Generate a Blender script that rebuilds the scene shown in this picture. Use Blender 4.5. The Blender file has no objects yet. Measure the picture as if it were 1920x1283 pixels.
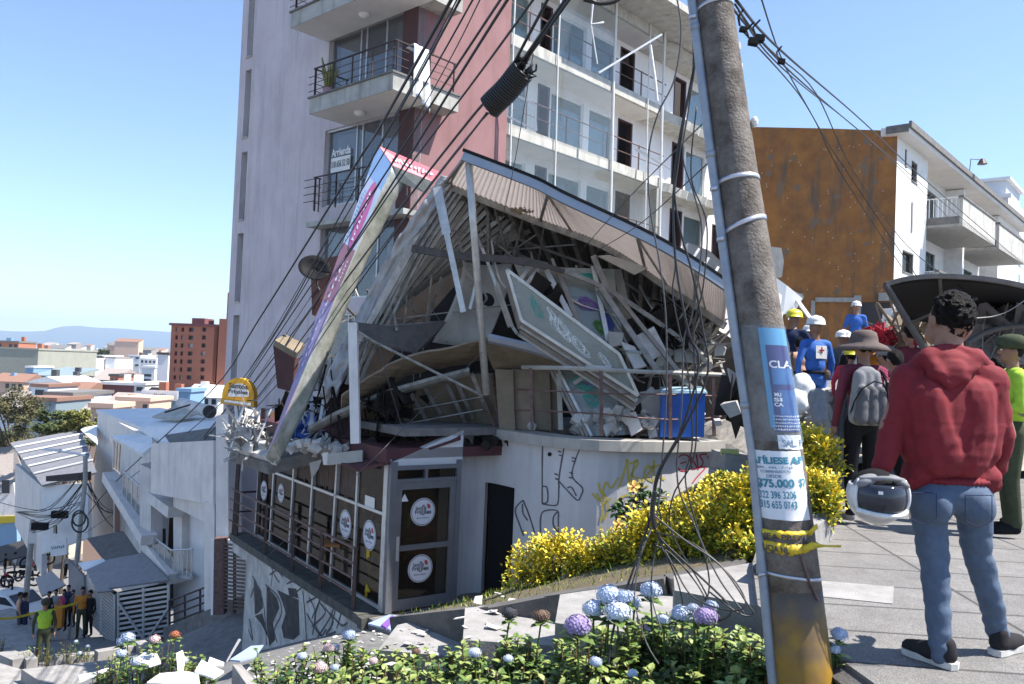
import bpy, bmesh, math, random
import numpy as np
from math import sin, cos, radians, pi, sqrt
from mathutils import Vector, Matrix, noise
random.seed(7)
SC = bpy.context.scene
COL = SC.collection
# ---------------------------------------------------------------- camera, sky, sun, exposure
F = 1550.0; ROLL = .040; TILT = .0287          # focal length in px of a 1920 px wide picture
cam_d = bpy.data.cameras.new('camera'); cam = bpy.data.objects.new('camera', cam_d); COL.objects.link(cam)
cam_d.sensor_width = 36; cam_d.lens = 36*F/1920; cam_d.clip_end = 60000; cam_d.clip_start = .1
_f = Vector((0, cos(TILT), sin(TILT))); _up = Vector((0, -sin(TILT), cos(TILT))); _r = Vector((1, 0, 0))
_cr = _r*cos(ROLL)+_up*sin(ROLL); _cu = -_r*sin(ROLL)+_up*cos(ROLL)
cam.matrix_world = Matrix(((_cr.x, _cu.x, -_f.x, 0), (_cr.y, _cu.y, -_f.y, 0), (_cr.z, _cu.z, -_f.z, 0), (0, 0, 0, 1)))
SC.camera = cam
cam_d.dof.use_dof = True; cam_d.dof.focus_distance = 15; cam_d.dof.aperture_fstop = 6.3
SUN_AZ = 98.0; SUN_EL = 57.0                    # degrees clockwise from +Y (the view direction)
w = bpy.data.worlds.new('World'); SC.world = w; w.use_nodes = True
nt = w.node_tree; nt.nodes.clear()
sky = nt.nodes.new('ShaderNodeTexSky'); sky.sky_type = 'NISHITA'; sky.sun_disc = False
sky.sun_elevation = radians(SUN_EL); sky.sun_rotation = radians(SUN_AZ)
sky.altitude = 1700; sky.air_density = 1.0; sky.dust_density = .1; sky.ozone_density = 3.2
bg = nt.nodes.new('ShaderNodeBackground'); bg.inputs[1].default_value = .125
wo = nt.nodes.new('ShaderNodeOutputWorld')
nt.links.new(sky.outputs[0], bg.inputs[0]); nt.links.new(bg.outputs[0], wo.inputs[0])
sd = bpy.data.lights.new('sun', 'SUN'); sd.energy = 5; sd.angle = radians(.5); sd.color = (1, .95, .88)
so = bpy.data.objects.new('sun', sd); COL.objects.link(so)
_sv = Vector((sin(radians(SUN_AZ))*cos(radians(SUN_EL)), cos(radians(SUN_AZ))*cos(radians(SUN_EL)), sin(radians(SUN_EL))))
so.rotation_euler = _sv.to_track_quat('Z', 'Y').to_euler()
SC.view_settings.view_transform = 'Standard'; SC.view_settings.look = 'None'
SC.view_settings.exposure = 1.12; SC.view_settings.gamma = 1
SC.cycles.max_bounces = 6; SC.cycles.diffuse_bounces = 3; SC.cycles.glossy_bounces = 3
SC.cycles.transparent_max_bounces = 12; SC.cycles.transmission_bounces = 4; SC.cycles.volume_bounces = 0
SC.cycles.use_denoising = True

# ---------------------------------------------------------------- measuring helpers
def ray(px, py):
    u = px-960; v = 641.5-py
    a = u*cos(ROLL)-v*sin(ROLL); b = u*sin(ROLL)+v*cos(ROLL)
    return (a, F*cos(TILT)-b*sin(TILT), b*cos(TILT)+F*sin(TILT))
def W(px, py, d):
    r = ray(px, py); k = d/r[1]
    return Vector((r[0]*k, d, r[2]*k))
def onz(px, py, z):
    r = ray(px, py); k = z/r[2]
    return Vector((r[0]*k, r[1]*k, z))
class Fac:                                      # a vertical wall plane: s along, z up, o outwards
    def __init__(s, O, ang, side):
        s.O = Vector((O[0], O[1])); s.D = Vector((sin(radians(ang)), cos(radians(ang)))); s.N = Vector((-s.D.y*side, s.D.x*side))
    def sz(s, px, py, o=0):
        r = ray(px, py); P = s.O+s.N*o
        k = P.dot(s.N)/(r[0]*s.N.x+r[1]*s.N.y)
        q = Vector((r[0]*k, r[1]*k))-P
        return q.dot(s.D), r[2]*k
    def w(s, a, z, o=0):
        p = s.O+s.D*a+s.N*o
        return Vector((p.x, p.y, z))
# ---------------------------------------------------------------- mesh builder
class MB:
    def __init__(s): s.v = []; s.f = []; s.m = []; s.cur = 0
    def add(s, vs, fs, m=None):
        b = len(s.v); s.v += [tuple(q) for q in vs]
        for f in fs: s.f.append(tuple(i+b for i in f)); s.m.append(s.cur if m is None else m)
        return s
    def hexa(s, p, m=None):                      # 8 corners: bottom ring 0-3, top ring 4-7
        return s.add(p, [(0,3,2,1),(4,5,6,7),(0,1,5,4),(1,2,6,5),(2,3,7,6),(3,0,4,7)], m)
    def box(s, x0, x1, y0, y1, z0, z1, m=None):
        return s.hexa([(x0,y0,z0),(x1,y0,z0),(x1,y1,z0),(x0,y1,z0),(x0,y0,z1),(x1,y0,z1),(x1,y1,z1),(x0,y1,z1)], m)
    def fb(s, fac, s0, s1, z0, z1, o0, o1, m=None):
        P = fac.w
        return s.hexa([P(s0,z0,o0),P(s1,z0,o0),P(s1,z0,o1),P(s0,z0,o1),P(s0,z1,o0),P(s1,z1,o0),P(s1,z1,o1),P(s0,z1,o1)], m)
    def beam(s, a, b, w_, h=None, up=None, m=None, lip=0):
        a = Vector(a); b = Vector(b); h = w_ if h is None else h
        d = (b-a).normalized(); up = Vector(up) if up is not None else Vector((0, 0, 1))
        if abs(d.dot(up)) > .97: up = Vector((0, 1, 0))
        x = d.cross(up).normalized(); z = x.cross(d).normalized()
        q = []
        for p in (a, b):
            for sx, sz_ in ((-1,-1),(1,-1),(1,1),(-1,1)): q.append(p+x*sx*w_/2+z*sz_*h/2)
        return s.add(q, [(0,3,2,1),(4,5,6,7),(0,1,5,4),(1,2,6,5),(2,3,7,6),(3,0,4,7)], m)
    def tube(s, pts, r, n=6, m=None, caps=True):
        pts = [Vector(p) for p in pts]; rs = r if isinstance(r, (list, tuple)) else [r]*len(pts)
        ring = []; prev = None
        for i, p in enumerate(pts):
            d = (pts[min(i+1, len(pts)-1)]-pts[max(i-1, 0)]).normalized()
            if prev is None:
                up = Vector((0, 0, 1)) if abs(d.z) < .9 else Vector((0, 1, 0)); x = d.cross(up).normalized()
            else:
                x = (prev-d*prev.dot(d))
                x = x.normalized() if x.length > 1e-6 else d.orthogonal().normalized()
            prev = x; y = d.cross(x)
            ring += [p+(x*cos(2*pi*k/n)+y*sin(2*pi*k/n))*rs[i] for k in range(n)]
        fs = []
        for i in range(len(pts)-1):
            for k in range(n): fs.append((i*n+k, i*n+(k+1) % n, (i+1)*n+(k+1) % n, (i+1)*n+k))
        if caps: fs += [tuple(range(n))[::-1], tuple(range((len(pts)-1)*n, len(pts)*n))]
        return s.add(ring, fs, m)
    def plate(s, pts, t, m=None, nrm=None):      # a polygon in space given thickness
        pts = [Vector(p) for p in pts]; n = len(pts)
        if nrm is None:
            nrm = Vector((0, 0, 0))
            for i in range(n): nrm += pts[i].cross(pts[(i+1) % n])
            nrm.normalize()
        off = Vector(nrm)*t
        vs = pts+[p-off for p in pts]
        fs = [tuple(range(n)), tuple(range(2*n-1, n-1, -1))]+[(i, n+i, n+(i+1) % n, (i+1) % n) for i in range(n)]
        return s.add(vs, fs, m)
    def grid(s, P, t=0, m=None):                 # P[i][j] points; optional thickness by normals
        nu = len(P); nv = len(P[0])
        vs = [Vector(p) for row in P for p in row]
        fs = [(i*nv+j, i*nv+j+1, (i+1)*nv+j+1, (i+1)*nv+j) for i in range(nu-1) for j in range(nv-1)]
        if t:
            nr = []
            for i in range(nu):
                for j in range(nv):
                    a = Vector(P[min(i+1, nu-1)][j])-Vector(P[max(i-1, 0)][j]); b = Vector(P[i][min(j+1, nv-1)])-Vector(P[i][max(j-1, 0)])
                    c = a.cross(b); nr.append(c.normalized() if c.length > 1e-9 else Vector((0,0,1)))
            N = len(vs); vs = vs+[v-nr[i]*t for i, v in enumerate(vs)]
            fs = fs+[tuple(N+i for i in f[::-1]) for f in fs]
            rim = [i*nv for i in range(nu)]+[(nu-1)*nv+j for j in range(1, nv)]+[i*nv+nv-1 for i in range(nu-2, -1, -1)]+[j for j in range(nv-2, 0, -1)]
            for k in range(len(rim)):
                a, b = rim[k], rim[(k+1) % len(rim)]; fs.append((a, b, N+b, N+a))
        return s.add(vs, fs, m)
    def ball(s, c, r, nu=10, nv=7, m=None, M=None):
        rx, ry, rz = (r, r, r) if not isinstance(r, (tuple, list)) else r
        vs = []
        for i in range(nv+1):
            t = pi*i/nv
            for j in range(nu):
                p = 2*pi*j/nu; q = Vector((rx*sin(t)*cos(p), ry*sin(t)*sin(p), rz*cos(t)))
                if M is not None: q = M @ q
                vs.append(Vector(c)+q)
        fs = [(i*nu+j, (i+1)*nu+j, (i+1)*nu+(j+1) % nu, i*nu+(j+1) % nu) for i in range(nv) for j in range(nu)]
        return s.add(vs, fs, m)
    def build(s, name, mats, parent=None, smooth=False, bevel=0):
        me = bpy.data.meshes.new(name)
        off = parent_world(parent) if parent is not None else Vector((0, 0, 0))
        vs = [(a-off.x, b-off.y, c-off.z) for a, b, c in s.v]
        me.from_pydata(vs, [], s.f)
        if not isinstance(mats, (list, tuple)): mats = [mats]
        for q in mats: me.materials.append(q)
        if len(mats) > 1: me.polygons.foreach_set('material_index', s.m)
        if smooth: me.polygons.foreach_set('use_smooth', [True]*len(me.polygons))
        me.update()
        o = bpy.data.objects.new(name, me); COL.objects.link(o)
        if parent is not None: o.parent = parent
        if bevel:
            b = o.modifiers.new('bevel', 'BEVEL'); b.width = bevel; b.segments = 2; b.limit_method = 'ANGLE'
        return o
def parent_world(p):
    v = Vector(p.location)
    while p.parent is not None: p = p.parent; v += Vector(p.location)
    return v
def tag(o, label, cat, group=None, kind=None):
    o['label'] = label; o['category'] = cat
    if group: o['group'] = group
    if kind: o['kind'] = kind
    return o
def thing(name, label, cat, loc=(0, 0, 0), group=None, rz=0):
    o = bpy.data.objects.new(name, None); COL.objects.link(o); o.location = loc; o.rotation_euler = (0, 0, rz); o.empty_display_size = .1
    return tag(o, label, cat, group)
def struct(o): o['kind'] = 'structure'; return o
def one(mb, name, mat_, label, cat, group=None, smooth=False, kind=None, bevel=0):
    return tag(mb.build(name, mat_, None, smooth, bevel), label, cat, group, kind)
def copy_thing(root, loc, rz, label=None):
    r = root.copy(); COL.objects.link(r); r.location = loc; r.rotation_euler = (0, 0, rz)
    if label: r['label'] = label
    for ch in list(root.children):
        c = ch.copy(); COL.objects.link(c); c.parent = r
        for g in ch.children:
            d = g.copy(); COL.objects.link(d); d.parent = c
    return r
# ---------------------------------------------------------------- materials
def mat(name, c1, c2=None, scale=2.0, rough=.8, metal=0, bump=0, bscale=30, c3=None, streak=0, spec=None, detail=6, lo=.35, hi=.65, stretch=(1, 1, 1), alpha=1, emis=0, trans=0, local=False):
    m = bpy.data.materials.new(name); m.use_nodes = True; t = m.node_tree; N = t.nodes; L = t.links
    b = N['Principled BSDF']; b.inputs['Roughness'].default_value = rough; b.inputs['Metallic'].default_value = metal
    if spec is not None: b.inputs['Specular IOR Level'].default_value = spec
    b.inputs['Base Color'].default_value = (*c1, 1)
    if alpha < 1: b.inputs['Alpha'].default_value = alpha
    if trans: b.inputs['Transmission Weight'].default_value = trans
    if local:
        src = N.new('ShaderNodeTexCoord').outputs['Object']
    else:
        src = N.new('ShaderNodeNewGeometry').outputs['Position']
    def mapped(st):
        mp = N.new('ShaderNodeMapping'); mp.inputs['Scale'].default_value = st; L.new(src, mp.inputs[0]); return mp.outputs[0]
    col = None
    if c2 is not None:
        n = N.new('ShaderNodeTexNoise'); n.inputs['Scale'].default_value = scale; n.inputs['Detail'].default_value = detail; n.inputs['Roughness'].default_value = .65
        L.new(mapped(stretch), n.inputs['Vector'])
        r = N.new('ShaderNodeValToRGB'); r.color_ramp.elements[0].position = lo; r.color_ramp.elements[1].position = hi
        r.color_ramp.elements[0].color = (*c1, 1); r.color_ramp.elements[1].color = (*c2, 1)
        L.new(n.outputs['Fac'], r.inputs[0]); col = r.outputs[0]
    if streak or c3 is not None:
        n = N.new('ShaderNodeTexNoise'); n.inputs['Scale'].default_value = 1.6; n.inputs['Detail'].default_value = 8; n.inputs['Roughness'].default_value = .7
        L.new(mapped((1.8, 1.8, .22) if streak else (1, 1, 1)), n.inputs['Vector'])
        r = N.new('ShaderNodeValToRGB'); r.color_ramp.elements[0].position = .50; r.color_ramp.elements[1].position = .68
        L.new(n.outputs['Fac'], r.inputs[0])
        mx = N.new('ShaderNodeMix'); mx.data_type = 'RGBA'
        g = N.new('ShaderNodeMath'); g.operation = 'MULTIPLY'; g.inputs[1].default_value = streak or .6; L.new(r.outputs[0], g.inputs[0])
        L.new(g.outputs[0], mx.inputs[0])
        if col is not None: L.new(col, mx.inputs[6])
        else: mx.inputs[6].default_value = (*c1, 1)
        mx.inputs[7].default_value = (*(c3 or tuple(x*.4 for x in c1)), 1)
        col = mx.outputs[2]
    if col is not None: L.new(col, b.inputs['Base Color'])
    if bump:
        n = N.new('ShaderNodeTexNoise'); n.inputs['Scale'].default_value = bscale; n.inputs['Detail'].default_value = 5
        L.new(mapped((1, 1, 1)), n.inputs['Vector'])
        q = N.new('ShaderNodeBump'); q.inputs['Strength'].default_value = bump; q.inputs['Distance'].default_value = .02
        L.new(n.outputs['Fac'], q.inputs['Height']); L.new(q.outputs[0], b.inputs['Normal'])
    if emis:
        b.inputs['Emission Color'].default_value = (*c1, 1); b.inputs['Emission Strength'].default_value = emis
    return m
def glass_mat(name, tint=(.75, .85, .85), see=.55, rough=.03, gloss=1.0, dirt=None):
    m = bpy.data.materials.new(name); m.use_nodes = True; t = m.node_tree; N = t.nodes; L = t.links; N.clear()
    out = N.new('ShaderNodeOutputMaterial'); tr = N.new('ShaderNodeBsdfTransparent'); tr.inputs[0].default_value = (*tint, 1)
    df = N.new('ShaderNodeBsdfDiffuse'); df.inputs[0].default_value = (*(dirt or tuple(x*.5 for x in tint)), 1)
    gl = N.new('ShaderNodeBsdfGlossy'); gl.inputs['Roughness'].default_value = rough; gl.inputs[0].default_value = (gloss, gloss, gloss, 1)
    m1 = N.new('ShaderNodeMixShader'); m1.inputs[0].default_value = see; L.new(df.outputs[0], m1.inputs[1]); L.new(tr.outputs[0], m1.inputs[2])
    fr = N.new('ShaderNodeLayerWeight'); fr.inputs[0].default_value = .5
    pw = N.new('ShaderNodeMath'); pw.operation = 'POWER'; pw.inputs[1].default_value = 3.5; L.new(fr.outputs['Facing'], pw.inputs[0])
    ad = N.new('ShaderNodeMath'); ad.operation = 'MULTIPLY_ADD'; ad.inputs[1].default_value = .7; ad.inputs[2].default_value = .05; L.new(pw.outputs[0], ad.inputs[0])
    m2 = N.new('ShaderNodeMixShader'); L.new(ad.outputs[0], m2.inputs[0]); L.new(m1.outputs[0], m2.inputs[1]); L.new(gl.outputs[0], m2.inputs[2])
    L.new(m2.outputs[0], out.inputs[0]); return m
M = {}
def mm(k, *a, **kw): M[k] = mat(k, *a, **kw); return M[k]
mm('tower_white', (.60, .53, .54), (.50, .44, .45), scale=.7, rough=.9, bump=.15, bscale=8, c3=(.33, .30, .31), streak=.55)
mm('tower_pink', (.27, .145, .145), (.235, .12, .12), scale=1.1, rough=.9, bump=.15, bscale=12, c3=(.16, .08, .08), streak=.5)
mm('tower_brown', (.085, .035, .035), (.065, .028, .028), scale=2, rough=.85)
mm('slab', (.45, .44, .40), (.34, .33, .30), scale=2.5, rough=.9, c3=(.16, .15, .13), streak=.7)
mm('soffit', (.72, .69, .66), (.62, .59, .56), scale=1, rough=.9)
mm('gallery_wall', (.84, .82, .82), (.76, .74, .74), scale=.8, rough=.9, c3=(.45, .43, .42), streak=.3)
M['glass_mid'] = None
mm('slab_edge', (.54, .52, .47), (.40, .39, .35), scale=3, rough=.9, c3=(.2, .19, .17), streak=.6)
mm('dark_metal', (.045, .03, .03), (.07, .045, .04), scale=8, rough=.55, metal=.3)
mm('rust_rail', (.10, .05, .045), (.20, .12, .10), scale=14, rough=.7)
mm('alu', (.60, .60, .60), (.48, .48, .48), scale=6, rough=.45, metal=.6)
mm('white_paint', (.78, .78, .76), (.68, .67, .65), scale=4, rough=.6)
mm('room_dark', (.05, .045, .045), rough=.9)
mm('room_blue', (.05, .06, .13), rough=.9)
mm('door_dark', (.05, .02, .02), (.035, .015, .015), scale=5, rough=.5)
mm('curtain', (.60, .60, .62), (.50, .50, .52), scale=3, rough=.9)
mm('curtain_w', (.72, .70, .66), rough=.9)
mm('cloth_white', (.80, .83, .90), rough=.9)
mm('plant_green', (.12, .16, .04), (.25, .20, .04), scale=6, rough=.6)
mm('pot', (.42, .22, .24), rough=.6)
M['glass'] = glass_mat('glass', (.72, .82, .84), .6, dirt=(.25, .32, .33))
M['glass_clear'] = glass_mat('glass_clear', (.96, .98, .98), .97, gloss=.45, dirt=(.6, .65, .65))
M['glass_dark'] = glass_mat('glass_dark', (.62, .60, .57), .90, gloss=.32, dirt=(.07, .055, .045))
M['glass_mid'] = glass_mat('glass_mid', (.74, .76, .78), .80, dirt=(.26, .27, .29))
M['glass_dusty'] = glass_mat('glass_dusty', (.75, .80, .78), .62, rough=.15, dirt=(.42, .45, .42))
mm('concrete_dark', (.20, .19, .18), (.11, .105, .10), scale=4, rough=.95, bump=.3, bscale=40)
mm('concrete', (.42, .40, .37), (.30, .29, .27), scale=5, rough=.95, bump=.4, bscale=60, c3=(.2, .19, .18), streak=.3)
mm('paving', (.34, .33, .32), (.24, .235, .23), scale=9, rough=.95, bump=.5, bscale=90)

def marks(mb, fn, n, seed, w_=.012):                # unreadable hand of short strokes, as faint as in the photograph
    rn = random.Random(seed)
    for k in range(n):
        x = (k+.5)/n; a = rn.uniform(.1, .4); b = rn.uniform(.7, 1); dx = rn.uniform(-.3, .3)/n; q = .28/n
        mb.add([fn(x-q, a), fn(x+q*.2, a), fn(x+q*.2+dx, b), fn(x-q+dx, b)], [(0, 1, 2, 3)])
        c = rn.uniform(.2, .7); mb.add([fn(x-q, c), fn(x+q*1.3, c), fn(x+q*1.3, c+.18), fn(x-q, c+.18)], [(0, 1, 2, 3)])
ORD = ['first', 'second', 'third', 'fourth', 'fifth', 'sixth', 'seventh', 'eighth', 'ninth', 'tenth', 'eleventh', 'twelfth', 'thirteenth', 'fourteenth', 'fifteenth', 'sixteenth', 'seventeenth', 'eighteenth', 'nineteenth', 'twentieth']
ORD += ['twenty-'+q for q in ORD[:9]]; ORD += ['thirtieth']+['thirty-'+q for q in ORD[:9]]
# ---------------------------------------------------------------- lettering
_tc = {}
def text_geo(s, ext=.0, bold=0):
    k = (s, ext, bold)
    if k not in _tc:
        cu = bpy.data.curves.new('t', 'FONT'); cu.body = s; cu.size = 1; cu.extrude = ext; cu.offset = bold; cu.resolution_u = 3
        ob = bpy.data.objects.new('t', cu); COL.objects.link(ob)
        me = bpy.data.meshes.new_from_object(ob)
        v = [tuple(q.co) for q in me.vertices]; f = [tuple(p.vertices) for p in me.polygons]
        bpy.data.objects.remove(ob); bpy.data.curves.remove(cu); bpy.data.meshes.remove(me)
        xs = [q[0] for q in v]; ys = [q[1] for q in v]
        _tc[k] = ([((q[0]-min(xs))/(max(xs)-min(xs)), (q[1]-min(ys))/(max(ys)-min(ys))) for q in v], f, (max(xs)-min(xs))/(max(ys)-min(ys)))
    return _tc[k]
def put_text(mb, s, fn, m=None, bold=.01):      # fn maps (0..1, 0..1) of the text box to space
    v, f, asp = text_geo(s, 0, bold)
    mb.add([fn(a, b) for a, b in v], f, m)
def quad_fn(bl, br, tr, tl, off=0):
    bl, br, tr, tl = map(Vector, (bl, br, tr, tl)); n = (br-bl).cross(tl-bl).normalized()*off
    return lambda a, b: (bl*(1-a)+br*a)*(1-b)+(tl*(1-a)+tr*a)*b+n

# ================================================================ GROUND
ctl = [(0,0,-1.5),(1,3,-1.7),(2,3.8,-1.7),(5,4,-1.7),(3,7.5,-1.7),(6,8,-1.7),(3.3,9.5,-1.7),(2.3,6.5,-1.75),(8,14,-1.7),(5,11,-1.7),(5,1,-1.7),(3,0,-1.7),(9,5,-1.7),
 (.3,3.2,-1.9),(0,4.2,-2.15),(.5,5.0,-2.15),(-1.2,5.0,-2.7),(1.5,6,-1.75),(.8,6.3,-2.1),(0,6.6,-2.4),(-.9,7.1,-2.75),
 (2.1,8.6,-1.75),(.8,10,-2.8),(3.4,12,-1.6),(2.0,12,-2.5),(-1.7,13.2,-4.25),(-.2,12.9,-4.2),(-.2,10,-3.35),(-2,10.2,-3.7),(-2.2,7.5,-3.3),(-4,8.5,-3.95),
 tuple(W(660,1182,14.6)),tuple(W(465,1219,18.4)),tuple(W(430,1240,14)),(-5.2,10.8,-4.75),(-3.5,6,-3.3),(-2,3,-2.5),(-5,3,-3.2),
 tuple(W(85,1249,22.4)),tuple(W(150,1198,27)),tuple(W(10,1240,22.6)),tuple(W(35,1206,27.5)),tuple(W(100,1283,19.5)),tuple(W(330,1203,25)),tuple(W(460,1142,22)),tuple(W(20,1140,47)),
 tuple(W(250,1283,14.5)),(-9,9,-5.8),(-16,10,-7.5),(-20,20,-9.5),(-18,45,-15),(-26,60,-16),(-12,38,-13),(-30,38,-13),
 (-5,25,-6.5),(5,25,-1.8),(10,30,-1.3),(15,20,-1.3),(20,40,-1.3),(0,35,-5),(-8,40,-12),(25,10,-1.3),(12,2,-1.7),(25,60,-3),(0,60,-14)]
_C = np.array(ctl)
def _phi(r): return np.where(r > 0, r*r*np.log(r+1e-9), 0)
_K = _phi(np.linalg.norm(_C[:, None, :2]-_C[None, :, :2], axis=2))+np.eye(len(_C))*.02
_P = np.c_[np.ones(len(_C)), _C[:, :2]]
_A = np.block([[_K, _P], [_P.T, np.zeros((3, 3))]])
_sol = np.linalg.solve(_A, np.r_[_C[:, 2], np.zeros(3)])
def ground_z_arr(x, y):
    sh = x.shape; X = np.clip(x.ravel(), -32, 26); Y = np.clip(y.ravel(), -3, 62)
    r = np.sqrt((X[:, None]-_C[None, :, 0])**2+(Y[:, None]-_C[None, :, 1])**2)
    z = _phi(r)@_sol[:-3]+_sol[-3]+_sol[-2]*X+_sol[-1]*Y
    d = np.maximum(np.maximum(-32-x.ravel(), x.ravel()-26), np.maximum(y.ravel()-62, -3-y.ravel()))
    t = np.clip(d/60, 0, 1); t = t*t*(3-2*t)
    return (z*(1-t)+(-16.5)*t).reshape(sh)
def gz(x, y): return float(ground_z_arr(np.array([float(x)]), np.array([float(y)]))[0])
def axis(a, b, st, far):
    near = np.arange(a, b+1e-6, st); g = [st]; o = []
    p = b
    while p < far: g.append(g[-1]*1.18); p += g[-1]; o.append(p)
    n = [a]; q = a; gg = st; lo = []
    while q > -far: gg *= 1.18; q -= gg; lo.append(q)
    return np.r_[np.array(lo[::-1]), near, np.array(o)]
gx = axis(-32, 26, .5, 9000); gy = axis(-3, 62, .5, 9000)
GX, GY = np.meshgrid(gx, gy, indexing='ij'); GZ = ground_z_arr(GX, GY)
mm('ground', (.22, .215, .21), (.14, .137, .135), scale=6, rough=.95, bump=.5, bscale=60, c3=(.09, .09, .085), streak=0)
mb = MB(); mb.v = list(map(tuple, np.stack([GX, GY, GZ], -1).reshape(-1, 3).tolist()))
_ny = len(gy)
mb.f = [(i*_ny+j, (i+1)*_ny+j, (i+1)*_ny+j+1, i*_ny+j+1) for i in range(len(gx)-1) for j in range(_ny-1)]; mb.m = [0]*len(mb.f)
struct(mb.build('ground', M['ground'], None, True))
# ================================================================ APARTMENT TOWER
C = W(775, 265, 22.)
L = Fac(C, -48, 1); R_ = Fac(C, 42, -1)
tower = thing('apartment_tower', 'tall pale apartment tower with pink corner wall and glazed galleries rising behind the wreck', 'building', (C.x, C.y, -3))
ZT = 14.6; ZB = -8.0; FL = [1.3, 4.05, 6.83, 9.57, 12.32]     # undersides of balcony slabs at the corner
# --- left facade wall with openings cut by assembling boxes
def wall_with_holes(mb, fac, s0, s1, z0, z1, holes, t=.28, m=0, o=0):
    zs = sorted(set([z0, z1]+[h[2] for h in holes]+[h[3] for h in holes])); zs = [z for z in zs if z0 <= z <= z1]
    for a, b in zip(zs[:-1], zs[1:]):
        zc = (a+b)/2; cut = sorted([(h[0], h[1]) for h in holes if h[2] < zc < h[3]])
        p = s0
        for c0, c1 in cut:
            if c0 > p+1e-4: mb.fb(fac, p, c0, a, b, o-t, o, m)
            p = max(p, c1)
        if p < s1-1e-4: mb.fb(fac, p, s1, a, b, o-t, o, m)
strips = []
for zt_, zb_ in ((12.45, 10.10), (9.68, 7.33), (6.87, 4.52), (4.10, 1.75), (1.33, -1.05), (-1.45, -3.6), (14.5, 12.9)):
    strips.append((8.48, 8.86, zb_, zt_))
wins = [(.62, 4.06, z, z+2.32) for z in (-1.0, 1.75, 4.52, 7.34, 10.05, 12.8)]
mb = MB(); wall_with_holes(mb, L, .0, 9.25, ZB, ZT, strips+[(a, b, c, min(d, ZT)) for a, b, c, d in wins])
mb.build('wall', M['tower_white'], tower)
mb = MB(); mb.fb(L, .0, .60, ZB, ZT, .0, .03); mb.build('corner_pier', M['tower_brown'], tower)
mb = MB(); mb.fb(L, 9.25-.28, 9.25, ZB, ZT, -11, -.28); mb.fb(L, 0, 9.25, ZT, ZT+.3, -11, 0); mb.build('wall', M['tower_white'], tower)
for i, (a, b, c, d) in enumerate(strips):
    mb = MB(); mb.fb(L, a, b, c, d, -.25, -.22)
    fr = mb.build('strip_window', M['glass'], tower)
    g = MB(); g.fb(L, a, b, c, c+.04, -.25, .05); g.fb(L, a+.001, a+.04, c+.04, d, -.23, -.16); g.fb(L, b-.04, b-.001, c+.04, d, -.23, -.16); g.build('frame', M['slab_edge'], fr)
# dark backing room slabs
mb = MB(); mb.fb(L, .3, 8.9, ZB, ZT, -3.1, -3.0); mb.fb(L, 8.3, 8.4, ZB, ZT, -3, -.3)
mb.build('inner_wall', M['room_dark'], tower)
def curtain(mb, fac, s0, s1, z0, z1, o, n=24, amp=.03):
    P = []
    for k in range(n+1):
        s = s0+(s1-s0)*k/n; oo = o+amp*(1 if k % 2 else -1)*(.6+.4*noise.noise((s*3, z0, 0)))
        P.append([fac.w(s, z0, oo), fac.w(s, z1, oo)])
    mb.grid(P)
for i, (a, b, c, d) in enumerate(wins):
    fr = MB()
    for s_ in (a, 1.45, 2.35, 2.62, b-.05):
        fr.fb(L, s_, s_+.05, c, min(d, ZT), -.18, -.12)
    fr.fb(L, a, b, d-.06, min(d, ZT), -.12, -.07); fr.fb(L, a, b, c, c+.06, -.12, -.07)
    f = fr.build('balcony_window', M['alu'], tower)
    g = MB(); g.fb(L, a+.06, b-.06, c+.06, d-.06, -.155, -.149); g.build('pane', M['glass_mid'], f)
    g = MB(); curtain(g, L, 3.1, 4.0, c+.05, d-.1, -.4, 16); curtain(g, L, .7, 1.4 if i % 2 else 1.9, c+.05, d-.1, -.4, 16); g.build('curtain', M['curtain'], f)
    if i in (3, 4):
        g = MB(); g.fb(L, 1.5, 3.0, c+.05, c+.95, -.5, -.45); g.build('privacy_panel', M['room_blue'], f)
    if i < 5:
        g = MB(); g.fb(L, .5, 8.9, d+.15, d+.4, -2.9, -.29); g.build('floor_slab', M['soffit'], tower)
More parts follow.
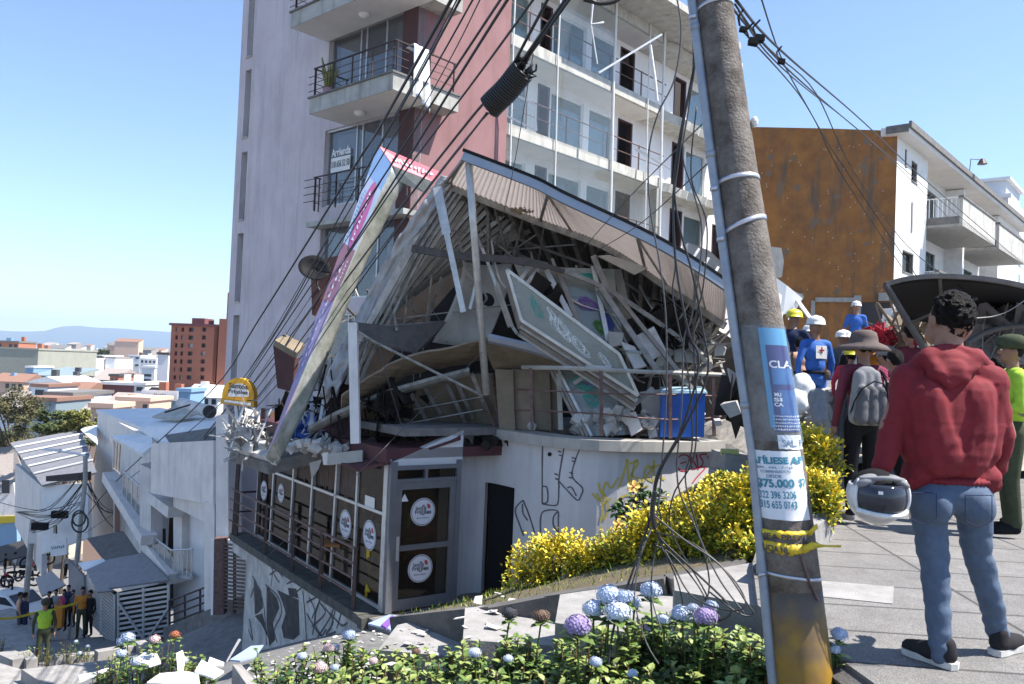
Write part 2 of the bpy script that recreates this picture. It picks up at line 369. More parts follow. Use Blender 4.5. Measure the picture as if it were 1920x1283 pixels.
# balconies wrapping the corner
def railing(mb, pts, h, fac_o, nbar=4, post_every=1.0, r=.018, stub=.18):
    pts = [Vector(p) for p in pts]
    for a, b in zip(pts[:-1], pts[1:]):
        d = (b-a); ln = d.length; dn = d/ln; n = max(1, round(ln/post_every))
        for k in range(n+1):
            p = a+dn*(.06+(ln-.12)*k/n); mb.beam(p, p+Vector((0, 0, h)), .045, .02, up=dn)
        mb.beam(a+Vector((0, 0, h)), b+Vector((0, 0, h)), .05, .03)
        for q in range(1, nbar): mb.tube([a-dn*stub*.0+Vector((0, 0, h*q/nbar)), b+Vector((0, 0, h*q/nbar))], r*.6, 5)
def balcony(zb, sl, label=None, o=1.3, rail=True):
    th = .43; e = .64; bk = 1.0
    mb = MB(); W_ = lambda s_, z, oo: L.w(s_, z, oo)
    mb.fb(L, -e, sl, zb, zb+th, .0, o)
    b = mb.build('balcony', M['slab'], tower)
    g = MB(); g.fb(R_, 0.0, bk, zb, zb+th, .001, e-.001); g.build('side_slab', M['slab'], b)
    g = MB(); g.fb(L, -e-.04, sl+.04, zb+th, zb+th+.05, .03, o+.05); g.fb(R_, .0, bk+.04, zb+th, zb+th+.05, .03, e+.04); g.build('coping', M['concrete_dark'], b)
    g = MB(); g.fb(L, -e+.02, sl-.02, zb-.004, zb-.002, .03, o-.02); g.build('soffit', M['soffit'], b)
    g = MB(); c0 = L.w(1.6, zb-.002, .6)
    g.ball(c0-Vector((0, 0, .02)), (.16, .16, .1), 14, 8); g.build('ceiling_lamp', M['white_paint'], b, True)
    if rail:
        g = MB(); z1 = zb+th+.05
        railing(g, [L.w(sl-.05, z1, .05), L.w(sl-.05, z1, o-.08), L.w(-e+.06, z1, o-.08), L.w(-e+.06, z1, .1), R_.w(.9, z1, e-.06)], .82, 0)
        for q in range(1, 4): g.tube([L.w(sl-.05, z1+.82*q/4, o-.08), L.w(sl+.2, z1+.82*q/4, o-.08)], .012, 5)
        g.build('railing', M['dark_metal'], b)
    return b
balcony(6.83, 3.0); balcony(9.57, 4.15); balcony(12.32, 4.15)
# French-balcony railing of the lower flat and its slab
mb = MB(); z1 = 4.35
railing(mb, [L.w(4.0, z1, .1), L.w(4.0, z1, .35), L.w(-.3, z1, .35)], 1.0, 0, 4, 1.2)
for q in range(4): mb.tube([L.w(4.0, z1+.3+.22*q, .35), L.w(4.5, z1+.3+.22*q, .35)], .014, 5)
mb.build('railing', M['dark_metal'], tower)
mb = MB(); mb.fb(L, -.3, 4.1, 3.85, 4.0, .03, .5); mb.build('ledge', M['slab'], tower)
# pink wall on the right facade
mb = MB(); mb.fb(R_, .0, 3.65, ZB, ZT, -.3, 0); mb.build('wall', M['tower_pink'], tower)
# FOR RENT sign behind the window
a = L.sz(622, 275); b_ = L.sz(664, 262); c_ = L.sz(664, 305); d_ = L.sz(622, 313)
sgn = MB(); zt = 6.42; 
sgn.fb(L, 2.88, 3.82, 5.55, 5.98, -.10, -.09)
r = sgn.build('rent_sign', M['white_paint'], tower)
mm('ink', (.06, .06, .07), rough=.7)
g = MB()
put_text(g, 'Arrienda', quad_fn(L.w(3.82, 6.02, -.10), L.w(2.88, 6.02, -.10), L.w(2.88, 6.26, -.10), L.w(3.82, 6.26, -.10), .006), bold=.03); g.build('lettering', M['white_paint'], r)
g = MB()
put_text(g, '318 656 52 50', quad_fn(L.w(3.80, 5.68, -.09), L.w(2.90, 5.68, -.09), L.w(2.90, 5.88, -.09), L.w(3.80, 5.88, -.09), .006), bold=.02); g.build('lettering', M['ink'], r)
# galleries of the right facade: slabs every storey, recessed wall, thin glass line
SL = [-1.0, 1.78, 4.56, 7.33, 10.08, 12.85]
GO = -.0; DEP = 1.2
back = MB(); holes = []
for z in SL[:-1]:
    zf = z+.0
    holes += [(4.1, 5.9, zf+.45, zf+2.15), (6.4, 7.0, zf+.05, zf+2.2), (7.12, 8.95, zf+.3, zf+2.15), (9.3, 10.8, zf+.1, zf+2.15), (11.1, 12.05, zf+.05, zf+2.2), (15.0, 15.95, zf+.05, zf+2.2), (16.15, 17.8, zf+.2, zf+2.15), (18.6, 19.5, zf+.05, zf+2.1)]
wall_with_holes(back, R_, 3.65, 21, SL[0], ZT, holes, .2, 0, -DEP)
back.fb(R_, 3.65, 3.85, SL[0], ZT, -DEP, -.3)
back.build('gallery_wall', M['gallery_wall'], tower)
for k, h in enumerate(holes):
    i = k % 8; a, b, c, d = h
    if i in (1, 4, 5, 7):
        g = MB(); g.fb(R_, a+.02, b-.02, c, d-.03, -DEP-.9, -DEP-.86)
        g.build('doorway', M['room_blue'] if i == 1 or (i == 5 and k < 32) else M['room_dark'], tower)
        g = MB(); g.fb(R_, b-.1, b, c, d, -DEP-.19, -DEP+.03); g.fb(R_, a, a+.05, c, d, -DEP-.19, -DEP+.03); g.fb(R_, a+.05, b-.1, d-.06, d, -DEP-.19, -DEP+.03); g.build('door_frame', M['door_dark'], tower)
    else:
        g = MB(); g.fb(R_, a, b, c, c+.06, -DEP-.15, -DEP-.05); g.fb(R_, a, b, d-.06, d, -DEP-.15, -DEP-.05); g.fb(R_, a, a+.06, c+.06, d-.06, -DEP-.15, -DEP-.05); g.fb(R_, b-.06, b, c+.06, d-.06, -DEP-.15, -DEP-.05)
        f = g.build('window', M['white_paint'], tower)
        g = MB(); g.fb(R_, a+.06, b-.06, c+.06, d-.06, -DEP-.11, -DEP-.10); g.build('pane', M['glass'], f)
        g = MB(); curtain(g, R_, a+.05, b-.05, c+.05, d-.05, -DEP-.3, 30, .04); g.build('curtain', M['curtain'] if i != 3 else M['curtain_w'], f)
mb = MB(); mb.fb(R_, 3.9, 21, SL[0], ZT, -DEP-1.9, -DEP-1.8); mb.build('inner_wall', M['room_dark'], tower)
for j, z in enumerate(SL):
    g = MB(); g.fb(R_, 3.66, 12.3, z-.36, z, -DEP-.3, .0)
    f = g.build('gallery_slab', M['slab_edge'], tower)
    g = MB(); g.fb(R_, 3.9, 12.28, z-.366, z-.363, -DEP, -.12); g.build('soffit', M['soffit'], f)
    g = MB()   # broken slab end past the glazing: ragged edge
    P = []
    n = 20
    for k in range(n+1):
        s_ = 12.3+5.9*k/n; e = -.15-.35*abs(noise.noise((s_*1.9, z, 3)))-.12*abs(noise.noise((s_*6, z, 1)))
        P.append((s_, e))
    for k in range(n):
        (s0, e0), (s1, e1) = P[k], P[k+1]; q = R_.w
        zz = z-.05
        g.hexa([q(s0, zz-.32, -DEP-.3), q(s1, zz-.32, -DEP-.3), q(s1, zz-.30, e1), q(s0, zz-.30, e0), q(s0, zz, -DEP-.3), q(s1, zz, -DEP-.3), q(s1, zz+.02, e1+.08), q(s0, zz+.02, e0+.08)])
    g.build('broken_slab', M['slab_edge'], tower)
# vertical glazing posts, glass sheets, railings
for s_ in (3.75, 5.9, 9.0, 11.2, 12.2):
    g = MB(); g.tube([R_.w(s_, SL[0], .06), R_.w(s_+.04, 5, .09), R_.w(s_-.03, 10, .06), R_.w(s_, ZT, .06)], .045 if s_ in (9.0, 12.2) else .025, 6); g.build('glazing_post', M['white_paint'], tower)
for j in range(len(SL)-1):
    z = SL[j]; zt = SL[j+1]-.36
    spans = [(3.7, 5.87), (5.93, 8.95), (9.05, 11.17)]
    if j in (1, 2): spans.append((11.23, 12.15))
    for a, b in spans:
        if (j, a) in ((4, 9.05), (3, 9.05), (4, 3.7)): continue
        g = MB(); g.fb(R_, a, b, z, zt, .04, .048); g.build('gallery_glass', M['glass_clear'], tower)
    g = MB()
    for q in (.95, .5): g.tube([R_.w(3.7, z+q, -.08), R_.w(12.6, z+q-.04, -.08)], .022 if q == .95 else .014, 5)
    for s_ in (4.6, 6.6, 8.9, 10.9, 12.4): g.beam(R_.w(s_, z, -.08), R_.w(s_, z+.95, -.08), .05, .03)
    g.build('railing', M['rust_rail'], tower)
g = MB(); g.fb(R_, 3.66, 12.2, 14.0, 14.3, -.05, .05); g.build('fascia', M['slab'], tower)
# roof overhang, higher up right
g = MB(); g.fb(R_, 7.2, 15.3, 12.85, 13.1, -3, 1.6); g.build('roof_slab', M['slab_edge'], tower)
g = MB(); g.fb(R_, 12.4, 12.55, SL[0], 7.2, -.5, -.2); g.fb(R_, 12.75, 12.9, SL[0], 7.0, -.6, -.3); g.build('broken_column', M['slab'], tower)
g = MB(); g.fb(R_, 20.8, 21, SL[0], ZT, -6, -DEP-.2); g.build('wall', M['tower_white'], tower)
# loose bits: tilted casement sashes and a snapped post
def sash(name, a, b, c, d, label):
    g = MB()
    for p, q in ((a, b), (b, c), (c, d), (d, a)): g.beam(p, q, .05, .05)
    o = tag(g.build(name, M['white_paint']), label, 'window frame')
    h = MB(); h.plate([a, b, c, d], .008); h.build('pane', M['glass_clear'], o)
A = R_.w
sash('open_casement', W(951, 218, 24.4), W(954, 172, 24.3), W(1003, 196, 24.2), W(1006, 245, 24.3), 'open glazed sash tipping out beside the pink wall, two floors above the roof edge')
sash('hanging_casement', W(1190, 278, 30), W(1194, 283, 30), W(1258, 318, 29.5), W(1228, 296, 29.8), 'white window sash hanging askew out of the third gallery, left of the dark door')
g = MB(); g.beam(W(1122, 137, 23), W(1240, 65, 24.5), .07, .05); one(g, 'broken_strut', M['alu'], 'thin snapped strut sticking diagonally out of the top gallery', 'strut')
g = MB(); g.tube([W(1112, 0, 24), W(1108, 45, 24), W(1132, 42, 24.2)], .03, 5); g.tube([W(1108, 45, 24), W(1120, 120, 24.4)], .02, 5); one(g, 'bent_post', M['white_paint'], 'bent white post end dangling over the top gallery', 'post')
g = MB(); g.tube([W(1219, 85, 27), W(1228, 150, 27), W(1232, 190, 27)], .05, 5); one(g, 'leaning_post', M['white_paint'], 'white post leaning at the end of the top gallery rail', 'post')
# towel over the railing and the cactus in its pot
_o = Vector((.743, -.669, 0))*.16; _a = W(768, 84, 21.15)+_o; _b = W(795, 97, 21.55)+_o
P = []
for i in range(17):
    row = []
    for j in range(9):
        u = j/8; v = max(0, i-1)/15
        p = _a.lerp(_b, u*(1+.25*v)); fold = .05*sin(u*13+v*2.5)*(.3+v)
        drop = v*(1.32+.35*u-.15*sin(u*3))
        q = p+Vector((.74, -.67, 0))*(fold+(.02 if i else -.3))+Vector((0, 0, -drop+(0 if i else -.05)))
        row.append(q)
    P.append(row)
g = MB(); g.grid(P, .01); one(g, 'hanging_sheet', M['cloth_white'], 'white sheet hung over the side railing of the balcony with the cactus', 'sheet', smooth=True)
pc = L.w(2.55, 6.83+.48, 1.0)
t = thing('potted_cactus', 'green cactus in a pink pot at the left end of the balcony', 'plant', pc)
g = MB(); g.tube([pc, pc+Vector((0, 0, .24))], [.13, .17], 14); g.build('pot', M['pot'], t, True)
g = MB()
for k in range(16):
    a = random.uniform(0, 6.28); r0 = random.uniform(0, .1)
    p = pc+Vector((cos(a)*r0, sin(a)*r0, .2)); tl = random.uniform(.5, .9)
    g.tube([p, p+Vector((cos(a)*.08, sin(a)*.08, tl*.6)), p+Vector((cos(a)*.18, sin(a)*.18, tl))], [.035, .03, .01], 6)
g.build('stems', M['plant_green'], t, True)

# ================================================================ ORANGE-GABLED BLOCK, right
K = W(1683, 250, 31.)
OW = Fac(K, -65, 1); WW = Fac(K, 41, -1)
mm('orange', (.38, .16, .04), (.23, .10, .034), scale=1.5, rough=.9, bump=.2, bscale=14, c3=(.10, .085, .07), streak=.85, stretch=(1, 1, 1))
mm('white_brick', (.74, .73, .70), (.66, .65, .62), scale=4, rough=.9, bump=.5, bscale=14)
mm('eave', (.12, .115, .11), (.2, .19, .18), scale=5, rough=.9)
ob = thing('gabled_block', 'four storey block with a bare orange end wall and white balconied front', 'building', (K.x, K.y, -1.3))
g = MB()
zl = [(0, 9.45), (2.4, 9.75), (5.45, 10.08)]
for (s0, z0), (s1, z1) in zip(zl[:-1], zl[1:]):
    q = OW.w; g.hexa([q(s0, -1.5, -.3), q(s1, -1.5, -.3), q(s1, -1.5, 0), q(s0, -1.5, 0), q(s0, z0, -.3), q(s1, z1, -.3), q(s1, z1, 0), q(s0, z0, 0)])
g.build('end_wall', M['orange'], ob)
mm('patch', (.17, .14, .12), (.24, .13, .06), scale=8, rough=.95)
g = MB()      # dark render patches and bolts on the wall
for k in range(26):
    s_ = random.uniform(.4, 5.2); z = random.uniform(3.2, 9.2); n = 9; rr = random.uniform(.05, .16); ry = rr*random.choice((1, 1, 2.6))
    g.add([OW.w(s_+rr*cos(6.28*i/n)*random.uniform(.6, 1.2), z+ry*sin(6.28*i/n)*random.uniform(.6, 1.2), .004) for i in range(n)], [tuple(range(n))])
g.build('render_patches', M['patch'], ob)
mm('bolt', (.5, .48, .44), rough=.7)
g = MB()
for k in range(70):
    s_ = random.uniform(.3, 5.3); z = 3.2+random.random()*6; c = OW.w(s_, z, .01); g.ball(c, .022, 6, 4)
g.build('anchor_plates', M['bolt'], ob)
g = MB(); q = OW.w
g.fb(OW, 3.2, 4.15, 3.05, 3.28, .0, .14); g.fb(OW, .0, .5, 3.0, 3.3, .0, .2); g.fb(OW, 1.1, 1.35, -1.4, 3.2, .0, .16)
g.fb(OW, 3.45, 3.62, -1.4, 3.05, .0, .1); g.fb(OW, 2.75, 2.9, -1.4, 3.0, .0, .1); g.fb(OW, 1.35, 2.75, 2.95, 3.12, .0, .12); g.build('concrete_ribs', M['concrete'], ob)
g = MB(); g.fb(OW, .1, 1.1, -1.3, 2.95, .003, .03); g.build('dark_opening', M['room_dark'], ob)
# white front with windows
hol = [(1.0, 1.25, 8.3, 9.0), (1.9, 2.7, 7.9, 8.75), (1.0, 2.5, 4.2, 5.1)]
g = MB(); wall_with_holes(g, WW, .0, 4.2, -1.5, 9.3, hol, .3); g.build('front_wall', M['white_brick'], ob)
for h in hol:
    g = MB(); a, b, c, d = h
    g.fb(WW, a, b, c, c+.06, -.25, .03); g.fb(WW, a, b, d-.06, d, -.25, .0); g.fb(WW, a, a+.06, c+.06, d-.06, -.25, -.02); g.fb(WW, b-.06, b, c+.06, d-.06, -.25, -.02)
    f = g.build('window', M['concrete_dark'], ob); g = MB(); g.fb(WW, a+.06, b-.06, c+.06, d-.06, -.15, -.14); g.build('pane', M['glass_dark'], f)
    if b-a > 1: g = MB(); g.fb(WW, a+.1, a+1.0, c+.1, d-.1, -.28, -.2); g.build('blind', M['white_paint'], f)
g = MB(); g.fb(WW, 2.0, 2.15, 5.9, 7.1, .0, .05); g.build('wall_vent', M['concrete'], ob)
REC = -.8
hol = []
for z0 in (1.0, 3.75, 6.5):
    for s0 in (5.2, 12.5): hol += [(s0, s0+3.6, z0+.2, z0+2.15)]
g = MB(); wall_with_holes(g, WW, 4.2, 24, -1.5, 9.3, hol, .2, 0, REC); g.fb(WW, 4.0, 4.2, -1.5, 9.2, REC-.2, -.3)
g.fb(WW, 10.4, 10.7, -1.5, 9.2, REC, .0); g.fb(WW, 18.2, 18.5, -1.5, 9.2, REC, .0)
g.build('front_wall', M['white_paint'], ob)
g = MB(); g.fb(WW, 4.2, 24, -1.5, 9.2, REC-1.5, REC-1.4); g.build('inner_wall', M['room_dark'], ob)
for a, b, c, d in hol:
    g = MB()
    for k in range(6): s_ = a+(b-a-.05)*k/5; g.fb(WW, s_, s_+.05, c, d, REC-.12, REC-.05)
    g.fb(WW, a+.05, b, d-.05, d, REC-.05, REC-.0)
    f = g.build('window', M['concrete_dark'], ob)
    g = MB(); g.fb(WW, a, b, c, d, REC-.15, REC-.14); g.build('pane', M['glass'], f)
    g = MB(); curtain(g, WW, a+1.5, b-.1, c, d, REC-.4, 20); g.build('curtain', M['curtain'], f)
# white brick at far end
g = MB(); wall_with_holes(g, WW, 18.5, 24, -1.5, 9.3, [(20.5, 21.3, 3.3, 4.2), (21.3, 22, 7.6, 8.4), (20, 20.5, 7.6, 8.4)], .3); g.build('front_wall', M['white_brick'], ob)
for (s0, s1, zb) in ((4.2, 10.3, 6.4), (11.2, 17.6, 6.4), (4.2, 10.3, 3.3), (11.2, 17.6, 3.3)):
    if zb < 6: zb = 3.4
    ext = 1.35 if zb > 6 else .5
    g = MB(); q = WW.w
    g.fb(WW, s0, s1, zb, zb+.18, -1.2, ext); bb = g.build('balcony', M['concrete'], ob)
    g = MB(); g.fb(WW, s0, s1, zb+.18, zb+1.15, ext-.12, ext); g.fb(WW, s1-.12, s1, zb+.18, zb+1.15, -.0, ext-.12); g.build('parapet', M['slab_edge'], bb)
    g = MB(); g.fb(WW, s0-.03, s1+.03, zb+1.15, zb+1.24, ext-.16, ext+.04); g.fb(WW, s0-.02, s0+.1, zb+.1, zb+.4, .0, ext-.12); g.build('coping', M['concrete_dark'], bb)
    g = MB()
    for k in range(8): o_ = ext*(k+.5)/8; g.fb(WW, s0+.02, s0+.04, zb+.4, zb+1.15, o_-.012, o_+.012)
    g.fb(WW, s0, s0+.05, zb+1.16, zb+1.2, 0, ext-.16); g.build('railing', M['white_paint'], bb)
# roof with deep eave
g = MB(); q = WW.w
g.hexa([q(-.35, 9.25, -.5), q(24.5, 9.25, -6), q(24.5, 9.25, .5), q(-.35, 9.25, .5), q(-.35, 9.55, -.5), q(24.5, 9.55, -6), q(24.5, 9.42, .5), q(-.35, 9.42, .5)])
rf = g.build('roof', M['soffit'], ob)
g = MB(); g.fb(WW, -.38, 24.5, 9.42, 9.66, .5, .6); g.fb(WW, -.42, -.35, 9.28, 9.56, -.3, .5); g.build('eave', M['eave'], rf)
g = MB(); g.tube([q(9, 9.5, .5), q(8.8, 10.2, .6), q(9.6, 10.3, .9)], .02, 5); g.tube([q(9.6, 10.35, .9), q(9.6, 10.1, .9)], [.08, .22], 10); g.build('roof_lamp', M['dark_metal'], ob)
g = MB(); g.fb(WW, 17, 19, 9.6, 10.3, -2, -1); g.build('water_tank', M['concrete'], ob)
# ---- far white tower at the right edge
K2 = W(1890, 400, 75); T2 = Fac(K2, -50, 1); T3 = Fac(K2, 40, -1)
tw = thing('white_tower', 'distant white high-rise with bands of blue windows at the right edge', 'building', (K2.x, K2.y, -2))
mm('pale_facade', (.62, .64, .68), (.56, .58, .62), scale=2, rough=.8)
mm('blue_glass', (.10, .16, .24), (.06, .09, .14), scale=1, rough=.15)
g = MB(); g.fb(T2, 0, 4.0, -3, 17.4, -12, 0); g.fb(T2, .3, 3.4, 17.4, 18.9, -8, -.6); g.build('tower_wall', M['pale_facade'], tw)
g = MB(); g.fb(T2, -.3, 4.4, 17.1, 17.45, 0, .5); g.fb(T2, -.1, 3.7, 18.9, 19.15, -8, -.2); g.build('cornice', M['white_paint'], tw)
for fl in range(9):
    for k in range(3):
        g = MB(); z = 15.4-fl*1.9; s0 = .3+k*1.22; g.fb(T2, s0, s0+.85, z, z+1.1, .0, .03); g.build('window', M['blue_glass'], tw)
        g = MB(); s0 = .4+k*2.4; g.fb(T3, s0, s0+1.8, z, z+1.1, .0, .03); g.build('window', M['blue_glass'], tw)
# ================================================================ LEFT: NEIGHBOUR HOUSE, STREET, CITY
mm('render_white', (.74, .70, .66), (.62, .58, .55), scale=1.5, rough=.9, c3=(.35, .33, .33), streak=.45)
mm('roof_white', (.80, .80, .79), (.70, .70, .69), scale=2, rough=.7)
mm('roof_grey', (.20, .19, .18), (.14, .135, .13), scale=6, rough=.8)
mm('corr_pale', (.42, .40, .38), (.33, .31, .30), scale=6, rough=.8)
mm('clay', (.30, .16, .11), (.22, .13, .10), scale=8, rough=.95)
mm('roof_tan', (.36, .31, .28), (.27, .24, .22), scale=8, rough=.95)
mm('brick', (.42, .16, .10), (.36, .135, .085), scale=6, rough=.95)
mm('win_dark', (.03, .035, .045), rough=.2)
mm('leaf_far', (.045, .07, .02), (.10, .12, .03), scale=2.5, rough=.8)
mm('leaf_olive', (.07, .075, .03), (.14, .12, .05), scale=1.5, rough=.8)
mm('bark', (.12, .09, .07), (.07, .055, .045), scale=10, rough=.95)
# --- white neighbour house: facade N1 runs up the street to the left
Pn = W(402, 1000, 23.5)
N1 = Fac(Pn, -33, 1); N2 = Fac(Pn, 57, -1)
nb = thing('neighbour_house', 'white split-level house with folded roofs and glass balconies below the tower', 'house', (Pn.x, Pn.y, -8))
def s1(px, py, o=0): return N1.sz(px, py, o)
sA = s1(228, 900)[0]; sE = s1(182, 800)[0]
zr = s1(182, 770)[1]
hol = []
def hole(px0, py0, px1, py1):
    a = s1(px0, py0); b = s1(px1, py1); return (min(a[0], b[0]), max(a[0], b[0]), min(a[1], b[1]), max(a[1], b[1]))
h1 = hole(213, 905, 231, 835); h2 = hole(205, 1000, 214, 925)
hol = [hole(210, 880, 229, 826), hole(292, 866, 308, 818)]
zb = -10.5
ztop = s1(305, 800)[1]
sN = s1(308, 850)[0]
g = MB(); wall_with_holes(g, N1, sN-.2, sE, zb, zr, [h for h in hol], .25)
g.fb(N1, sE-.3, sE+.0, zb, zr-.01, -9, -.25)
g.build('wall', M['render_white'], nb)
for h in hol:
    a, b, c, d = h; f = MB()
    for k in range(4): s_ = a+(b-a-.06)*k/3; f.fb(N1, s_, s_+.06, c, d, -.2, -.1)
    f.fb(N1, a, b, c, c+.06, -.1, -.02); f.fb(N1, a, b, d-.06, d, -.1, -.02); fo = f.build('window', M['white_paint'], nb)
    f = MB(); f.fb(N1, a, b, c, d, -.16, -.15); f.build('pane', M['glass_dark'], fo)
g = MB(); g.fb(N1, sN-.2, sE, zb, zr-.2, -1.5, -1.4); g.build('inner_wall', M['room_dark'], nb)
# roofs as tilted slabs
def slab_px(name, pts, t, m, par): g = MB(); g.plate([W(*p) for p in pts], t); return g.build(name, m, par)
slab_px('roof', [(180, 768, 33), (262, 800, 29.5), (320, 838, 27.3), (400, 800, 27), (408, 782, 30), (300, 765, 36)], .15, M['roof_white'], nb)
slab_px('roof', [(308, 816, 27.4), (326, 843, 26.4), (412, 822, 25.5), (412, 800, 26)], .12, M['roof_grey'], nb)
slab_px('porch_roof', [(207, 818, 30), (266, 851, 27.2), (285, 836, 27.4), (285, 809, 29.5)], .14, M['roof_white'], nb)
# projecting upper room facing the alley
def vwall(px0, px1, pt0, pt1, pb0, pb1, d0, d1, name, m, par, t=.2):
    g = MB(); a = W(px0, pt0, d0); b = W(px1, pt1, d1); c = W(px1, pb1, d1); d = W(px0, pb0, d0)
    n = Vector((b.x-a.x, b.y-a.y, 0)).normalized(); n = Vector((n.y, -n.x, 0))
    if n.y > 0: n = -n
    q = [d, c, c-n*t, d-n*t]; r = [a, b, b-n*t, a-n*t]
    g.hexa(q+r); return g.build(name, m, par)
vwall(283, 400, 832, 826, 925, 947, 27.0, 23.4, 'wall', M['render_white'], nb)
vwall(325, 395, 920, 945, 950, 985, 26.4, 23.8, 'beam', M['render_white'], nb)
slab_px('soffit', [(325, 920, 26.4), (395, 947, 23.6), (390, 935, 26.8), (330, 915, 29)], .1, M['soffit'], nb)
vwall(325, 412, 905, 925, 1195, 1165, 28.0, 25.4, 'wall', M['gallery_wall'], nb)
for (x0, x1, y0, y1, y2, y3, d) in ((326, 341, 950, 953, 1065, 1068, 27.0), (383, 402, 940, 945, 1150, 1150, 23.7), (262, 283, 870, 880, 1000, 1020, 28.0), (405, 428, 780, 775, 1120, 1115, 23.0)):
    vwall(x0, x1, y0, y1, y2, y3, d, d-.2, 'pillar', M['render_white'], nb, .5)
# balcony floor bands (descending towards the right because they sit below the eye)
for y0, y1, x0, x1, d0, d1 in ((893, 1013, 205, 279, 31.5, 27.6), (1015, 1085, 276, 330, 28.5, 26.5), (923, 960, 280, 330, 28.5, 26.5)):
    g = MB(); a = W(x0, y0, d0); b = W(x1, y1, d1); g.beam(a, b, .5, .35); g.build('floor_band', M['render_white'], nb)
slab_px('balcony_floor', [(270, 1062, 28), (322, 1085, 26.6), (361, 1080, 26.2), (330, 1045, 28.8)], .12, M['render_white'], nb)
for pts in (((232, 884, 30), (276, 925, 28.2), 62), ((268, 992, 28.3), (321, 1032, 26.7), 52), ((321, 1032, 26.7), (361, 1030, 26.0), 50)):
    a = W(*pts[0]); b = W(*pts[1]); hh = pts[2]/1550*28
    g = MB(); 
    g.tube([a, b], .03, 6); g.tube([a-Vector((0, 0, hh)), b-Vector((0, 0, hh))], .02, 5)
    for k in range(6): p = a.lerp(b, k/5); g.tube([p, p-Vector((0, 0, hh))], .02, 5)
    r = g.build('balustrade', M['alu'], nb); g = MB(); g.plate([a, b, b-Vector((0, 0, hh)), a-Vector((0, 0, hh))], .01); g.build('balustrade_glass', M['glass_clear'], r)
mm('wood_dim', (.20, .10, .07), rough=.6)
for x0, x1, y0, y1, d in ((330, 345, 958, 1065, 27.6), (277, 305, 975, 1030, 29.2), (288, 312, 990, 1035, 28.6), (213, 225, 935, 1000, 30.4)):
    g = MB(); g.plate([W(x0, y1, d), W(x1, y1, d), W(x1, y0, d), W(x0, y0, d)], .05); f = g.build('glass_door', M['alu'], nb); g = MB(); g.plate([W(x0+1.5, y1-2, d-.03), W(x1-1.5, y1-2, d-.03), W(x1-1.5, y0+2, d-.03), W(x0+1.5, y0+2, d-.03)], .01); g.build('pane', M['win_dark'] if x0 != 213 else M['wood_dim'], f)
# solar water heater on its roof
t = thing('solar_heater', 'grey flat solar water heater with a round tank on the white roof', 'solar heater', W(350, 790, 29))
g = MB(); g.plate([W(285, 781, 30.5), W(330, 786, 29.2), W(385, 770, 29.4), W(335, 758, 31)], .08); g.build('collector', M['slab_edge'], t)
g = MB(); g.plate([W(308, 772, 29.9), W(310, 774, 29.9), W(365, 757, 30), W(362, 756, 30)], .02, nrm=(0, -.3, 1)); g.build('joint', M['room_dark'], t)
g = MB(); g.tube([W(340, 757, 31), W(392, 772, 29.3)], .22, 14); tk = g.build('tank', M['render_white'], t, True)
g = MB(); g.tube([W(392, 772, 29.3), W(394, 772.6, 29.2)], .23, 14); g.build('end_cap', M['room_dark'], tk)
# lean-to carport with slatted gates
cp = thing('slatted_carport', 'lean-to carport with patched grey roof sheets and white slatted gates', 'carport', W(250, 1200, 27))
mm('sheet_dark', (.13, .12, .115), (.09, .085, .08), scale=4, rough=.8)
mm('sheet_mid', (.26, .25, .26), (.21, .20, .21), scale=5, rough=.7)
slab_px('roof_sheet', [(164, 1012, 30.5), (233, 998, 30), (262, 1040, 28), (196, 1053, 28.6)], .06, M['sheet_dark'], cp)
slab_px('roof_sheet', [(162, 1072, 28), (196, 1053, 28.6), (268, 1039, 28), (318, 1090, 26), (204, 1106, 26.4), (213, 1110, 26.2), (184, 1113, 26.4)], .06, M['sheet_mid'], cp)
slab_px('roof_sheet', [(147, 1058, 28.7), (195, 1050, 28.5), (204, 1062, 28.2), (158, 1072, 28)], .05, M['roof_white'], cp)
for (x0, x1, ya0, ya1, yb0, yb1, d0, d1, nsl, nm) in ((165, 215, 1075, 1115, 1165, 1215, 28, 26.3, 16, 'side_gate'), (222, 316, 1110, 1095, 1212, 1195, 26.2, 25.8, 11, 'front_gate')):
    g = MB()
    for k in range(nsl):
        v = (k+.5)/nsl; g.beam(W(x0, ya0+(yb0-ya0)*v, d0), W(x1, ya1+(yb1-ya1)*v, d1), .03, .07)
    for u in (0, .5, 1):
        x = x0+(x1-x0)*u; g.beam(W(x, ya0+(ya1-ya0)*u, d0+(d1-d0)*u), W(x, yb0+(yb1-yb0)*u, d0+(d1-d0)*u), .07)
    if nm == 'front_gate': g.beam(W(222, 1130, 26.1), W(272, 1202, 26.0), .06); g.beam(W(316, 1140, 25.7), W(275, 1202, 26), .06)
    g.build(nm, M['alu'], cp)
g = MB(); g.plate([W(222, 1110, 27.6), W(318, 1092, 27.3), W(318, 1195, 27.3), W(222, 1212, 27.6)], .06); g.plate([W(172, 1085, 28.8), W(220, 1110, 27.8), W(220, 1210, 27.8), W(172, 1170, 28.8)], .05); g.build('back_panel', M['room_dark'], cp)
g = MB(); g.plate([W(132, 1050, 29.5), W(160, 1080, 28.2), W(168, 1160, 28.2), W(132, 1120, 29.5)], .06)
for k in range(9):
    u = k/8; g.beam(W(130+30*u, 1048+30*u, 29.4-1.2*u), W(134+32*u, 1120+38*u, 29.4-1.2*u), .05, .05)
one(g, 'corrugated_fence', M['sheet_mid'], 'grey corrugated fence panel left of the slatted carport', 'fence')
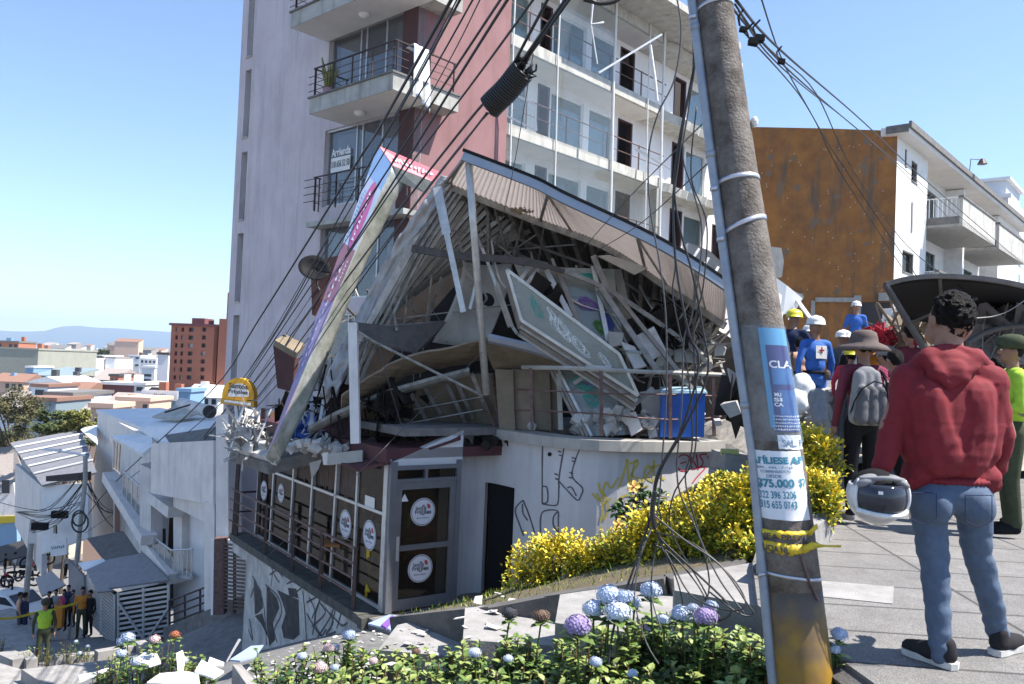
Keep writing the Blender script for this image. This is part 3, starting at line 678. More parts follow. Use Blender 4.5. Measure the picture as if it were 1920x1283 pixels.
# iron railing on its kerb
rl = thing('iron_railing', 'black iron railing along the alley kerb left of the graffiti wall', 'railing', W(390, 1150, 23.5))
g = MB()
for k in range(5):
    g.tube([W(318, 1127+14*k, 25.6), W(400, 1096+14*k, 23.8)], .03, 5)
for u in (0, .35, .7, 1): g.beam(W(318+82*u, 1127-31*u, 25.6-1.8*u), W(318+82*u, 1185-31*u, 25.6-1.8*u), .05)
g.build('rails', M['dark_metal'], rl)
g = MB(); a = W(316, 1192, 25.6); b = W(466, 1135, 21.5); g.beam(a, b, .3, .5); struct(g.build('kerb', M['concrete_dark']))
# ramp gate with horizontal bars between the houses
gt = thing('barred_gate', 'dark gate of many horizontal bars under the restaurant terrace', 'gate', W(440, 1140, 20.5))
g = MB()
for k in range(18): y = 1022+7.0*k; g.beam(W(418, y-2, 21.6), W(468, y+3, 19.6), .03, .05)
for x in (418, 440, 466): g.beam(W(x, 1012, 21.6-(x-418)*.04), W(x, 1150, 21.6-(x-418)*.04), .06)
g.build('bars', M['dark_metal'], gt)
g = MB(); g.beam(W(415, 1008, 21.7), W(413, 1150, 21.7), .28); g.build('gate_post', M['rust_rail'], gt)
g = MB(); g.plate([W(405, 1010, 22.9), W(475, 1010, 22.4), W(475, 1140, 22.4), W(405, 1150, 22.9)], .2)
one(g, 'alley_wall', M['gallery_wall'], 'pale wall seen through the barred gate', 'wall')

# --- generic background houses with walls, roof and windows
def bg_house(px, pyt, wpx, hpx, d, wallm, roofm, kind, label, ang=-30, depth=8, nwin=(3, 2), group=None, base=-17.5, cat='house'):
    c = W(px, pyt, d); wd = wpx/F*d; z1 = c.z-(wd*.16 if kind == 'gable' else depth*.15 if kind in ('side', 'shed') else 0); z0 = base; depth *= .8
    hz = hpx/F*d
    root = thing('house' if cat == 'house' else 'building', label, cat, (c.x, c.y, z0), group)
    fa = Fac((c.x-wd/2, c.y), 90+ang*.0, 1)
    g = MB(); D_ = Fac((c.x-wd/2, c.y), 90, -1)
    g.fb(D_, 0, wd, z0, z1, -depth, 0); g.build('wall', wallm, root)
    q = D_.w; ov = .35
    g = MB()
    if kind == 'flat': g.fb(D_, -.15, wd+.15, z1, z1+.35, -depth-.2, .15)
    elif kind == 'gable':
        rz = z1+wd*.16
        g.add([q(-ov, z1-.1, ov), q(wd/2, rz, ov), q(wd+ov, z1-.1, ov), q(-ov, z1-.1, -depth), q(wd/2, rz, -depth), q(wd+ov, z1-.1, -depth)], [(0, 1, 4, 3), (1, 2, 5, 4), (0, 2, 1), (3, 4, 5), (0, 3, 5, 2)])
    elif kind == 'side':
        rz = z1+depth*.18
        g.add([q(-ov, z1-.1, ov), q(wd+ov, z1-.1, ov), q(wd+ov, rz, -depth/2), q(-ov, rz, -depth/2), q(-ov, z1-.1, -depth), q(wd+ov, z1-.1, -depth)], [(0, 1, 2, 3), (3, 2, 5, 4), (0, 3, 4), (1, 5, 2), (0, 4, 5, 1)])
    elif kind == 'shed':
        rz = z1+depth*.12
        g.hexa([q(-ov, z1-.05, ov), q(wd+ov, z1-.05, ov), q(wd+ov, rz, -depth), q(-ov, rz, -depth), q(-ov, z1+.12, ov), q(wd+ov, z1+.12, ov), q(wd+ov, rz+.17, -depth), q(-ov, rz+.17, -depth)])
    if roofm is M['roof_white'] and wpx > 24 and random.random() < .65: roofm = M[random.choice(['roof_tan', 'clay', 'roof_grey', 'corr_pale'])]
    g.build('roof', roofm, root)
    for i in range(2 if wd > 3 else 0):
        g = MB(); s0 = random.uniform(.1, .85)*wd; o0 = -random.uniform(.3, .8)*depth; hh = random.uniform(.6, 1.2); g.fb(D_, s0, s0+random.uniform(.5, 1.1), z1, z1+hh+(wd*.1 if kind != 'flat' else .3), o0-.8, o0); g.build('water_tank', M[random.choice(['dark_slats', 'roof_white', 'sky_blue_wall', 'brick'])], root)
    nx, nz = nwin
    sh = hz/max(nz, 1)
    for i in range(nx):
        for j in range(nz):
            if random.random() < .12: continue
            s0 = wd*(i+.22)/nx; s_1 = wd*(i+.78)/nx; zz = z1-sh*(j+.75)
            g = MB(); g.fb(D_, s0, s_1, zz, zz+sh*.5, .0, .04); g.build('window', M['win_dark'], root)
    return root
# mid-distance buildings one by one: (x, y top, w px, height px shown, dist, wall, roof, kind, label)
Wt, Rt, Cl, Gr = M['roof_white'], M['roof_tan'], M['clay'], M['roof_grey']
mm('peach', (.62, .42, .32), rough=.9); mm('beige', (.55, .50, .42), (.48, .43, .37), scale=1, rough=.9); mm('olive_wall', (.33, .33, .27), (.29, .29, .24), scale=.6, rough=.9); mm('dark_slats', (.05, .05, .055), (.07, .07, .07), scale=3, rough=.7); mm('sky_blue_wall', (.20, .34, .50), rough=.7); mm('grey_teal', (.22, .28, .31), rough=.6); mm('bright_wall', (.72, .73, .74), rough=.8); mm('burgundy', (.20, .08, .08), rough=.9)
BG = [
 (30, 655, 84, 60, 170, 'olive_wall', 'olive_wall', 'flat', 'large plain olive-grey block at the far left under the mountains', (0, 0), 30),
 (15, 642, 40, 12, 172, 'brick', 'roof_white', 'flat', 'small brick storey with open windows on top of the olive-grey block', (4, 1), 8),
 (94, 684, 66, 24, 150, 'dark_slats', 'grey_teal', 'shed', 'black slatted upper storey with a pale corner left of the city', (0, 0), 14),
 (56, 690, 14, 40, 152, 'sky_blue_wall', 'roof_white', 'flat', 'pale blue narrow block left of the black slatted storey', (1, 3), 8),
 (140, 694, 30, 14, 190, 'bright_wall', 'roof_white', 'flat', 'small white three-window block right of the black slatted storey', (3, 1), 10),
 (168, 674, 22, 34, 230, 'bright_wall', 'roof_white', 'flat', 'white many-windowed apartment slab in the middle of the city', (4, 5), 14),
 (188, 668, 18, 24, 240, 'beige', 'roof_white', 'flat', 'beige apartment block touching the white slab in the city', (3, 4), 14),
 (207, 672, 18, 16, 235, 'roof_white', 'roof_tan', 'flat', 'plain white box house right of the beige apartment block', (0, 0), 14),
 (252, 668, 22, 20, 260, 'bright_wall', 'roof_white', 'flat', 'white cubic block with a central stair window in the far city', (2, 3), 14),
 (278, 674, 30, 18, 250, 'bright_wall', 'roof_white', 'flat', 'low white block between the cubic block and the brick tower', (4, 2), 14),
 (306, 665, 20, 50, 130, 'bright_wall', 'dark_slats', 'flat', 'tall blank white wall directly left of the brick tower', (0, 0), 10),
 (278, 690, 24, 28, 140, 'bright_wall', 'roof_white', 'flat', 'white house with three dark balcony bands left of the blank wall', (1, 3), 10),
 (196, 690, 40, 24, 150, 'dark_slats', 'roof_tan', 'side', 'dark-walled hall with wide tan roof in the middle of the rooftops', (0, 0), 14),
 (232, 700, 44, 14, 145, 'beige', 'clay', 'side', 'low house with reddish tiled roof right of the dark-walled hall', (3, 1), 10),
 (214, 706, 16, 12, 120, 'brick', 'dark_slats', 'flat', 'small orange brick cabin under the reddish tiled roof', (2, 1), 6),
 (90, 706, 70, 26, 110, 'bright_wall', 'roof_white', 'gable', 'white house with a broad white gable behind the tree', (3, 2), 12),
 (130, 716, 40, 18, 100, 'beige', 'clay', 'side', 'house with red-brown roof right of the white gable', (2, 1), 10),
 (75, 726, 30, 20, 92, 'bright_wall', 'roof_white', 'flat', 'small white block with one dark red opening behind the tree', (1, 1), 8),
 (110, 742, 50, 32, 80, 'bright_wall', 'roof_grey', 'flat', 'white two-window house under the red-brown roof', (2, 1), 10),
 (75, 752, 60, 30, 76, 'grey_teal', 'roof_white', 'flat', 'blue-grey house half hidden by the big tree', (3, 1), 8),
 (222, 722, 62, 12, 105, 'burgundy', 'roof_white', 'flat', 'long dark red parapet wall in the middle distance', (0, 0), 6),
 (262, 722, 20, 30, 102, 'bright_wall', 'roof_white', 'flat', 'white stair block right of the long dark red wall', (1, 2), 8),
 (300, 728, 64, 16, 98, 'roof_white', 'clay', 'side', 'white shop house with a reddish roof below the brick tower', (6, 1), 8),
 (300, 744, 66, 24, 88, 'grey_teal', 'roof_white', 'flat', 'blue-glazed storefront under the white sign band', (0, 0), 8),
 (225, 738, 60, 24, 84, 'beige', 'roof_tan', 'side', 'long house with open windows under a tan roof', (5, 1), 9),
 (250, 752, 60, 22, 74, 'peach', 'peach', 'flat', 'peach-coloured facade with dark openings above the white house', (4, 1), 6),
 (165, 758, 60, 40, 66, 'beige', 'roof_tan', 'side', 'beige corner house with a tan roof and two small windows', (3, 2), 9),
 (190, 765, 40, 10, 60, 'peach', 'peach', 'flat', 'low peach parapet left of the grey gable wall', (0, 0), 4),
 (380, 722, 60, 40, 90, 'bright_wall', 'roof_white', 'side', 'white house below the brick tower beside the apartment tower', (4, 2), 8),
 (345, 735, 24, 30, 84, 'sky_blue_wall', 'sky_blue_wall', 'flat', 'blue-painted facade beside the storefront', (0, 0), 5),
 (15, 700, 60, 20, 130, 'peach', 'roof_white', 'side', 'low peach building under the olive-grey block', (5, 1), 8),
 (25, 735, 80, 30, 90, 'bright_wall', 'roof_white', 'side', 'white-roofed house behind the big tree at the left edge', (4, 1), 10),
 (95, 800, 44, 20, 62, 'beige', 'roof_tan', 'gable', 'house with tan gable roof below the big tree', (0, 0), 10),
]
for b in BG:
    bg_house(b[0], b[1], b[2], b[3], b[4], M[b[5]], M[b[6]], b[7], b[8], 0, b[10], b[9])
# lettered white band over the storefront
g = MB(); p = W(300, 741, 79.5); g.box(p.x-1.75, p.x+1.75, p.y-.1, p.y, p.z-.5, p.z+.45); s = one(g, 'shop_sign', M['roof_white'], 'long white sign band with grey letters over the blue storefront', 'sign')
g = MB(); marks(g, lambda a, b: (p.x-.6+a*1.2, p.y-.13, p.z-.25+b*.45), 6, 1); g.build('lettering', M['roof_grey'], s)
# filler houses of the city
rnd = random.Random(11)
for k in range(230):
    D_ = 175+rnd.random()**1.2*520
    px = rnd.uniform(-20, 430)
    z = -16.5+rnd.uniform(3.5, 7.5)
    if rnd.random() < .06: z += rnd.uniform(3, 6)
    x = (px-960)/F*D_; wd = rnd.uniform(4, 8); dp = rnd.uniform(5, 8)
    wm = rnd.choice(['bright_wall', 'bright_wall', 'beige', 'render_white', 'peach', 'bright_wall', 'grey_teal']); rm = rnd.choice(['clay', 'roof_tan', 'roof_white', 'clay', 'roof_tan', 'roof_grey', 'roof_white'])
    root = thing('house', '%s house with %s roof, %s' % ({'bright_wall': 'white', 'beige': 'beige', 'render_white': 'off-white', 'peach': 'peach', 'grey_teal': 'blue-grey'}[wm], {'clay': 'a reddish tiled', 'roof_tan': 'a tan', 'roof_white': 'a white', 'roof_grey': 'a grey'}[rm], ('in the nearest rows' if D_ < 240 else 'in the middle rows' if D_ < 420 else 'in the farthest rows')+(' at the left edge' if px < 100 else ' left of the city centre' if px < 200 else ' right of the city centre' if px < 310 else ' under the brick tower')), 'house', (x, D_, -16.5), 'distant city houses')
    D2 = Fac((x-wd/2, D_), 90+rnd.uniform(-12, 12), -1); q = D2.w
    g = MB(); g.fb(D2, 0, wd, -18.5, z, -dp, 0); g.build('wall', M[wm], root)
    g = MB(); rz = z+dp*rnd.uniform(.08, .2)
    g.add([q(-.3, z-.1, .3), q(wd+.3, z-.1, .3), q(wd+.3, rz, -dp/2), q(-.3, rz, -dp/2), q(-.3, z-.1, -dp), q(wd+.3, z-.1, -dp)], [(0, 1, 2, 3), (3, 2, 5, 4), (0, 3, 4), (1, 5, 2), (0, 4, 5, 1)]); g.build('roof', M[rm], root)
    for i in range(3):
        g = MB(); s0 = wd*(i+.3)/3; g.fb(D2, s0, s0+wd*.13, z-2, z-.9, 0, .05); g.build('window', M['win_dark'], root)
# far city as one mass
g = MB(); 
for k in range(6000):
    D_ = 480+rnd.random()**1.5*2600; px = rnd.uniform(-60, 480); x = (px-960)/F*D_
    wd = rnd.uniform(6, 16); dp = rnd.uniform(6, 14); h = rnd.uniform(3, 8)+(rnd.random() < .04)*rnd.uniform(4, 14)
    z0 = -17.5; z = -16.5+h; c = rnd.randrange(4); r = 3+rnd.randrange(3); y = D_
    g.add([(x, y, z0), (x+wd, y, z0), (x+wd, y+dp, z0), (x, y+dp, z0), (x, y, z), (x+wd, y, z), (x+wd, y+dp, z+1.5), (x, y+dp, z+1.5)], [(0, 1, 5, 4), (1, 2, 6, 5), (3, 0, 4, 7)], c)
    g.add([(x-.3, y-.3, z), (x+wd+.3, y-.3, z), (x+wd+.3, y+dp, z+2), (x-.3, y+dp, z+2)], [(0, 1, 2, 3)], r)
one(g, 'far_city', [M['bright_wall'], M['beige'], M['peach'], M['roof_tan'], M['clay'], M['roof_grey']], 'far city of tiny roofs and walls spreading to the foot of the mountains', 'city', kind='stuff')
# mountains
mm('mountain', (.05, .11, .20), (.06, .12, .19), scale=.002, rough=1)  # blue of the distant haze is partly mixed into this base colour
ridge = [(-400, 618), (-200, 622), (0, 620), (60, 622), (85, 621), (100, 616), (118, 612), (150, 611), (180, 614), (230, 617), (280, 620), (330, 624), (420, 628), (520, 634), (700, 644), (1200, 670), (2600, 720)]
P = []
for k in range(len(ridge)-1):
    for q in range(8):
        t = q/8; x = ridge[k][0]*(1-t)+ridge[k+1][0]*t; y = ridge[k][1]*(1-t)+ridge[k+1][1]*t+1.0*noise.noise((x*.02, 0, 0))
        top = W(x, y, 7800); row = []
        for j in range(7):
            v = j/6; d_ = 5600+2200*v; nz = noise.noise((top.x*.0012, d_*.001, 5))*60*sin(pi*v)
            row.append(Vector((top.x*d_/7800, d_, -25+(top.z+25)*v**1.3+nz)))
        P.append(row)
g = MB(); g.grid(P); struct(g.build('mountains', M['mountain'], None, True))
# brick apartment tower
Kb = W(404, 700, 95); B1 = Fac(Kb, -78, 1); B2 = Fac(Kb, 12, -1)
bt = thing('brick_tower', 'red brick apartment tower with rows of small square windows', 'building', (Kb.x, Kb.y, -16))
zt = W(365, 612, 97).z
wB = B1.sz(320, 640)[0]
holes = []
rows = [(617, 0), (632, 1), (647, 2), (662, 3), (677, 4), (692, 5), (707, 6)]
for y, r in rows:
    for xa, xb in ((329, 334), (340, 345), (354, 363), (379, 387)):
        a = B1.sz(xa-r*.7, y)[0]; b = B1.sz(xb-r*.7, y)[0]; z = B1.sz(xa, y+1)[1]; holes.append((min(a, b), max(a, b), z-.24, z+.24))
g = MB(); wall_with_holes(g, B1, 0, wB, -18, zt, holes, .4); g.fb(B1, wB-.4, wB, -18, zt-.01, -14, -.4); g.fb(B2, 0, 12, -18, zt, -.4, 0); g.build('wall', M['brick'], bt)
g = MB(); g.fb(B1, .1, wB-.5, -18, zt-.3, -1.2, -1.0); g.build('inner_wall', M['room_dark'], bt)
for k, h in enumerate(holes):
    g = MB(); a, b, c, d = h; g.fb(B1, a, b, c, d, -.3, -.28); g.build('window', M['win_dark'] if (k*7) % 5 else M['curtain'], bt)
g = MB(); g.fb(B1, -3.2, -.4, -18, zt+.9, -9, .4); g.fb(B1, -6.5, wB*.13, zt, zt+4.2, -13, -3); g.fb(B1, -9, -3.2, -18, zt+.3, -12, -1); g.build('stair_core', M['brick'], bt)
g = MB(); g.fb(B1, -.4, wB+.2, zt, zt+.25, -13, .2); g.fb(B1, wB*.5, wB*.78, zt+.25, zt+1.0, -4, -2); g.build('parapet', M['burgundy'], bt)
# corrugated shed roof and shop block lower left
sh = thing('shed_house', 'white house with large grey corrugated shed roof at the lower left', 'house', W(100, 1000, 42))
mm('corr', (.20, .20, .22), (.16, .16, .17), scale=4, rough=.6)
A0, B0, C0, D0 = W(20, 832, 47), W(80, 912, 36), W(182, 888, 36), W(152, 807, 50)
g = MB(); P = []
for i in range(49):
    t = i/48; row = []
    a = A0.lerp(B0, t); b = D0.lerp(C0, t)
    for j in range(2): row.append((a if j == 0 else b)+Vector((0, 0, .06*(1 if i % 8 == 0 else 0))))
    P.append(row)
g.grid(P, .08); g.build('roof', M['corr'], sh)
for t in (.14, .3, .46, .62, .78):
    g = MB(); g.beam(A0.lerp(B0, t)+Vector((0, 0, .08)), D0.lerp(C0, t)+Vector((0, 0, .08)), .18, .05); g.build('roof_seam', M['roof_white'], sh)
slab_px('roof', [(150, 806, 50), (183, 800, 47), (183, 835, 40), (165, 820, 44)], .1, M['roof_white'], sh)
vwall(28, 78, 870, 912, 985, 1080, 44, 36.4, 'wall', M['render_white'], sh)
vwall(78, 165, 912, 905, 1040, 1010, 36.4, 35.5, 'wall', M['roof_white'], sh)
g = MB(); g.plate([W(84, 920, 36.1), W(166, 895, 35.3), W(166, 896, 35.3), W(166, 902, 35.3), W(84, 903, 36.1)][::-1], .1); 
vwall(86, 164, 893, 885, 903, 901, 36.0, 35.2, 'roof_gap', M['room_dark'], sh)
for x0, y0, x1, y1, d in ((46, 915, 52, 955, 41.2), (56, 922, 61, 965, 39.7), (48, 965, 54, 1000, 41), (100, 985, 105, 1000, 35.9)):
    g = MB(); g.plate([W(x0, y1, d-.3), W(x1, y1+1, d-.5), W(x1, y0+1, d-.5), W(x0, y0, d-.3)], .05); g.build('window', M['win_dark'], sh)
g = MB(); p0, p1 = W(93, 1012, 34.6), W(124, 1010, 34.4); q1, q0 = W(125, 1040, 34.4), W(95, 1044, 34.6)
g.plate([q0, q1, p1, p0], .06); sgn = one(g, 'clinic_sign', M['roof_white'], 'white square shop sign with green lettering on the shed house', 'sign')
g = MB(); marks(g, quad_fn(q0.lerp(p0, .35).lerp(q1.lerp(p1, .35), .1), q0.lerp(p0, .4).lerp(q1.lerp(p1, .4), .9), q0.lerp(p0, .65).lerp(q1.lerp(p1, .65), .9), q0.lerp(p0, .6).lerp(q1.lerp(p1, .6), .1), .02), 7, 2); mm('green_ink', (.03, .22, .20), rough=.6); g.build('lettering', M['green_ink'], sgn)
bh = thing('low_house', 'low blue-walled house with a yellow line below a pale roof at the left edge', 'house', W(30, 1000, 55))
g = MB(); g.plate([W(-40, 985, 56), W(38, 978, 55), W(40, 1045, 55), W(-40, 1060, 56)], .3); g.build('wall', M['sky_blue_wall'], bh)
g = MB(); g.plate([W(-40, 968, 55.8), W(38, 966, 54.8), W(38, 978, 54.8), W(-40, 984, 55.8)], .3); mm('yellow_paint', (.65, .48, .03), rough=.7); g.build('painted_band', M['yellow_paint'], bh)
g = MB(); g.plate([W(-40, 850, 60), W(30, 842, 60), W(50, 900, 56), W(28, 925, 55.5), W(-40, 940, 55.5)], .3); g.build('roof', M['roof_tan'], bh)
g = MB(); g.plate([W(-40, 935, 55.7), W(32, 905, 55.6), W(38, 968, 54.9), W(-40, 970, 55.8)], .3); g.build('upper_wall', M['render_white'], bh)
g = MB(); g.plate([W(4, 900, 55.2), W(18, 900, 55.2), W(18, 925, 55.2), W(4, 925, 55.2)], .05); g.build('window', M['win_dark'], bh)
# small awning roof and a dark sheet for shade by the street
g = MB(); g.plate([W(68, 1086, 36), W(98, 1072, 34), W(125, 1098, 31), W(80, 1120, 32)], .06); one(g, 'awning', M['sheet_mid'], 'small pale corrugated awning behind the group of onlookers', 'awning')
g = MB(); g.plate([W(-30, 1035, 52), W(56, 1012, 48), W(72, 1030, 45), W(60, 1042, 44), W(-30, 1062, 48)], .08); one(g, 'shade_sheet', M['room_dark'], 'dark sheet standing in for the shade over the parked motorbikes and the white car', 'awning')  # dark sheet stands in for a shadowed area, shade put into its colour
# parked white car
def car(loc, rz):
    t = thing('parked_car', 'white hatchback parked at the left edge below the dark shade sheet', 'car', loc, None, rz)
    ow = Vector(loc)
    prof = [(-2.0, .35), (-2.0, .85), (-1.75, 1.0), (-1.1, 1.42), (.3, 1.46), (1.0, 1.0), (1.85, .86), (2.02, .6), (2.0, .32)]
    def ex(mb, pr, y0, y1): 
        n = len(pr); mb.add([ow+Vector((x, y0, z)) for x, z in pr]+[ow+Vector((x, y1, z)) for x, z in pr], [tuple(range(n)), tuple(range(2*n-1, n-1, -1))]+[(i, n+i, n+(i+1) % n, (i+1) % n) for i in range(n)])
    g = MB(); ex(g, prof, -.82, .82); g.build('body', M['roof_white'], t, False, .06)
    g = MB(); ex(g, [(-1.55, 1.0), (-1.0, 1.34), (.25, 1.38), (.85, 1.0)], -.835, .835); g.build('side_glass', M['win_dark'], t)
    g = MB(); g.plate([ow+Vector(q) for q in ((.36, -.7, 1.44), (.36, .7, 1.44), (1.02, .74, 1.02), (1.02, -.74, 1.02))], .02); g.build('windscreen', M['win_dark'], t)
    for x in (-1.25, 1.3):
        for y in (-.8, .8):
            g = MB(); g.tube([ow+Vector((x, y-.1, .32)), ow+Vector((x, y+.1, .32))], .32, 16); wl = g.build('wheel', M['room_dark'], t)
            g = MB(); g.tube([ow+Vector((x, y-.11, .32)), ow+Vector((x, y+.11, .32))], .18, 10); g.build('rim', M['alu'], wl)
    for y in (-.6, .6): g = MB(); g.ball(ow+Vector((1.93, y, .72)), (.08, .16, .08), 8, 6); g.build('headlight', M['glass'], t)
    return t
p = W(28, 1150, 44); car((p.x, p.y, gz(p.x, p.y)), radians(-20))
# trees
def leaf_cloud(mb, c, rad, n, size, rn, m=None, flat=.5, shell=.5):
    for _ in range(n):
        while True:
            v = Vector((rn.uniform(-1, 1), rn.uniform(-1, 1), rn.uniform(-1, 1)))
            if .05 < v.length < 1: break
        v = v.normalized()*(shell+(1-shell)*rn.random())
        p = Vector(c)+Vector((v.x*rad[0], v.y*rad[1], v.z*rad[2]))
        a = Vector((rn.uniform(-1, 1), rn.uniform(-1, 1), rn.uniform(-.6, .6))).normalized(); b = a.cross(Vector((rn.uniform(-1, 1), rn.uniform(-1, 1), 1))).normalized()
        s = size*rn.uniform(.6, 1.4)
        mb.add([p-a*s, p+b*s*.45, p+a*s, p-b*s*.45], [(0, 1, 2, 3)], m)
def tree(name, px, py, d, spread, label, cat, n=2500, lm='leaf_olive', tall=None, seed=1, leaf=.13, group=None):
    rn = random.Random(seed); c = W(px, py, d); zb_ = gz(c.x, c.y) if d < 62 else -16.5
    t = thing(name, label, cat, (c.x, c.y, zb_), group)
    H = c.z-zb_; g = MB(); tips = []
    g.tube([(c.x, c.y, zb_-.3), (c.x+.1, c.y, zb_+H*.4), (c.x-.1, c.y+.1, zb_+H*.75)], [.28*spread/3, .2*spread/3, .12*spread/3], 8)
    for k in range(9):
        a = rn.uniform(0, 6.28); st = Vector((c.x, c.y, zb_+H*rn.uniform(.35, .75))); rr = spread*rn.uniform(.5, 1); e = Vector((c.x+cos(a)*rr, c.y+sin(a)*rr*.8, c.z+rn.uniform(-.35, .45)*spread))
        g.tube([st, st.lerp(e, .5)+Vector((0, 0, .1*spread)), e], [.1*spread/3, .06*spread/3, .02], 5); tips.append(e)
    g.build('trunk', M['bark'], t)
    g = MB()
    for e in tips+[c, c+Vector((0, 0, .4*spread))]:
        for q in range(3):
            o = e+Vector((rn.uniform(-.3, .3), rn.uniform(-.3, .3), rn.uniform(-.2, .2)))*spread
            r_ = spread*rn.uniform(.18, .34); leaf_cloud(g, o, (r_, r_, r_*.7), n//33, leaf, rn, shell=.2)
    g.build('crown', M[lm], t)
tree('tree', 30, 775, 61, 2.9, 'large feathery olive tree with a dark trunk at the left edge', 'tree', 9000, 'leaf_olive', seed=3, leaf=.10)
tree('tree', 78, 828, 60, 1.8, 'thin greyish tree beside the large feathery tree', 'tree', 2500, 'leaf_olive', seed=5, leaf=.09)
tree('tree', 108, 800, 56, 1.6, 'bushy green tree right of the feathery tree', 'tree', 4000, 'leaf_far', seed=8, leaf=.13)
tree('tree', 130, 815, 52, 1.3, 'low bright green shrub behind the corrugated roof', 'tree', 4000, 'leaf_far', seed=9, leaf=.11)
tree('tree', 160, 790, 50, 1.1, 'yellow-green shrub touching the grey gable wall', 'tree', 3500, 'plant_green', seed=10, leaf=.11)
tree('tree', 0, 840, 61, 1.6, 'yellow-green palm-like shrub at the left edge', 'tree', 2000, 'plant_green', seed=12, leaf=.14)
for k, (x, y, d) in enumerate(((193, 662, 330), (123, 662, 700), (168, 667, 420), (175, 676, 300))):
    c = W(x, y, d); t = thing('palm_tree', ['tall dark palm standing above the city roofs', 'tiny round tree on the horizon under the mountain', 'slim tree above the white apartment slab', 'dark tree crown beside the white apartment slab'][k], 'tree', (c.x, c.y, -16))
    g = MB(); g.tube([(c.x, c.y, -17), c], .25, 6); g.build('trunk', M['bark'], t)
    g = MB(); leaf_cloud(g, c, (d*.009, 2.5, d*.005), 260, d*.0022, rnd); g.build('crown', M['leaf_far'], t)
for k in range(16):
    x = rnd.uniform(0, 420); d = rnd.uniform(85, 300); c = W(x, 655+9*1550/d+rnd.uniform(0, 9), d); pass
    t = thing('tree', '%s green tree between the city roofs, %s from the left' % ('bushy' if k % 2 else 'rounded', ORD[k]), 'tree', (c.x, c.y, -16.5), 'trees among the city roofs'); g = MB(); g.tube([(c.x, c.y, -17), c], .2, 5); g.build('trunk', M['bark'], t); g = MB(); r_ = d*.008+1; leaf_cloud(g, c, (r_, r_, r_*.7), 420, r_*.14, rnd, shell=.3); g.build('crown', M['leaf_far'], t)
# haze over the valley
hz = bpy.data.materials.new('haze'); hz.use_nodes = True; hn = hz.node_tree; hn.nodes.clear()
pv = hn.nodes.new('ShaderNodeVolumePrincipled'); pv.inputs['Color'].default_value = (.74, .88, 1, 1); pv.inputs['Density'].default_value = .00017; pv.inputs['Anisotropy'].default_value = .2
oo = hn.nodes.new('ShaderNodeOutputMaterial'); hn.links.new(pv.outputs[0], oo.inputs['Volume'])
g = MB(); g.box(-9200, 9200, -9150, 9300, -60, 320); h = one(g, 'haze', hz, 'thin blue air fading the far city and the mountains', 'haze', kind='stuff')
# ================================================================ RESTAURANT UNDER THE WRECK
FLZ = -4.15
Q = W(722, 1145, 13.7); Q = Vector((Q.x, Q.y, 0))
RL = Fac((Q.x, Q.y), -35, 1); RD = Fac((Q.x, Q.y), 55, -1)
mm('grey_wall', (.60, .59, .59), (.53, .52, .52), scale=1.2, rough=.85, bump=.1, bscale=20, c3=(.26, .26, .28), streak=.3)
mm('grey_frame', (.19, .195, .215), (.15, .155, .17), scale=3, rough=.5, metal=.4)
mm('tile_floor', (.12, .09, .07), (.08, .06, .05), scale=4, rough=.35)
mm('maroon', (.09, .025, .03), (.06, .02, .025), scale=4, rough=.7)
mm('pinkish_int', (.22, .115, .08), (.10, .055, .04), scale=2, rough=.9)
mm('mossy', (.10, .10, .085), (.05, .05, .045), scale=5, rough=.95, bump=.4, bscale=40)
mm('graf_wall', (.58, .56, .52), (.33, .32, .30), scale=2.2, rough=.95, bump=.2, bscale=30, c3=(.17, .16, .15), streak=.7)
mm('spray_black', (.03, .03, .032), (.10, .095, .09), scale=5, rough=.8, lo=.45, hi=.8)
mm('blind_brown', (.13, .09, .075), (.09, .06, .05), scale=6, rough=.8)
mm('yellow_plastic', (.60, .42, .02), rough=.4); mm('orange_wood', (.35, .14, .03), rough=.5); mm('red_plastic', (.45, .02, .04), rough=.4)
rs = thing('restaurant', 'small glazed restaurant with a grey curved wall under the collapsed roof', 'building', (Q.x, Q.y, FLZ))
# terrace slab and graffiti wall below it
g = MB(); g.fb(RL, .15, 7.2, FLZ-.16, FLZ, -.05, .42); g.fb(RL, -.02, .15, FLZ-.2, FLZ-.02, -.03, .42); g.build('terrace_edge', M['mossy'], rs)
gw = MB(); gw.fb(RL, .2, 6.1, -8.2, FLZ-.16, .05, .36); wl = gw.build('wall', M['graf_wall'], rs); wl['label'] = 'dirty white base wall covered in black graffiti'
gw = MB(); gw.fb(RL, 6.1, 7.15, FLZ-.42, FLZ-.16, .0, .36); gw.fb(RL, -.02, .2, -8, FLZ-.2, .0, .36); gw.build('slab_beam', M['graf_wall'], rs)
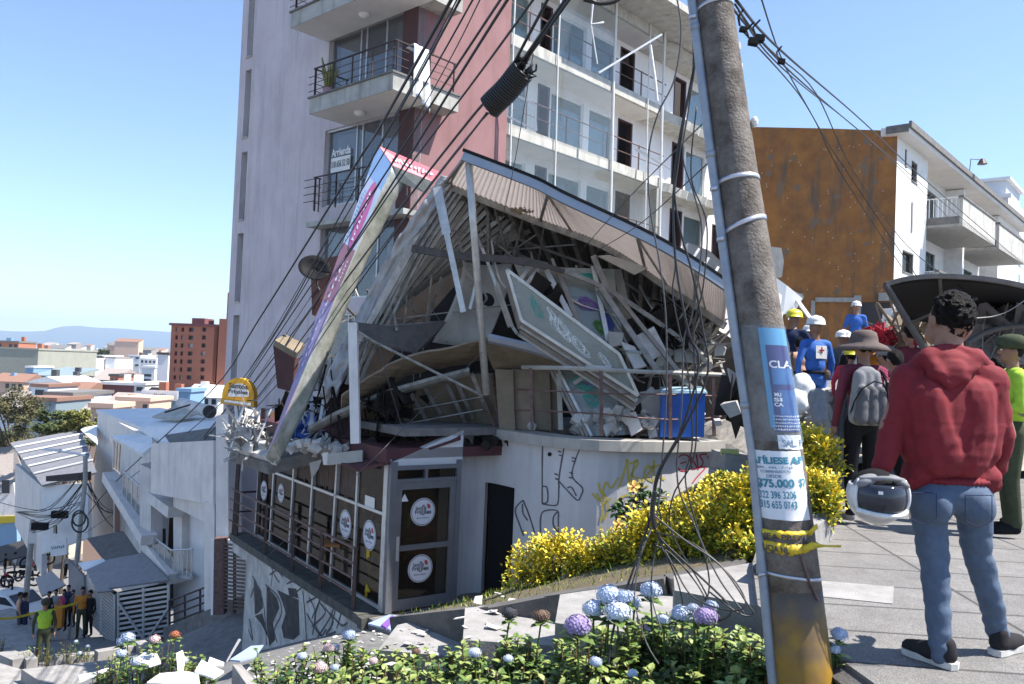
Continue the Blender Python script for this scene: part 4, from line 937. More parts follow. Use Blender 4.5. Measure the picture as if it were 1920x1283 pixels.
# graffiti letters and scribbles, laid on the wall
def bez(fn, mb, pts, w_, m=None, n=6, off=.004):
    """a flat painted stroke through 2-D points (s,z) on a surface fn(s,z)->point"""
    P = []
    for i in range(len(pts)-1):
        p0 = pts[max(i-1, 0)]; p1 = pts[i]; p2 = pts[i+1]; p3 = pts[min(i+2, len(pts)-1)]
        for k in range(n):
            t = k/n; P.append(tuple(.5*((2*p1[a])+(-p0[a]+p2[a])*t+(2*p0[a]-5*p1[a]+4*p2[a]-p3[a])*t*t+(-p0[a]+3*p1[a]-3*p2[a]+p3[a])*t**3) for a in (0, 1)))
    P.append(pts[-1]); L_ = []; R2 = []
    for i, p in enumerate(P):
        a = P[max(i-1, 0)]; b = P[min(i+1, len(P)-1)]; dx, dy = b[0]-a[0], b[1]-a[1]; l = math.hypot(dx, dy) or 1
        wv = w_*(.8+.4*noise.noise((i*.7, p[0], 2)))/2
        L_.append((p[0]-dy/l*wv, p[1]+dx/l*wv)); R2.append((p[0]+dy/l*wv, p[1]-dx/l*wv))
    mb.grid([[fn(*a) for a in L_], [fn(*a) for a in R2]], 0, m)
def rlw(px, py, o=.36): return RL.sz(px, py, o)
gf = MB(); fn = lambda s_, z: RL.w(s_, z, .364)
def blob2(pts): gf.add([fn(*rlw(*p)) for p in pts], [tuple(range(len(pts)))])
blob2([(476, 1085), (490, 1108), (493, 1140), (484, 1150), (478, 1152)]); blob2([(500, 1098), (520, 1122), (524, 1140), (512, 1168), (516, 1200), (505, 1212), (500, 1170)])
blob2([(520, 1106), (560, 1125), (562, 1190), (550, 1200), (532, 1196), (528, 1175), (536, 1150), (530, 1130)]); blob2([(478, 1155), (492, 1150), (500, 1180), (505, 1200), (490, 1170)])
blob2([(540, 1102), (556, 1104), (560, 1122), (543, 1118)])
gl_ = MB()
sc = [[(474, 1080), (488, 1110), (496, 1145), (500, 1210)], [(498, 1096), (522, 1120), (528, 1150), (515, 1180), (520, 1205)], [(568, 1108), (572, 1150), (575, 1200)], [(580, 1120), (592, 1150), (586, 1190)], [(575, 1150), (600, 1190), (612, 1180)], [(600, 1125), (590, 1165), (604, 1195)], [(610, 1140), (625, 1165), (612, 1190), (630, 1185)], [(575, 1130), (600, 1120), (585, 1160)], [(620, 1150), (640, 1172), (652, 1168)], [(508, 1060), (516, 1080), (524, 1092)], [(506, 1078), (520, 1070), (530, 1082)], [(512, 1070), (508, 1100)], [(468, 1160), (474, 1200), (466, 1180)], [(585, 1175), (610, 1150), (600, 1130)], [(538, 1095), (552, 1090), (566, 1100), (556, 1110)], [(470, 1120), (478, 1100)], [(630, 1140), (620, 1180)], [(640, 1150), (632, 1178)], [(596, 1195), (618, 1160), (626, 1140)], [(545, 1085), (560, 1095)]]
for st in sc: bez(lambda a, b: RL.w(a, b, .367), gl_, [rlw(*p) for p in st], .045)
g1 = gf.build('graffiti', M['spray_black'], wl); gl_.build('graffiti', M['ink'], wl)
# floor, inner walls, ceiling of the restaurant
g = MB(); g.fb(RL, -.02, 7.0, FLZ-.1, FLZ-.005, -5.5, -.05); g.build('floor', M['tile_floor'], rs)
g = MB(); g.fb(RL, -.0, 7.0, FLZ, -1.3, -5.6, -5.5); g.fb(RL, 6.9, 7.0, FLZ, -1.3, -5.5, -.3); g.fb(RL, 2.6, 3.6, FLZ, -1.3, -3.2, -3.05); g.build('inner_wall', M['pinkish_int'], rs)
g = MB(); g.fb(RL, -.0, 7.1, -1.62, -1.45, -5.6, .1); g.build('ceiling', M['maroon'], rs)
g = MB(); g.fb(RL, .0, 5.0, -1.25, -1.12, -9, -.2); g.fb(RD, 1.3, 9, -1.4, -1.16, -8, -.6); g.build('roof_deck', M['concrete_dark'], rs)
# glazed side: mullions, transom, blinds above, glass below
def zline(px0, py0, px1, py1, s_):               # height along the side at s_ interpolated from two pixels
    a = RL.sz(px0, py0); b = RL.sz(px1, py1); return a[1]+(b[1]-a[1])*(s_-a[0])/(b[0]-a[0])
ms = [RL.sz(x, 1000)[0] for x in (722, 668, 625, 581, 545, 508, 480)]
TRZ = -2.55
g = MB()
for i, s_ in enumerate(ms):
    lean = .0 if i < 2 else .10
    g.beam(RL.w(s_, FLZ, 0), RL.w(s_-lean, -1.6, 0), .07 if i else .14, .07, up=(RL.N.x, RL.N.y, 0))
for a, b in zip(ms[:-1], ms[1:]): g.beam(RL.w(a, TRZ, 0), RL.w(b, TRZ, 0), .05, .05); g.beam(RL.w(a, FLZ+.05, 0), RL.w(b, FLZ+.05, 0), .06, .06)
fr = g.build('side_glazing', M['alu'], rs)
for i, (a, b) in enumerate(zip(ms[:-1], ms[1:])):
    h = MB(); 
    if i in (0,): h.fb(RL, a+.05, b-.04, FLZ+.08, -1.62, -.01, .0)
    else: h.fb(RL, a+.04, b-.04, FLZ+.08, TRZ-.03, -.01, .0)
    h.build('pane', M['glass_dark'], fr)
    if i >= 1:
        h = MB(); n = 12
        for k in range(n):
            u = (k+.5)/n; s_ = a+.04+(b-a-.08)*u; drop = 0 if i not in (2, 3) else .25*noise.noise((k*.9, i, 0))
            h.beam(RL.w(s_, TRZ+.04+drop*.5, -.06), RL.w(s_-.03, -1.62, -.06), (b-a)/n*.8, .01, up=(RL.N.x, RL.N.y, 0))
        h.build('blind', M['blind_brown'], fr)
# stickers and papers on the glass
def disc(fac, s_, z, r, o, mb, n=28, ring=None, rz=None):
    rz = rz or r; v = [fac.w(s_+r*cos(2*pi*k/n), z+rz*sin(2*pi*k/n), o) for k in range(n)]; mb.add(v, [tuple(range(n))])
def ringm(fac, s_, z, r0, r1, o, mb, n=28):
    v = [fac.w(s_+r0*cos(2*pi*k/n), z+r0*sin(2*pi*k/n), o) for k in range(n)]+[fac.w(s_+r1*cos(2*pi*k/n), z+r1*sin(2*pi*k/n), o) for k in range(n)]
    mb.add(v, [(k, (k+1) % n, n+(k+1) % n, n+k) for k in range(n)])
mm('sticker', (.62, .62, .66), rough=.6); mm('sticker_red', (.45, .05, .05), rough=.6)
def logo(fac, s_, z, r, o, par, flip=1):
    g = MB(); disc(fac, s_, z, r, o, g); st = g.build('sticker', M['sticker'], par)
    g = MB(); ringm(fac, s_, z, r*.90, r*.945, o+.004, g)
    f = lambda x0, x1, z0, z1: (lambda a, b: fac.w(s_+flip*(x0+(x1-x0)*a)*r, z+(z0+(z1-z0)*b)*r, o+.004))
    put_text(g, 'Sant', f(-.62, -.1, .16, .42), bold=.02); put_text(g, 's', f(.14, .28, .16, .36), bold=.02); put_text(g, 'Frij', f(-.66, -.12, -.2, .14), bold=.03); put_text(g, 'les', f(.16, .68, -.16, .16), bold=.03)
    for x0 in (-.08, .06): g.add([fac.w(s_+flip*(x0+a)*r, z+b*r, o+.004) for a, b in ((0, -.18), (.06, -.18), (.06, .4), (0, .4))], [(0, 1, 2, 3)])
    g.add([fac.w(s_+flip*a*r, z+b*r, o+.004) for a, b in ((-.08, .4), (.12, .4), (.08, .5), (-.04, .5))], [(0, 1, 2, 3)]); g.add([fac.w(s_+flip*a*r, z+b*r, o+.004) for a, b in ((-.08, -.24), (.12, -.24), (.12, -.18), (-.08, -.18))], [(0, 1, 2, 3)])
    put_text(g, '@santosfrijoles', f(-.5, .5, -.5, -.36), bold=.01)
    g.build('lettering', M['ink'], st)
    g = MB(); disc(fac, s_+flip*.42*r, z+.46*r, r*.12, o+.004, g, 12); disc(fac, s_+flip*.48*r, z+.34*r, r*.13, o+.005, g, 12); g.build('bean_mark', M['sticker_red'], st)
for x, y, r in ((693, 1004, .26), (648, 983, .26), (495, 920, .22), (527, 925, .2)):
    a = RL.sz(x, y); logo(RL, a[0], a[1], r, .006, fr, -1)
g = MB(); a = RL.sz(691, 930); b = RL.sz(700, 955); g.fb(RL, b[0]-.05, a[0]+.12, b[1], a[1], .004, .008)
for x0, y0, x1, y1 in ((640, 1010, 652, 1060), (660, 985, 668, 1040), (600, 1000, 606, 1080)):
    a = RL.sz(x0, y0); b = RL.sz(x1, y1); g.fb(RL, b[0], a[0]+.06, b[1], a[1], -.5, -.49)
g.build('posters', M['curtain_w'], fr)
# door
dw = RD.sz(845, 1128)[0]; dz1 = RD.sz(735, 905)[1]
g = MB(); s0, s1_ = .10, dw; 
for a, b, c, d in ((s0, s0+.11, FLZ+.02, dz1), (s1_-.11, s1_, FLZ+.02, dz1), (s0+.11, s1_-.11, dz1-.13, dz1), (s0+.11, s1_-.11, FLZ+.02, FLZ+.2), (s0+.11, s1_-.11, FLZ+1.0, FLZ+1.09)):
    g.fb(RD, a, b, c, d, -.05, .02)
dr = g.build('door', M['grey_frame'], rs)
g = MB(); g.fb(RD, s0+.11, s1_-.11, FLZ+.2, FLZ+1.0, -.02, -.01); g.fb(RD, s0+.11, s1_-.11, FLZ+1.09, dz1-.13, -.02, -.01); g.build('pane', M['glass_dark'], dr)
g = MB(); g.fb(RD, s0+.03, s0+.08, FLZ+.85, FLZ+1.25, .02, .05); g.build('handle', M['alu'], dr)
sc_ = (s0+s1_)/2
logo(RD, RD.sz(793, 960)[0], RD.sz(793, 960)[1], .235, .0, dr); logo(RD, RD.sz(788, 1066)[0], RD.sz(788, 1066)[1], .235, .0, dr)
g = MB(); a = RD.sz(757, 934); g.add([RD.w(a[0]+p, a[1]+q, .0) for p, q in ((-.06, -.06), (.09, -.06), (.015, .07))], [(0, 1, 2)]); g.build('warning_sticker', M['curtain_w'], dr)
g = MB(); zt_ = dz1+.22
for a, b, c, d in ((-.02, .10, FLZ, zt_+.12), (dw, dw+.09, FLZ, zt_+.12), (.1, dw, dz1, dz1+.05), (.1, dw, zt_-.02, zt_+.05), (dw*.5, dw*.5+.05, dz1+.05, zt_-.02)): g.fb(RD, a, b, c, d, -.07, .04)
g.build('door_frame', M['grey_frame'], rs)
g = MB(); g.fb(RD, .1, dw, dz1+.05, zt_-.02, -.03, -.02); g.build('fanlight', M['glass_dark'], rs)
ztop_ = -1.15
g = MB(); q = RD.w
za = RD.sz(740, 862)[1]
g.hexa([q(-.02, zt_+.05, -.15), q(dw+.12, zt_+.05, -.15), q(dw+.12, zt_+.05, .0), q(-.02, zt_+.05, .0), q(-.02, zt_+.1, -.15), q(dw+.12, ztop_, -.15), q(dw+.12, ztop_, .0), q(-.02, zt_+.1, .0)]); g.build('wall', M['grey_wall'], rs)
g = MB(); q = RD.w
g.plate([W(*p) for p in ((618, 864, 14.6), (671, 885, 13.9), (720, 873, 13.7), (864, 825, 14.4), (864, 816, 14.5), (760, 834, 14.6), (680, 853, 14.8))][::-1], .05); g.beam(RL.w(.0, -1.66, .06), RL.w(3.4, -1.60, .08), .06, .1); g.build('maroon_fascia', M['maroon'], rs)
# furniture behind the door
def simple_table(c, h=.74, wd=.8, m='orange_wood', lab='', nm='table'):
    t = thing(nm, lab, nm, c)
    g = MB(); g.box(c.x-wd/2, c.x+wd/2, c.y-wd/2, c.y+wd/2, c.z+h-.05, c.z+h); g.build('table_top', M[m], t)
    for a in (-1, 1):
        for b in (-1, 1): g = MB(); g.beam((c.x+a*(wd/2-.05), c.y+b*(wd/2-.05), c.z), (c.x+a*(wd/2-.05), c.y+b*(wd/2-.05), c.z+h-.05), .06); g.build('leg', M[m], t)
def plastic_chair(c, m, lab, tilt=0):
    t = thing('chair', lab, 'chair', c)
    Mx = Matrix.Rotation(tilt, 3, 'X'); P = lambda x, y, z: c+Mx @ Vector((x, y, z))
    g = MB(); g.hexa([P(-.2, -.2, .42), P(.2, -.2, .42), P(.2, .2, .42), P(-.2, .2, .42), P(-.2, -.2, .46), P(.2, -.2, .46), P(.2, .2, .46), P(-.2, .2, .46)]); g.build('seat', M[m], t)
    g = MB(); 
    for x in (-.18, .0, .18): g.beam(P(x, .2, .44), P(x, .26, .9), .07, .02)
    g.beam(P(-.21, .26, .88), P(.21, .26, .88), .03, .12); g.build('backrest', M[m], t)
    for a in (-1, 1):
        for b in (-1, 1): g = MB(); g.beam(P(a*.18, b*.18, .43), P(a*.21, b*.21, 0), .04); g.build('leg', M[m], t)
c = RD.w(.75, FLZ, -1.3); simple_table(c, .75, .8, 'orange_wood', 'orange wooden table seen through the upper door glass')
plastic_chair(RD.w(.35, FLZ, -.9), 'yellow_plastic', 'yellow chair tipped over behind the lower door glass', .7)
c2 = RD.w(.35, FLZ, -2.2); c2.z += .75; plastic_chair(c2, 'yellow_plastic', 'yellow chair stacked on a table behind the door')
c2 = RD.w(.9, FLZ, -2.3); c2.z += .75; plastic_chair(c2, 'red_plastic', 'red chair stacked on a table behind the door')
simple_table(RD.w(.6, FLZ, -2.3), .74, 1.3, 'orange_wood', 'orange wooden table carrying the stacked yellow and red chairs')
for k in range(4): 
    c = RL.w(1.2+1.3*k, FLZ, -1.2-.5*(k % 2)); simple_table(c, .74, .7, 'orange_wood', ['wooden table nearest the corner behind the side glazing', 'second wooden table behind the side glazing', 'third wooden table behind the side glazing', 'wooden table at the far end behind the side glazing'][k])
    plastic_chair(c+Vector((.1, .65, 0)), ['red_plastic', 'yellow_plastic'][k % 2], ['red chair by the table nearest the glazed corner', 'yellow chair at the second table behind the glazing', 'red chair at the third table behind the glazing', 'yellow chair at the far table behind the glazing'][k])
# terrace railing in front of the side glazing
g = MB(); z0 = FLZ
rr = thing('terrace_railing', 'rusty black railing along the narrow terrace over the graffiti wall', 'railing', RL.w(.4, FLZ, .36))
for h in (.25, .5, .75, 1.0):
    g.tube([RL.w(.45, z0+h, .36), RL.w(7.5, z0+h, .36)], .02 if h < 1 else .026, 5)
g.build('rail', M['rust_rail'], rr)
for s_ in (.45, 1.9, 3.3, 4.9, 6.9):
    g = MB(); g.beam(RL.w(s_, z0, .36), RL.w(s_, z0+1.02, .36), .06); g.build('post', M['dark_metal'], rr)
g = MB(); g.tube([RL.w(7.1, z0+.95, .36), RL.w(7.1, z0+.95, -.6)], .025, 5); g.tube([RL.w(7.1, z0+.5, .36), RL.w(7.1, z0+.5, -.6)], .02, 5); g.beam(RL.w(7.1, z0, .36), RL.w(7.1, -1.2, .3), .08); g.beam(RL.w(6.5, z0, .0), RL.w(6.5, -1.2, .0), .09); g.build('corner_post', M['dark_metal'], rr)
mm('near_black', (.010, .010, .012), rough=.7, spec=.15)
# curved grey wall with its black gate and cap
cw = [(852, 14.55), (866, 14.9), (885, 15.15), (916, 15.25), (940, 15.0), (967, 14.65), (1000, 14.2), (1060, 13.7), (1120, 13.5), (1200, 13.6), (1280, 13.85), (1350, 14.4)]
def cwp(x):
    for (a, da), (b, db) in zip(cw[:-1], cw[1:]):
        if x <= b or b == 1350:
            t = (x-a)/(b-a); return W(x, 820, da+(db-da)*t).to_2d()
xs = [852, 860, 866, 875, 885, 900, 916, 925, 935, 945, 956, 967, 983, 1000, 1020, 1040, 1060, 1090, 1120, 1160, 1200, 1240, 1280, 1315, 1350]
pl = [cwp(x) for x in xs]
def smooth(pl, n):
    for _ in range(n): pl = [pl[0]]+[(a+b*2+c)/4 for a, b, c in zip(pl[:-2], pl[1:-1], pl[2:])]+[pl[-1]]
    return pl
pl = smooth(pl, 2)
CAPZ = -1.15
def nr2(i):
    a = pl[max(i-1, 0)]; b = pl[min(i+1, len(pl)-1)]; d = (b-a).normalized(); return Vector((d.y, -d.x))   # towards the camera
g = MB(); cap = MB()
for i in range(len(xs)-1):
    a, b = pl[i], pl[i+1]; na, nb_ = nr2(i), nr2(i+1); t = .25
    zt_ = CAPZ-.02; op = 916 <= xs[i] < 967
    def seg(z0, z1):
        g.hexa([(a.x, a.y, z0), (b.x, b.y, z0), (b.x-nb_.x*t, b.y-nb_.y*t, z0), (a.x-na.x*t, a.y-na.y*t, z0), (a.x, a.y, z1), (b.x, b.y, z1), (b.x-nb_.x*t, b.y-nb_.y*t, z1), (a.x-na.x*t, a.y-na.y*t, z1)])
    if op: seg(-2.15, zt_)
    else: seg(-5.6, zt_)
    if xs[i] >= 900:
        o = .13; c0, c1 = a+na*o, b+nb_*o; d0, d1 = a-na*.45, b-nb_*.45
        cap.hexa([(c0.x, c0.y, CAPZ-.17), (c1.x, c1.y, CAPZ-.17), (d1.x, d1.y, CAPZ-.17), (d0.x, d0.y, CAPZ-.17), (c0.x, c0.y, CAPZ), (c1.x, c1.y, CAPZ), (d1.x, d1.y, CAPZ), (d0.x, d0.y, CAPZ)])
cwall = thing('curved_wall', 'grey rounded garden wall with a drawn leg pattern, yellow and red graffiti', 'wall', (pl[16].x, pl[16].y, -3))
g.build('wall', M['grey_wall'], cwall)
mm('cap_conc', (.42, .40, .36), (.34, .32, .29), scale=3, rough=.9, c3=(.16, .15, .13), streak=.4)
cap.build('cap', M['cap_conc'], cwall)
e = pl[-1]; g = MB(); g.hexa([(e.x, e.y, -4), (e.x+.1, e.y, -4), (e.x+.5, e.y+6, -4), (e.x+.3, e.y+6, -4), (e.x, e.y, CAPZ-.18), (e.x+.1, e.y, CAPZ-.18), (e.x+.5, e.y+6, CAPZ-.18), (e.x+.3, e.y+6, CAPZ-.18)]); g.build('return_wall', M['grey_wall'], cwall)
gg = MB()   # roller bars of the black gate
i0, i1 = xs.index(916), xs.index(967)
A_, B_ = pl[i0], pl[i1]; nn = nr2((i0+i1)//2)
for k in range(12):
    p = A_.lerp(B_, (k+.5)/12)-nn*.12; gg.box(p.x-.025, p.x+.025, p.y-.02, p.y+.02, FLZ-.15, -2.0)
gt2 = thing('black_gate', 'black corrugated metal gate set in the curved grey wall', 'gate', (A_.x, A_.y, FLZ))
gg.build('bars', M['near_black'], gt2)
gg = MB(); a, b = A_-nn*.16, B_-nn*.16; gg.plate([(a.x, a.y, FLZ-.3), (b.x, b.y, FLZ-.3), (b.x, b.y, -1.9), (a.x, a.y, -1.9)], .03); gg.build('leaf', M['near_black'], gt2)
# paint on the curved wall: px -> wall point
def cwall_pt(px, py, off=.006):
    for i in range(len(pl)-1):
        # find the segment whose screen x brackets px at this height
        r = ray(px, py); a, b = pl[i], pl[i+1]; d = b-a
        den = r[0]*d.y-r[1]*d.x
        if abs(den) < 1e-9: continue
        k = (a.x*d.y-a.y*d.x)/den; q = Vector((r[0]*k, r[1]*k)); t = (q-a).dot(d)/d.dot(d)
        if -.001 <= t <= 1.001 and k > 0 and i >= 5:
            n = nr2(i); return Vector((q.x+n.x*off, q.y+n.y*off, r[2]*k))
    return None
def paint(mb, pts, wpx, n=6, off=.006):
    P = []
    for i in range(len(pts)-1):
        p0 = pts[max(i-1, 0)]; p1 = pts[i]; p2 = pts[i+1]; p3 = pts[min(i+2, len(pts)-1)]
        for k in range(n):
            t = k/n; P.append(tuple(.5*((2*p1[a])+(-p0[a]+p2[a])*t+(2*p0[a]-5*p1[a]+4*p2[a]-p3[a])*t*t+(-p0[a]+3*p1[a]-3*p2[a]+p3[a])*t**3) for a in (0, 1)))
    P.append(pts[-1]); A = []; B = []
    for i, p in enumerate(P):
        a = P[max(i-1, 0)]; b = P[min(i+1, len(P)-1)]; dx, dy = b[0]-a[0], b[1]-a[1]; l = math.hypot(dx, dy) or 1
        wv = wpx*(1+.3*noise.noise((i*.5, p[0]*.1, 2)))/2
        u = cwall_pt(p[0]-dy/l*wv, p[1]+dx/l*wv, off); v = cwall_pt(p[0]+dy/l*wv, p[1]-dx/l*wv, off)
        if u is None or v is None: continue
        A.append(u); B.append(v)
    if len(A) > 1: mb.grid([A, B])
mm('line_grey', (.10, .10, .11), rough=.8); mm('spray_yellow', (.62, .48, .06), (.5, .42, .14), scale=12, rough=.8); mm('spray_red', (.55, .03, .07), (.45, .05, .08), scale=12, rough=.8)
g = MB()
for st in ([(1018, 826), (1017, 870), (1017, 945)], [(1060, 830), (1054, 860), (1048, 900), (1049, 915)], [(1092, 832), (1080, 860), (1073, 893), (1092, 915), (1090, 928), (1083, 938), (1066, 922), (1048, 902)], [(1017, 945), (1040, 948), (1047, 940), (1048, 905)], [(1018, 912), (1026, 915), (1027, 940), (1018, 944)], [(1064, 915), (1072, 914), (1081, 930)],
           [(1046, 846), (1053, 848)], [(1048, 853), (1054, 855)], [(1072, 858), (1079, 860)], [(1072, 864), (1078, 866)], [(1040, 888), (1047, 891)], [(1041, 897), (1048, 900)], [(1068, 886), (1075, 888)], [(1067, 895), (1073, 897)],
           [(981, 938), (969, 950), (967, 962), (975, 985), (982, 1005)], [(981, 938), (992, 965), (1003, 1000)], [(980, 945), (981, 962), (990, 976)], [(978, 996), (986, 998)],
           [(1014, 1005), (1014, 970), (1022, 958), (1045, 958), (1047, 975), (1047, 998)], [(1045, 960), (1038, 970), (1038, 985), (1046, 998)]):
    paint(g, st, 2.6)
g.build('leg_drawing', M['line_grey'], cwall)
g = MB(); disc_pts = [(1031+4*cos(2*pi*k/10), 852+4*sin(2*pi*k/10)) for k in range(10)]; v = [cwall_pt(*p) for p in disc_pts]; g.add(v, [tuple(range(10))]); g.build('hole', M['near_black'], cwall)
g = MB()
for st in ([(1122, 905), (1128, 925), (1136, 905), (1146, 915), (1160, 895)], [(1160, 915), (1172, 880), (1176, 862), (1178, 905)], [(1182, 905), (1190, 868), (1196, 870), (1184, 890), (1200, 900), (1192, 908)], [(1205, 905), (1212, 875), (1222, 880), (1212, 895), (1224, 903)], [(1226, 862), (1224, 905)], [(1216, 878), (1238, 872)], [(1240, 875), (1236, 890), (1246, 900)],
           [(1110, 925), (1126, 940), (1132, 925), (1140, 955), (1132, 975)], [(1118, 925), (1130, 950), (1126, 980)], [(1150, 945), (1170, 930), (1190, 930), (1200, 928)], [(1130, 945), (1145, 935)], [(1178, 915), (1215, 912)], [(1180, 870), (1196, 862)]):
    paint(g, st, 4.0)
y_ = g.build('graffiti', M['spray_yellow'], cwall)
g = MB()
ring_ = [(1282+14*cos(2*pi*k/14), 868+15*sin(2*pi*k/14)) for k in range(15)]
for st in (ring_, [(1275, 869), (1287, 866)], [(1297, 880), (1294, 855), (1308, 878), (1305, 852)], [(1325, 852), (1312, 854), (1318, 868), (1308, 880)], [(1298, 880), (1322, 876), (1306, 895), (1298, 906)], [(1327, 855), (1326, 860)]):
    paint(g, st, 2.4)
g.build('graffiti', M['spray_red'], cwall)
# balcony rail above the cap (bent)
rl2 = thing('cap_railing', 'rust-brown railing standing on the curved wall cap in front of the rubble', 'railing', (pl[18].x, pl[18].y, CAPZ))
def capD(x): p = cwp(min(max(x, 860), 1350)); return p.y+.12
def RP(x, y): return W(x, y, capD(x))
for pts in (((995, 690), (998, 806)), ((1127, 694), (1128, 818)), ((1256, 700), (1257, 822)), ((1337, 706), (1339, 818)), ((904, 742), (928, 800)), ((921, 702), (937, 798))):
    g = MB(); g.beam(RP(*pts[0]), RP(*pts[1]), .055, .05); g.build('post', M['rust_rail'], rl2)
g = MB(); g.tube([RP(980, 689), RP(1060, 690), RP(1127, 693), RP(1200, 697), RP(1270, 699), RP(1358, 703)], .04, 6); g.build('top_rail', M['cap_conc'], rl2)
for pts in ([(925, 728), (1030, 733), (1127, 738), (1255, 740), (1350, 743)], [(925, 768), (1030, 771), (1127, 776), (1190, 783), (1255, 787), (1320, 785), (1352, 781)]):
    g = MB(); g.tube([RP(*p) for p in pts], .016, 6); g.build('mid_rail', M['rust_rail'], rl2)

# ================================================================ THE COLLAPSED STRUCTURE
def trans_mat(name, c, k=.4, c2=None):
    m = mat(name, c, c2, scale=3, rough=.8); t = m.node_tree; N = t.nodes; b = N['Principled BSDF']; o = N['Material Output']
    tr = N.new('ShaderNodeBsdfTranslucent'); tr.inputs[0].default_value = (*c, 1); mx = N.new('ShaderNodeMixShader'); mx.inputs[0].default_value = k
    t.links.new(b.outputs[0], mx.inputs[1]); t.links.new(tr.outputs[0], mx.inputs[2]); t.links.new(mx.outputs[0], o.inputs[0]); M[name] = m
trans_mat('eave_sheet', (.66, .62, .60), .55, (.52, .49, .475))
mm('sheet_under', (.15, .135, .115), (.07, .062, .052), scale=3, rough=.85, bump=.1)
mm('steel_dusty', (.36, .34, .31), (.18, .17, .155), scale=6, rough=.6, metal=.3)
mm('steel_blue', (.26, .30, .38), (.33, .35, .38), scale=4, rough=.45, metal=.5)
mm('steel_dark', (.06, .055, .055), (.10, .09, .085), scale=6, rough=.7)
mm('tan_panel', (.25, .20, .14), (.18, .145, .10), scale=3, rough=.9, c3=(.12, .09, .06), streak=.5)
mm('cream_panel', (.44, .42, .37), (.34, .32, .28), scale=2, rough=.85, c3=(.3, .28, .24), streak=.3)
mm('dust_white', (.60, .58, .54), (.40, .38, .36), scale=5, rough=.9, bump=.3, bscale=30)
mm('alu_clean', (.62, .61, .58), (.45, .44, .42), scale=6, rough=.4, metal=.5)
mm('bronze_alu', (.30, .26, .22), (.22, .19, .16), scale=7, rough=.5, metal=.4)
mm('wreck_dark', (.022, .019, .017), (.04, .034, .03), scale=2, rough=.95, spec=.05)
def crv(pts, n):
    P = []
    m_ = len(pts)
    for k in range(n+1):
        t = k/n*(m_-1); i = min(int(t), m_-2); f_ = t-i
        p0 = Vector(pts[max(i-1, 0)]); p1 = Vector(pts[i]); p2 = Vector(pts[i+1]); p3 = Vector(pts[min(i+2, m_-1)])
        P.append(.5*((2*p1)+(p2-p0)*f_+(2*p0-5*p1+4*p2-p3)*f_*f_+(3*p1-p0-3*p2+p3)*f_**3))
    return P
eA = crv([W(868, 296, 13.4), W(1000, 347, 13.3), W(1063, 379, 13.25), (W(1206, 446, 13.25)), W(1290, 493, 13.3), W(1365, 543, 13.4)], 60)
eB = crv([W(834, 346, 15.4), W(1000, 412, 15.3), W(1140, 465, 15.1), W(1253, 540, 15.0), W(1310, 577, 15.1), W(1358, 610, 15.2)], 60)
rfA = thing('fallen_canopy', 'long corrugated canopy sagging down from the tall corner post towards the utility pole', 'roof', eA[0])
def corr_sheet(rows, amp, per, t):
    """rows: list of curves (same length); corrugation ridges run from row to row"""
    P = []
    nsub = 8; n = len(rows[0])
    for i in range((n-1)*nsub+1):
        u = i/nsub; a = min(int(u), n-2); f_ = u-a
        col = [r[a].lerp(r[a+1], f_) for r in rows]
        dz = amp*sin(2*pi*u/per)
        P.append([c+Vector((0, 0, dz)) for c in col])
    g = MB(); g.grid(P, t); return g
mid = [a.lerp(b, 1.03)+Vector((0, 0, .04)) for a, b in zip(eA, eB)]
corr_sheet([[p+Vector((0, 0, .03)) for p in eA], mid], .016, .6, .006).build('eave_sheet', M['eave_sheet'], rfA)
back1 = [p+Vector((.35, 2.6, -.1)) for p in mid]; back2 = [p+Vector((.8, 5.2, -.5)) for p in mid]
corr_sheet([mid, back1, back2], .02, .9, .006).build('roof_sheet', M['sheet_under'], rfA)
def ibeam(pts, w_, h, name, m, par, lipm=None):
    g = MB()
    for a, b in zip(pts[:-1], pts[1:]): g.beam(a, b+(b-a)*.02, w_, h)
    return g.build(name, m, par)
ibeam([p+Vector((0, -.02, .02)) for p in eA], .10, .14, 'front_beam', M['steel_blue'], rfA)
ibeam([p+Vector((0, -.06, .115)) for p in eA], .05, .05, 'gutter_lip', M['near_black'], rfA)
ibeam([p+Vector((0, -.05, -.02)) for p in eB], .08, .13, 'inner_beam', M['steel_dusty'], rfA)
ibeam([p+Vector((0, .0, .075)) for p in eB], .12, .03, 'beam_rust', M['rust_rail'], rfA)
for k in (0, 17, 35, 50):
    g = MB(); g.beam(eA[k]+Vector((0, 0, -.05)), eB[max(0, k-4)]+Vector((0, 0, .02)), .05, .05); g.beam(eA[k]+Vector((0, 0, -.05)), eB[min(60, k+1)]+Vector((0, 0, .02)), .03, .03); g.build('bracket', M['steel_dusty'], rfA)
for k in range(3, 60, 3):
    g = MB(); g.beam(mid[k]+Vector((0, .1, -.06)), back2[k]+Vector((0, 0, -.06)), .07, .1); g.build('rafter', M['steel_dusty'], rfA)
for v in (.35, .7):
    g = MB()
    for i in range(0, 60, 3): g.beam(mid[i].lerp(back2[i], v)+Vector((0, 0, -.13)), mid[i+3].lerp(back2[i+3], v)+Vector((0, 0, -.13)), .08, .05)
    g.build('purlin', M['steel_dusty'], rfA)
